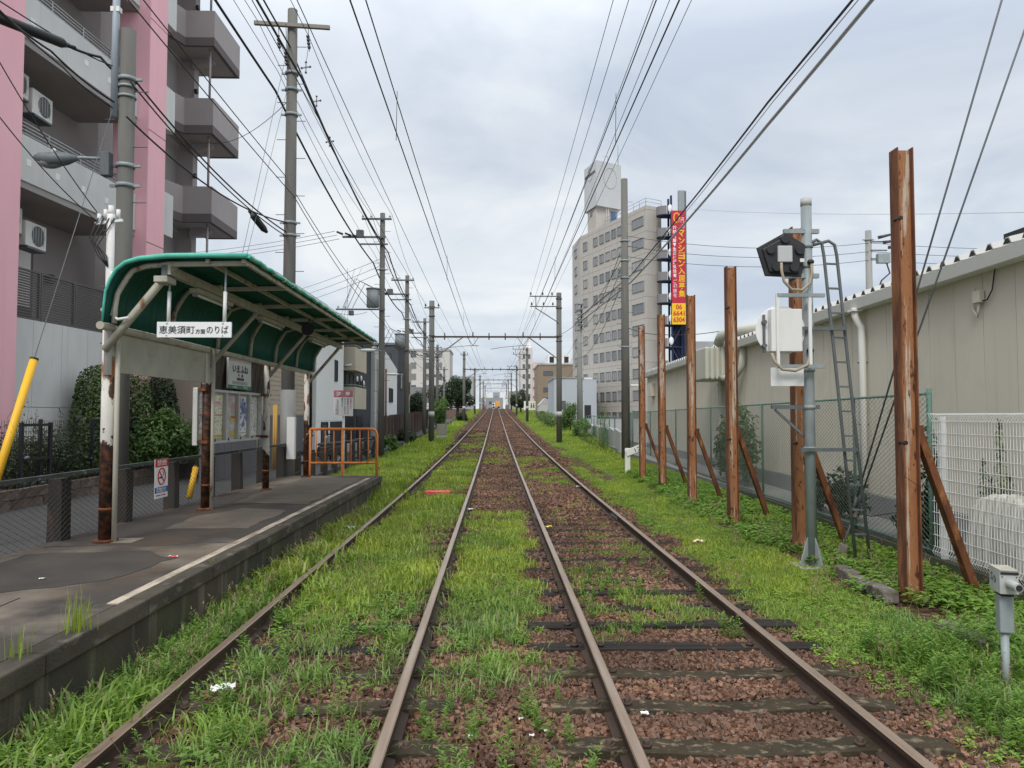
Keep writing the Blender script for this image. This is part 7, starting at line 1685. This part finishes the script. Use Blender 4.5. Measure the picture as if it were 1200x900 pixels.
# trees and bushes along the line
def crown_blobs(cx, cy, cz, rx, ry, rz, n, seed):
    r = random.Random(seed); B_ = [(cx, cy, cz, rx*.72, ry*.72, rz*.75)]
    for k in range(n):
        a = r.uniform(0, 6.28); q = r.uniform(.45, .85); v = r.uniform(-.65, .75); s = r.uniform(.28, .46)
        B_.append((cx+rx*q*math.cos(a)*math.sqrt(1-min(v*v, .9)), cy+ry*q*math.sin(a), cz+rz*v*.85, rx*s, ry*s, rz*s))
    return B_
gl_ = 'trees and bushes left of the line'
plant('tree', 'large dark round tree left of the far tracks', 'tree', (-5.0, 97, G(97)), crown_blobs(-4.95, 97, 4.6, 2.25, 2.6, 2.35, 12, 1), 9000, .22, leaf_dark, 31, .22, gl_, 'crown', lump=.2)
plant('tree', 'second dark tree behind the white apartment poles on the left', 'tree', (-7.8, 104, G(104)), crown_blobs(-7.6, 104, 4.2, 1.8, 2, 2.2, 9, 2), 6000, .22, leaf_dark, 32, .2, gl_, 'crown', lump=.2)
plant('tree', 'dark leafy tree behind the picket fence', 'tree', (-6.5, 62, G(62)), crown_blobs(-6.5, 62, 2.3, 1.3, 1.5, 1.5, 8, 3), 5000, .16, leaf_dark, 33, .12, gl_, 'crown', lump=.2)
plant('bush', 'lighter bush beside the trackside cabinet on the left', 'bush', (-4.9, 63, G(63)), crown_blobs(-4.8, 63, 1.9, .95, 1.2, 1.5, 8, 4), 4500, .13, leaf_light, 34, .07, gl_, lump=.25)
plant('bush', 'vine bush tumbling over the near end of the picket fence', 'bush', (-4.75, 35.5, G(35)), crown_blobs(-4.95, 35.5, .45, .4, .8, .45, 7, 5), 2200, .10, leaf_light, 35, .04, gl_, lump=.3)
plant('bush', 'low bush at the picket fence farther along', 'bush', (-5.2, 43, G(43)), crown_blobs(-5.2, 43, .55, .6, 1.5, .55, 6, 6), 2500, .11, leaf_dark, 36, .04, gl_, lump=.3)
plant('bush', 'small dark bush under the big tree near the far left rail', 'bush', (-4.0, 90, G(90)), crown_blobs(-3.95, 90, 1.6, .8, .9, .7, 5, 7), 2000, .14, leaf_dark, 37, .05, gl_, lump=.3)
gr = 'trees and bushes right of the line'
plant('tree', 'dark tree right of the far tracks before the pink white apartments', 'tree', (5.0, 150, G(150)), crown_blobs(4.6, 150, 5.0, 2.3, 2.5, 2.2, 10, 8), 5000, .26, leaf_dark, 41, .2, gr, 'crown', lump=.2)
plant('bush', 'tall leafy bush left of the tower foot', 'bush', (6.2, 62, G(62)), crown_blobs(6.1, 62, 1.75, .75, 1.5, 1.35, 9, 9), 5500, .12, leaf_light, 42, .06, gr, lump=.3)
plant('bush', 'low leafy bush before the green hoarding', 'bush', (6.0, 52, G(52)), crown_blobs(5.9, 52, .9, .6, 2.2, .75, 8, 10), 4500, .11, leaf_light, 43, .05, gr, lump=.3)
plant('bush', 'low vine hedge along the pale blue warehouse', 'bush', (5.4, 78, G(78)), [(5.1+.05*k, 68+3*k, 1.0+float(Z(68+3*k))*.9-.3, .6, 1.9, .55) for k in range(9)], 6000, .14, leaf_hedge, 44, .05, gr, lump=.3)
sprigs('tall feathery weed before the low grey wall', 5.5, 37.5, 39.5, 26, .1, 2.6, 45, leaf_light, 'tall_weed')
sprigs('bushy weeds around the foot of the low grey wall', 5.2, 35, 46, 60, .1, 1.2, 46, leaf_light, 'tall_weed')
plant('climbing_shrub', 'dark oleander leaning on the chain-link fence under the cream duct', 'shrub', (6.0, 19, .05), [(5.95, 17.7, 1.0, .3, .5, .9), (6.0, 18.8, 1.1, .3, .6, 1.0), (6.05, 19.8, .9, .3, .5, .85), (6.0, 18.5, 1.7, .25, .35, .4)], 2600, .12, leaf_hedge, 47, .04, gr, lump=.35, shell=.35)
plant('climbing_shrub', 'low dark creeper behind the chain-link fence by the signal mast', 'shrub', (5.75, 12.6, .05), [(5.75, 12.3, .45, .22, .7, .4), (5.75, 13.4, .4, .22, .5, .35), (5.6, 10.0, .4, .15, .5, .3)], 1800, .10, leaf_dark, 48, .03, gr, lump=.35, shell=.35)
plant('climbing_shrub', 'thin dark creeper on the corner post of the green fence', 'shrub', (5.45, 9.3, .05), [(5.42, 9.25, .9, .10, .16, .8), (5.42, 9.2, .5, .14, .2, .45)], 1100, .075, leaf_dark, 49, .02, gr, lump=.35, shell=.35)
# tall fleabane-like weed behind the white fence
fb = thing('tall_weed', 'tall bottle-brush shaped weed behind the white mesh fence', 'plant', (5.75, 8.45, .06))
r = np.random.RandomState(5); Vs = []; b = MB()
for (yy, h) in ((8.45, 1.62), (8.75, 1.15), (8.62, .95), (8.3, 1.0)):
    b.tube([(5.75, yy, .06), (5.75, yy+.02, .06+h)], [.012, .006], 5)
    for i in range(int(260*h)):
        q = r.uniform(.12, 1); a = r.uniform(0, 6.28); ln = .17*(1.08-q*.75); c = np.array([5.75, yy+.02*q, .06+h*q]); o_ = np.array([math.cos(a), math.sin(a), -.25+.9*(q > .93)]); s_ = np.array([-math.sin(a), math.cos(a), 0])*.011
        Vs.append(np.stack([c, c+o_*ln*.5+s_+[0, 0, .02], c+o_*ln, c+o_*ln*.5-s_+[0, 0, .02]]))
V = np.concatenate(Vs); put('foliage', np_mesh('foliage', V-np.array(fb.location), np.arange(len(V)).reshape(-1, 4), leaf_hedge), fb, fb.location); b.part('stem', stem_m, fb)

# ---------------------------------------------------------------- ballast stones, grass, weeds
def scatter(tmpl, P_, ang, sc, sz=None, pick=None):
    """Copies of template meshes (V, tri faces) at P_ joined into arrays."""
    oV = []; oF = []; base = 0; r = np.random.RandomState(1)
    pick = r.randint(0, len(tmpl), len(P_)) if pick is None else pick
    for i, (tv, tf) in enumerate(tmpl):
        m = pick == i; n = m.sum()
        if not n: continue
        ca, sa = np.cos(ang[m])[:, None], np.sin(ang[m])[:, None]; s = sc[m][:, None]; h = (sz[m] if sz is not None else sc[m])[:, None]
        x = (tv[None, :, 0]*ca-tv[None, :, 1]*sa)*s+P_[m, 0:1]; y = (tv[None, :, 0]*sa+tv[None, :, 1]*ca)*s+P_[m, 1:2]; z = tv[None, :, 2]*h+P_[m, 2:3]
        oV.append(np.stack([x, y, z], -1).reshape(-1, 3)); oF.append((tf[None]+np.arange(n)[:, None, None]*len(tv)).reshape(-1, 3)+base); base += n*len(tv)
    return np.concatenate(oV), np.concatenate(oF)
rs = np.random.RandomState(42)
def blade_tuft(n, seed, spread=.03, w=.0055, segs=3, lean=.55):
    r = np.random.RandomState(seed); V = []; Fc = []
    for k in range(n):
        a = r.uniform(0, 6.28); o = r.normal(0, spread, 2); h = r.uniform(.5, 1.15); ln = r.uniform(.1, 1)*lean; ww = w*r.uniform(.7, 1.4); b0 = len(V)
        d = np.array([math.cos(a), math.sin(a)]); s = np.array([-d[1], d[0]])
        for i in range(segs):
            q = i/segs; c = o+d*ln*h*q**1.9; z = h*(q-.28*ln*q**2.5); wd = ww*(1-q*.75)*10
            V += [(*(c-s*wd*.1), z), (*(c+s*wd*.1), z)]
        c = o+d*ln*h; V.append((*c, h*(1-.28*ln-.12*ln)))
        for i in range(segs-1): q = b0+2*i; Fc += [(q, q+1, q+3), (q, q+3, q+2)]
        q = b0+2*(segs-1); Fc.append((q, q+1, q+2))
    V = np.array(V, float); return V, np.array(Fc)
def scale_tuft(t, f): return (t[0]*np.array([f, f, 1.0]), t[1])
# templates are one unit tall; horizontal spread is scaled with height
near_t = [blade_tuft(7, k, .5, .048, 3, 1.15) for k in range(10)]
lawn_t = [blade_tuft(9, 70+k, .55, .06, 3, .95) for k in range(8)]
mid_t = [blade_tuft(8, 20+k, .5, .085, 2, .7) for k in range(6)]
far_t = [blade_tuft(7, 40+k, .9, .16, 1, .6) for k in range(4)]
def grass_obj(name, y0, y1, lam, tm, x0, x1, m, hs=1.0, seed=0, minh=.03, fade=None):
    r = np.random.RandomState(seed); A_ = (x1-x0)*(y1-y0); n = int(A_*lam)
    x = r.uniform(x0, x1, n); y = r.uniform(y0, y1, n); d, h = grass_density(x, y)
    k = r.rand(n) < d*(1 if fade is None else (1-sm(y, *fade) if fade[0] < fade[1] else sm(y, fade[1], fade[0]))); x = x[k]; y = y[k]; h = h[k]; d = d[k]
    h = np.maximum(h*hs*r.uniform(.55, 1.35, len(x))*(.6+.4*d), minh)
    z = Z(y)+GZ+sm(x, 2.6, 4.2)*.02
    V, Fc = scatter(tm, np.stack([x, y, z], 1), r.uniform(0, 6.28, len(x)), h, h)
    o = put(name, np_mesh(name, V, Fc, m)); o['kind'] = 'stuff'; return len(Fc)
cnt = 0
cnt += grass_obj('grass', 2.8, 8.6, 480, near_t, -2.7, 5.4, grass_tall_m, .88, 1, fade=(7, 8.6))
cnt += grass_obj('grass', 6.4, 15, 400, lawn_t, -2.7, 6.0, grass_m, 1.0, 2, fade=(8.0, 6.4))
cnt += grass_obj('dry_grass', 2.8, 14, 38, near_t, -2.7, 5.4, straw_m, .75, 12)
cnt += grass_obj('grass', 15, 32, 150, mid_t, -5.4, 7.0, grass_m, 1.0, 3)
cnt += grass_obj('grass', 32, 75, 38, far_t, -5.6, 8.5, grass_m, 1.15, 4)
cnt += grass_obj('grass', 75, 190, 9, far_t, -5.6, 9.0, grass_m, 1.5, 5)
# broad-leaved weeds and tall leafy stems
def weed_t(seed, tall):
    r = np.random.RandomState(seed); V = []; Fc = []
    def leaf(c, a, el, ln, w):
        d = np.array([math.cos(a)*math.cos(el), math.sin(a)*math.cos(el), math.sin(el)]); s = np.array([-math.sin(a), math.cos(a), 0])
        b0 = len(V); V.extend([c, c+d*ln*.45+s*w+[0, 0, ln*.05], c+d*ln+[0, 0, -ln*.15], c+d*ln*.45-s*w+[0, 0, ln*.05]]); Fc.extend([(b0, b0+1, b0+2), (b0, b0+2, b0+3)])
    if tall:
        for s_ in range(2):
            o = r.normal(0, .08, 2); dx_ = r.normal(0, .15, 2)
            for i in range(20):
                q = .1+.9*i/20; leaf(np.array([o[0]+dx_[0]*q, o[1]+dx_[1]*q, q]), r.uniform(0, 6.28), .45, .30*(1.2-q*.75), .035)
            b0 = len(V); V.extend([np.array([o[0]-.012, o[1], 0]), np.array([o[0]+.012, o[1], 0]), np.array([o[0]+dx_[0], o[1]+dx_[1], 1.0])]); Fc.append((b0, b0+1, b0+2))
    else:
        for i in range(16): leaf(np.array([*r.normal(0, .3, 2), r.uniform(.2, .95)]), r.uniform(0, 6.28), r.uniform(-.3, .3), r.uniform(.3, .55), r.uniform(.12, .2))
    return np.array(V, float), np.array(Fc)
wt = [weed_t(k, False) for k in range(6)]; wtall = [weed_t(60+k, True) for k in range(5)]
def weeds(name, pts, h, tm, m, seed):
    r = np.random.RandomState(seed); x, y = pts[:, 0], pts[:, 1]
    V, Fc = scatter(tm, np.stack([x, y, Z(y)+GZ], 1), r.uniform(0, 6.28, len(x)), h, h)
    o = put(name, np_mesh(name, V, Fc, m)); o['kind'] = 'stuff'; return len(Fc)
def rpts(n, x0, x1, y0, y1, seed): r = np.random.RandomState(seed); return np.stack([r.uniform(x0, x1, n), r.uniform(y0, y1, n)], 1)
pt = rpts(9000, 3.3, 5.5, 4, 24, 7); pt = pt[(pt[:, 0] < 4.87+.041*pt[:, 1]) & ~(post_foot(pt[:, 0], pt[:, 1]) & (np.arange(len(pt)) % 4 > 0)) & (np.random.RandomState(8).rand(len(pt)) < sm(pt[:, 0]+.5*(vn(pt[:, 0]*2, pt[:, 1])-.5), 3.75, 4.25)*.9)]
cnt += weeds('broadleaf_weeds', pt, np.random.RandomState(9).uniform(.08, .19, len(pt)), wt, weed_m, 9)
pt = rpts(360, 2.9, 4.3, 3.9, 6.3, 10); pt = pt[np.random.RandomState(8).rand(len(pt)) < sm(vn(pt[:, 0]*2, pt[:, 1]*2), .25, .55)]
cnt += weeds('tall_weeds', pt, np.random.RandomState(9).uniform(.14, .30, len(pt)), wtall, weed_m, 11)
pt = np.concatenate([rpts(170, -2.62, -2.2, 3.2, 9, 12), rpts(80, -2.0, -.7, 3.3, 7.5, 13), rpts(46, -.5, .55, 3.5, 5.6, 14), rpts(34, .85, 2.1, 6.3, 10.2, 15)])
cnt += weeds('tall_weeds', pt, np.random.RandomState(9).uniform(.10, .24, len(pt)), wtall, weed_m, 16)
pt = np.concatenate([rpts(90, -2.0, -.75, 6.3, 7.8, 17), rpts(24, -2.0, -.7, 3.4, 6, 18)]); cnt += weeds('broadleaf_weeds', pt, np.random.RandomState(9).uniform(.06, .12, len(pt)), wt, weed_m, 18)
# clover and other low leaves through the turf
pt = np.concatenate([rpts(7500, 2.4, 5.2, 4, 17, 61), rpts(1500, -2.0, -.7, 5.5, 15, 62), rpts(900, -.5, .5, 5.8, 13, 63), rpts(1300, -5.2, -2.4, 18, 30, 64), rpts(1500, 2.6, 5.5, 17, 30, 65)])
dd, _ = grass_density(pt[:, 0], pt[:, 1]); q_ = sm(vn(pt[:, 0]*1.6+3, pt[:, 1]*1.3+8), .30, .60)
pt = pt[np.random.RandomState(66).rand(len(pt)) < dd*q_]
cnt += weeds('clover', pt, np.random.RandomState(9).uniform(.035, .085, len(pt)), wt, clover_m, 67)
# stalks gone to seed
def seed_t(seed):
    r = np.random.RandomState(seed); V = []; Fc = []
    for s_ in range(3):
        o = r.normal(0, .12, 2); l = r.normal(0, .22, 2); top = np.array([o[0]+l[0], o[1]+l[1], 1.0*r.uniform(.75, 1)]); bot = np.array([*o, 0])
        b0 = len(V); V += [bot+[-.008, 0, 0], bot+[.008, 0, 0], top]; Fc.append((b0, b0+1, b0+2))
        for i in range(9):
            q = .62+.38*i/9; c = bot+(top-bot)*q; a = r.uniform(0, 6.28); d = np.array([math.cos(a), math.sin(a), .8])*.09; e = np.array([-math.sin(a), math.cos(a), 0])*.016
            b0 = len(V); V += [c-e, c+e, c+d]; Fc.append((b0, b0+1, b0+2))
    return np.array(V, float), np.array(Fc)
sdt = [seed_t(300+k) for k in range(5)]
pt = np.concatenate([rpts(120, -2.6, -2.2, 3.2, 14, 51), rpts(70, -2, -.7, 4, 14, 52), rpts(160, 2.7, 5.0, 4, 16, 53), rpts(60, -4.6, -2.6, 18.2, 26, 54)]); cnt += weeds('seeding_grass', pt, np.random.RandomState(9).uniform(.18, .36, len(pt)), sdt, straw_m, 55)
# weeds growing out of the platform
for k, (px, py, h, n, l) in enumerate([(112, 733, .30, 26, 'tall tuft of grass growing from a platform crack'), (48, 762, .26, 10, 'thin weed growing from the platform near the left edge'), (262, 655, .06, 14, 'tiny grass tuft beside the white platform line')]):
    y = (HC-PT)*F_PX/(py-487.0); x = (px-581)/F_PX*y-.05; r = np.random.RandomState(90+k)
    V, Fc = scatter(near_t, np.stack([x+r.normal(0, .014, n//3), y+r.normal(0, .03, n//3), np.full(n//3, PT)], 1), r.uniform(0, 6.28, n//3), np.full(n//3, h*.22), r.uniform(.6, 1.1, n//3)*h)
    o = put('grass_tuft', np_mesh('grass_tuft', V-np.array([x, y, PT]), Fc, grass_m), None, (x, y, PT)); props(o, l, 'grass tuft', 'tufts on the platform')
# stones
box_v = np.array([(-1, -1, -1), (1, -1, -1), (1, 1, -1), (-1, 1, -1), (-1, -1, 1), (1, -1, 1), (1, 1, 1), (-1, 1, 1)], float)*.62
box_f = np.array([(0, 2, 1), (0, 3, 2), (4, 5, 6), (4, 6, 7), (0, 1, 5), (0, 5, 4), (1, 2, 6), (1, 6, 5), (2, 3, 7), (2, 7, 6), (3, 0, 4), (3, 4, 7)])
stone_t = []
for k in range(20):
    r = np.random.RandomState(200+k); v = box_v*r.uniform(.65, 1.2, (8, 1))+r.normal(0, .13, (8, 3)); v[4:, :2] *= r.uniform(.55, .9)
    a, b_ = r.uniform(-.5, .5, 2); rx = np.array([[1, 0, 0], [0, math.cos(a), -math.sin(a)], [0, math.sin(a), math.cos(a)]]); ry = np.array([[math.cos(b_), 0, math.sin(b_)], [0, 1, 0], [-math.sin(b_), 0, math.cos(b_)]])
    stone_t.append(((v*np.array([1, r.uniform(.6, .95), r.uniform(.5, .8)])) @ rx @ ry*.62, box_f))
stone_mat = leaf_mat('ballast_stone_pieces', (.035,.019,.013), (.31,.165,.102), (.095,.050,.032), .9, 0.0)
def stones(y0, y1, lam, s0, s1, seed, xr=((-1.98, -.70), (-.52, .67), (.82, 2.11), (2.24, 2.95))):
    r = np.random.RandomState(seed); X = []; 
    for a, b_ in xr:
        n = int((b_-a)*(y1-y0)*lam); x = r.uniform(a, b_, n); y = r.uniform(y0, y1, n)
        d, _ = grass_density(x, y); keep = (r.rand(n) > d*.92) & (r.rand(n) < (.45 if a < -1.5 else 1.0))
        # stones lie lower and fewer over the sleepers
        ph = np.mod(y-2.44+.31, .62)-.31; on = np.abs(ph) < .118
        onx = ((x > -2.5) & (x < -.5)) | ((x > .35+.25*(vn(y*3, 2.2)-.5)) & (x < 2.62)); on = on & (vn(x*1.7+5, y*1.1) > np.clip(.16+.045*(y-6.5), .0, .62)*(y > 5.9))
        keep &= ~(on & onx & (r.rand(n) < .985))
        X.append(np.stack([x[keep], y[keep]], 1))
    X = np.concatenate(X); n = len(X); s = r.uniform(s0, s1, n)*r.choice([.7, 1, 1, 1.25], n)
    z = Z(X[:, 1])+GZ+.006+r.uniform(-.008, .014, n)
    V, Fc = scatter(stone_t, np.stack([X[:, 0], X[:, 1], z], 1), r.uniform(0, 6.28, n), s, s)
    o = put('ballast', np_mesh('ballast', V, Fc, stone_mat)); o['kind'] = 'stuff'; return len(Fc)
cnt += stones(2.9, 7.5, 3000, .020, .052, 1); cnt += stones(7.5, 13, 1250, .030, .058, 2); cnt += stones(13, 26, 420, .045, .07, 3); cnt += stones(26, 60, 80, .07, .1, 4); cnt += stones(60, 120, 22, .10, .14, 5)
print('scattered triangles', cnt, 'total', sum(len(o.data.polygons) for o in scene.objects if o.type == 'MESH'), 'objects', len(scene.objects))
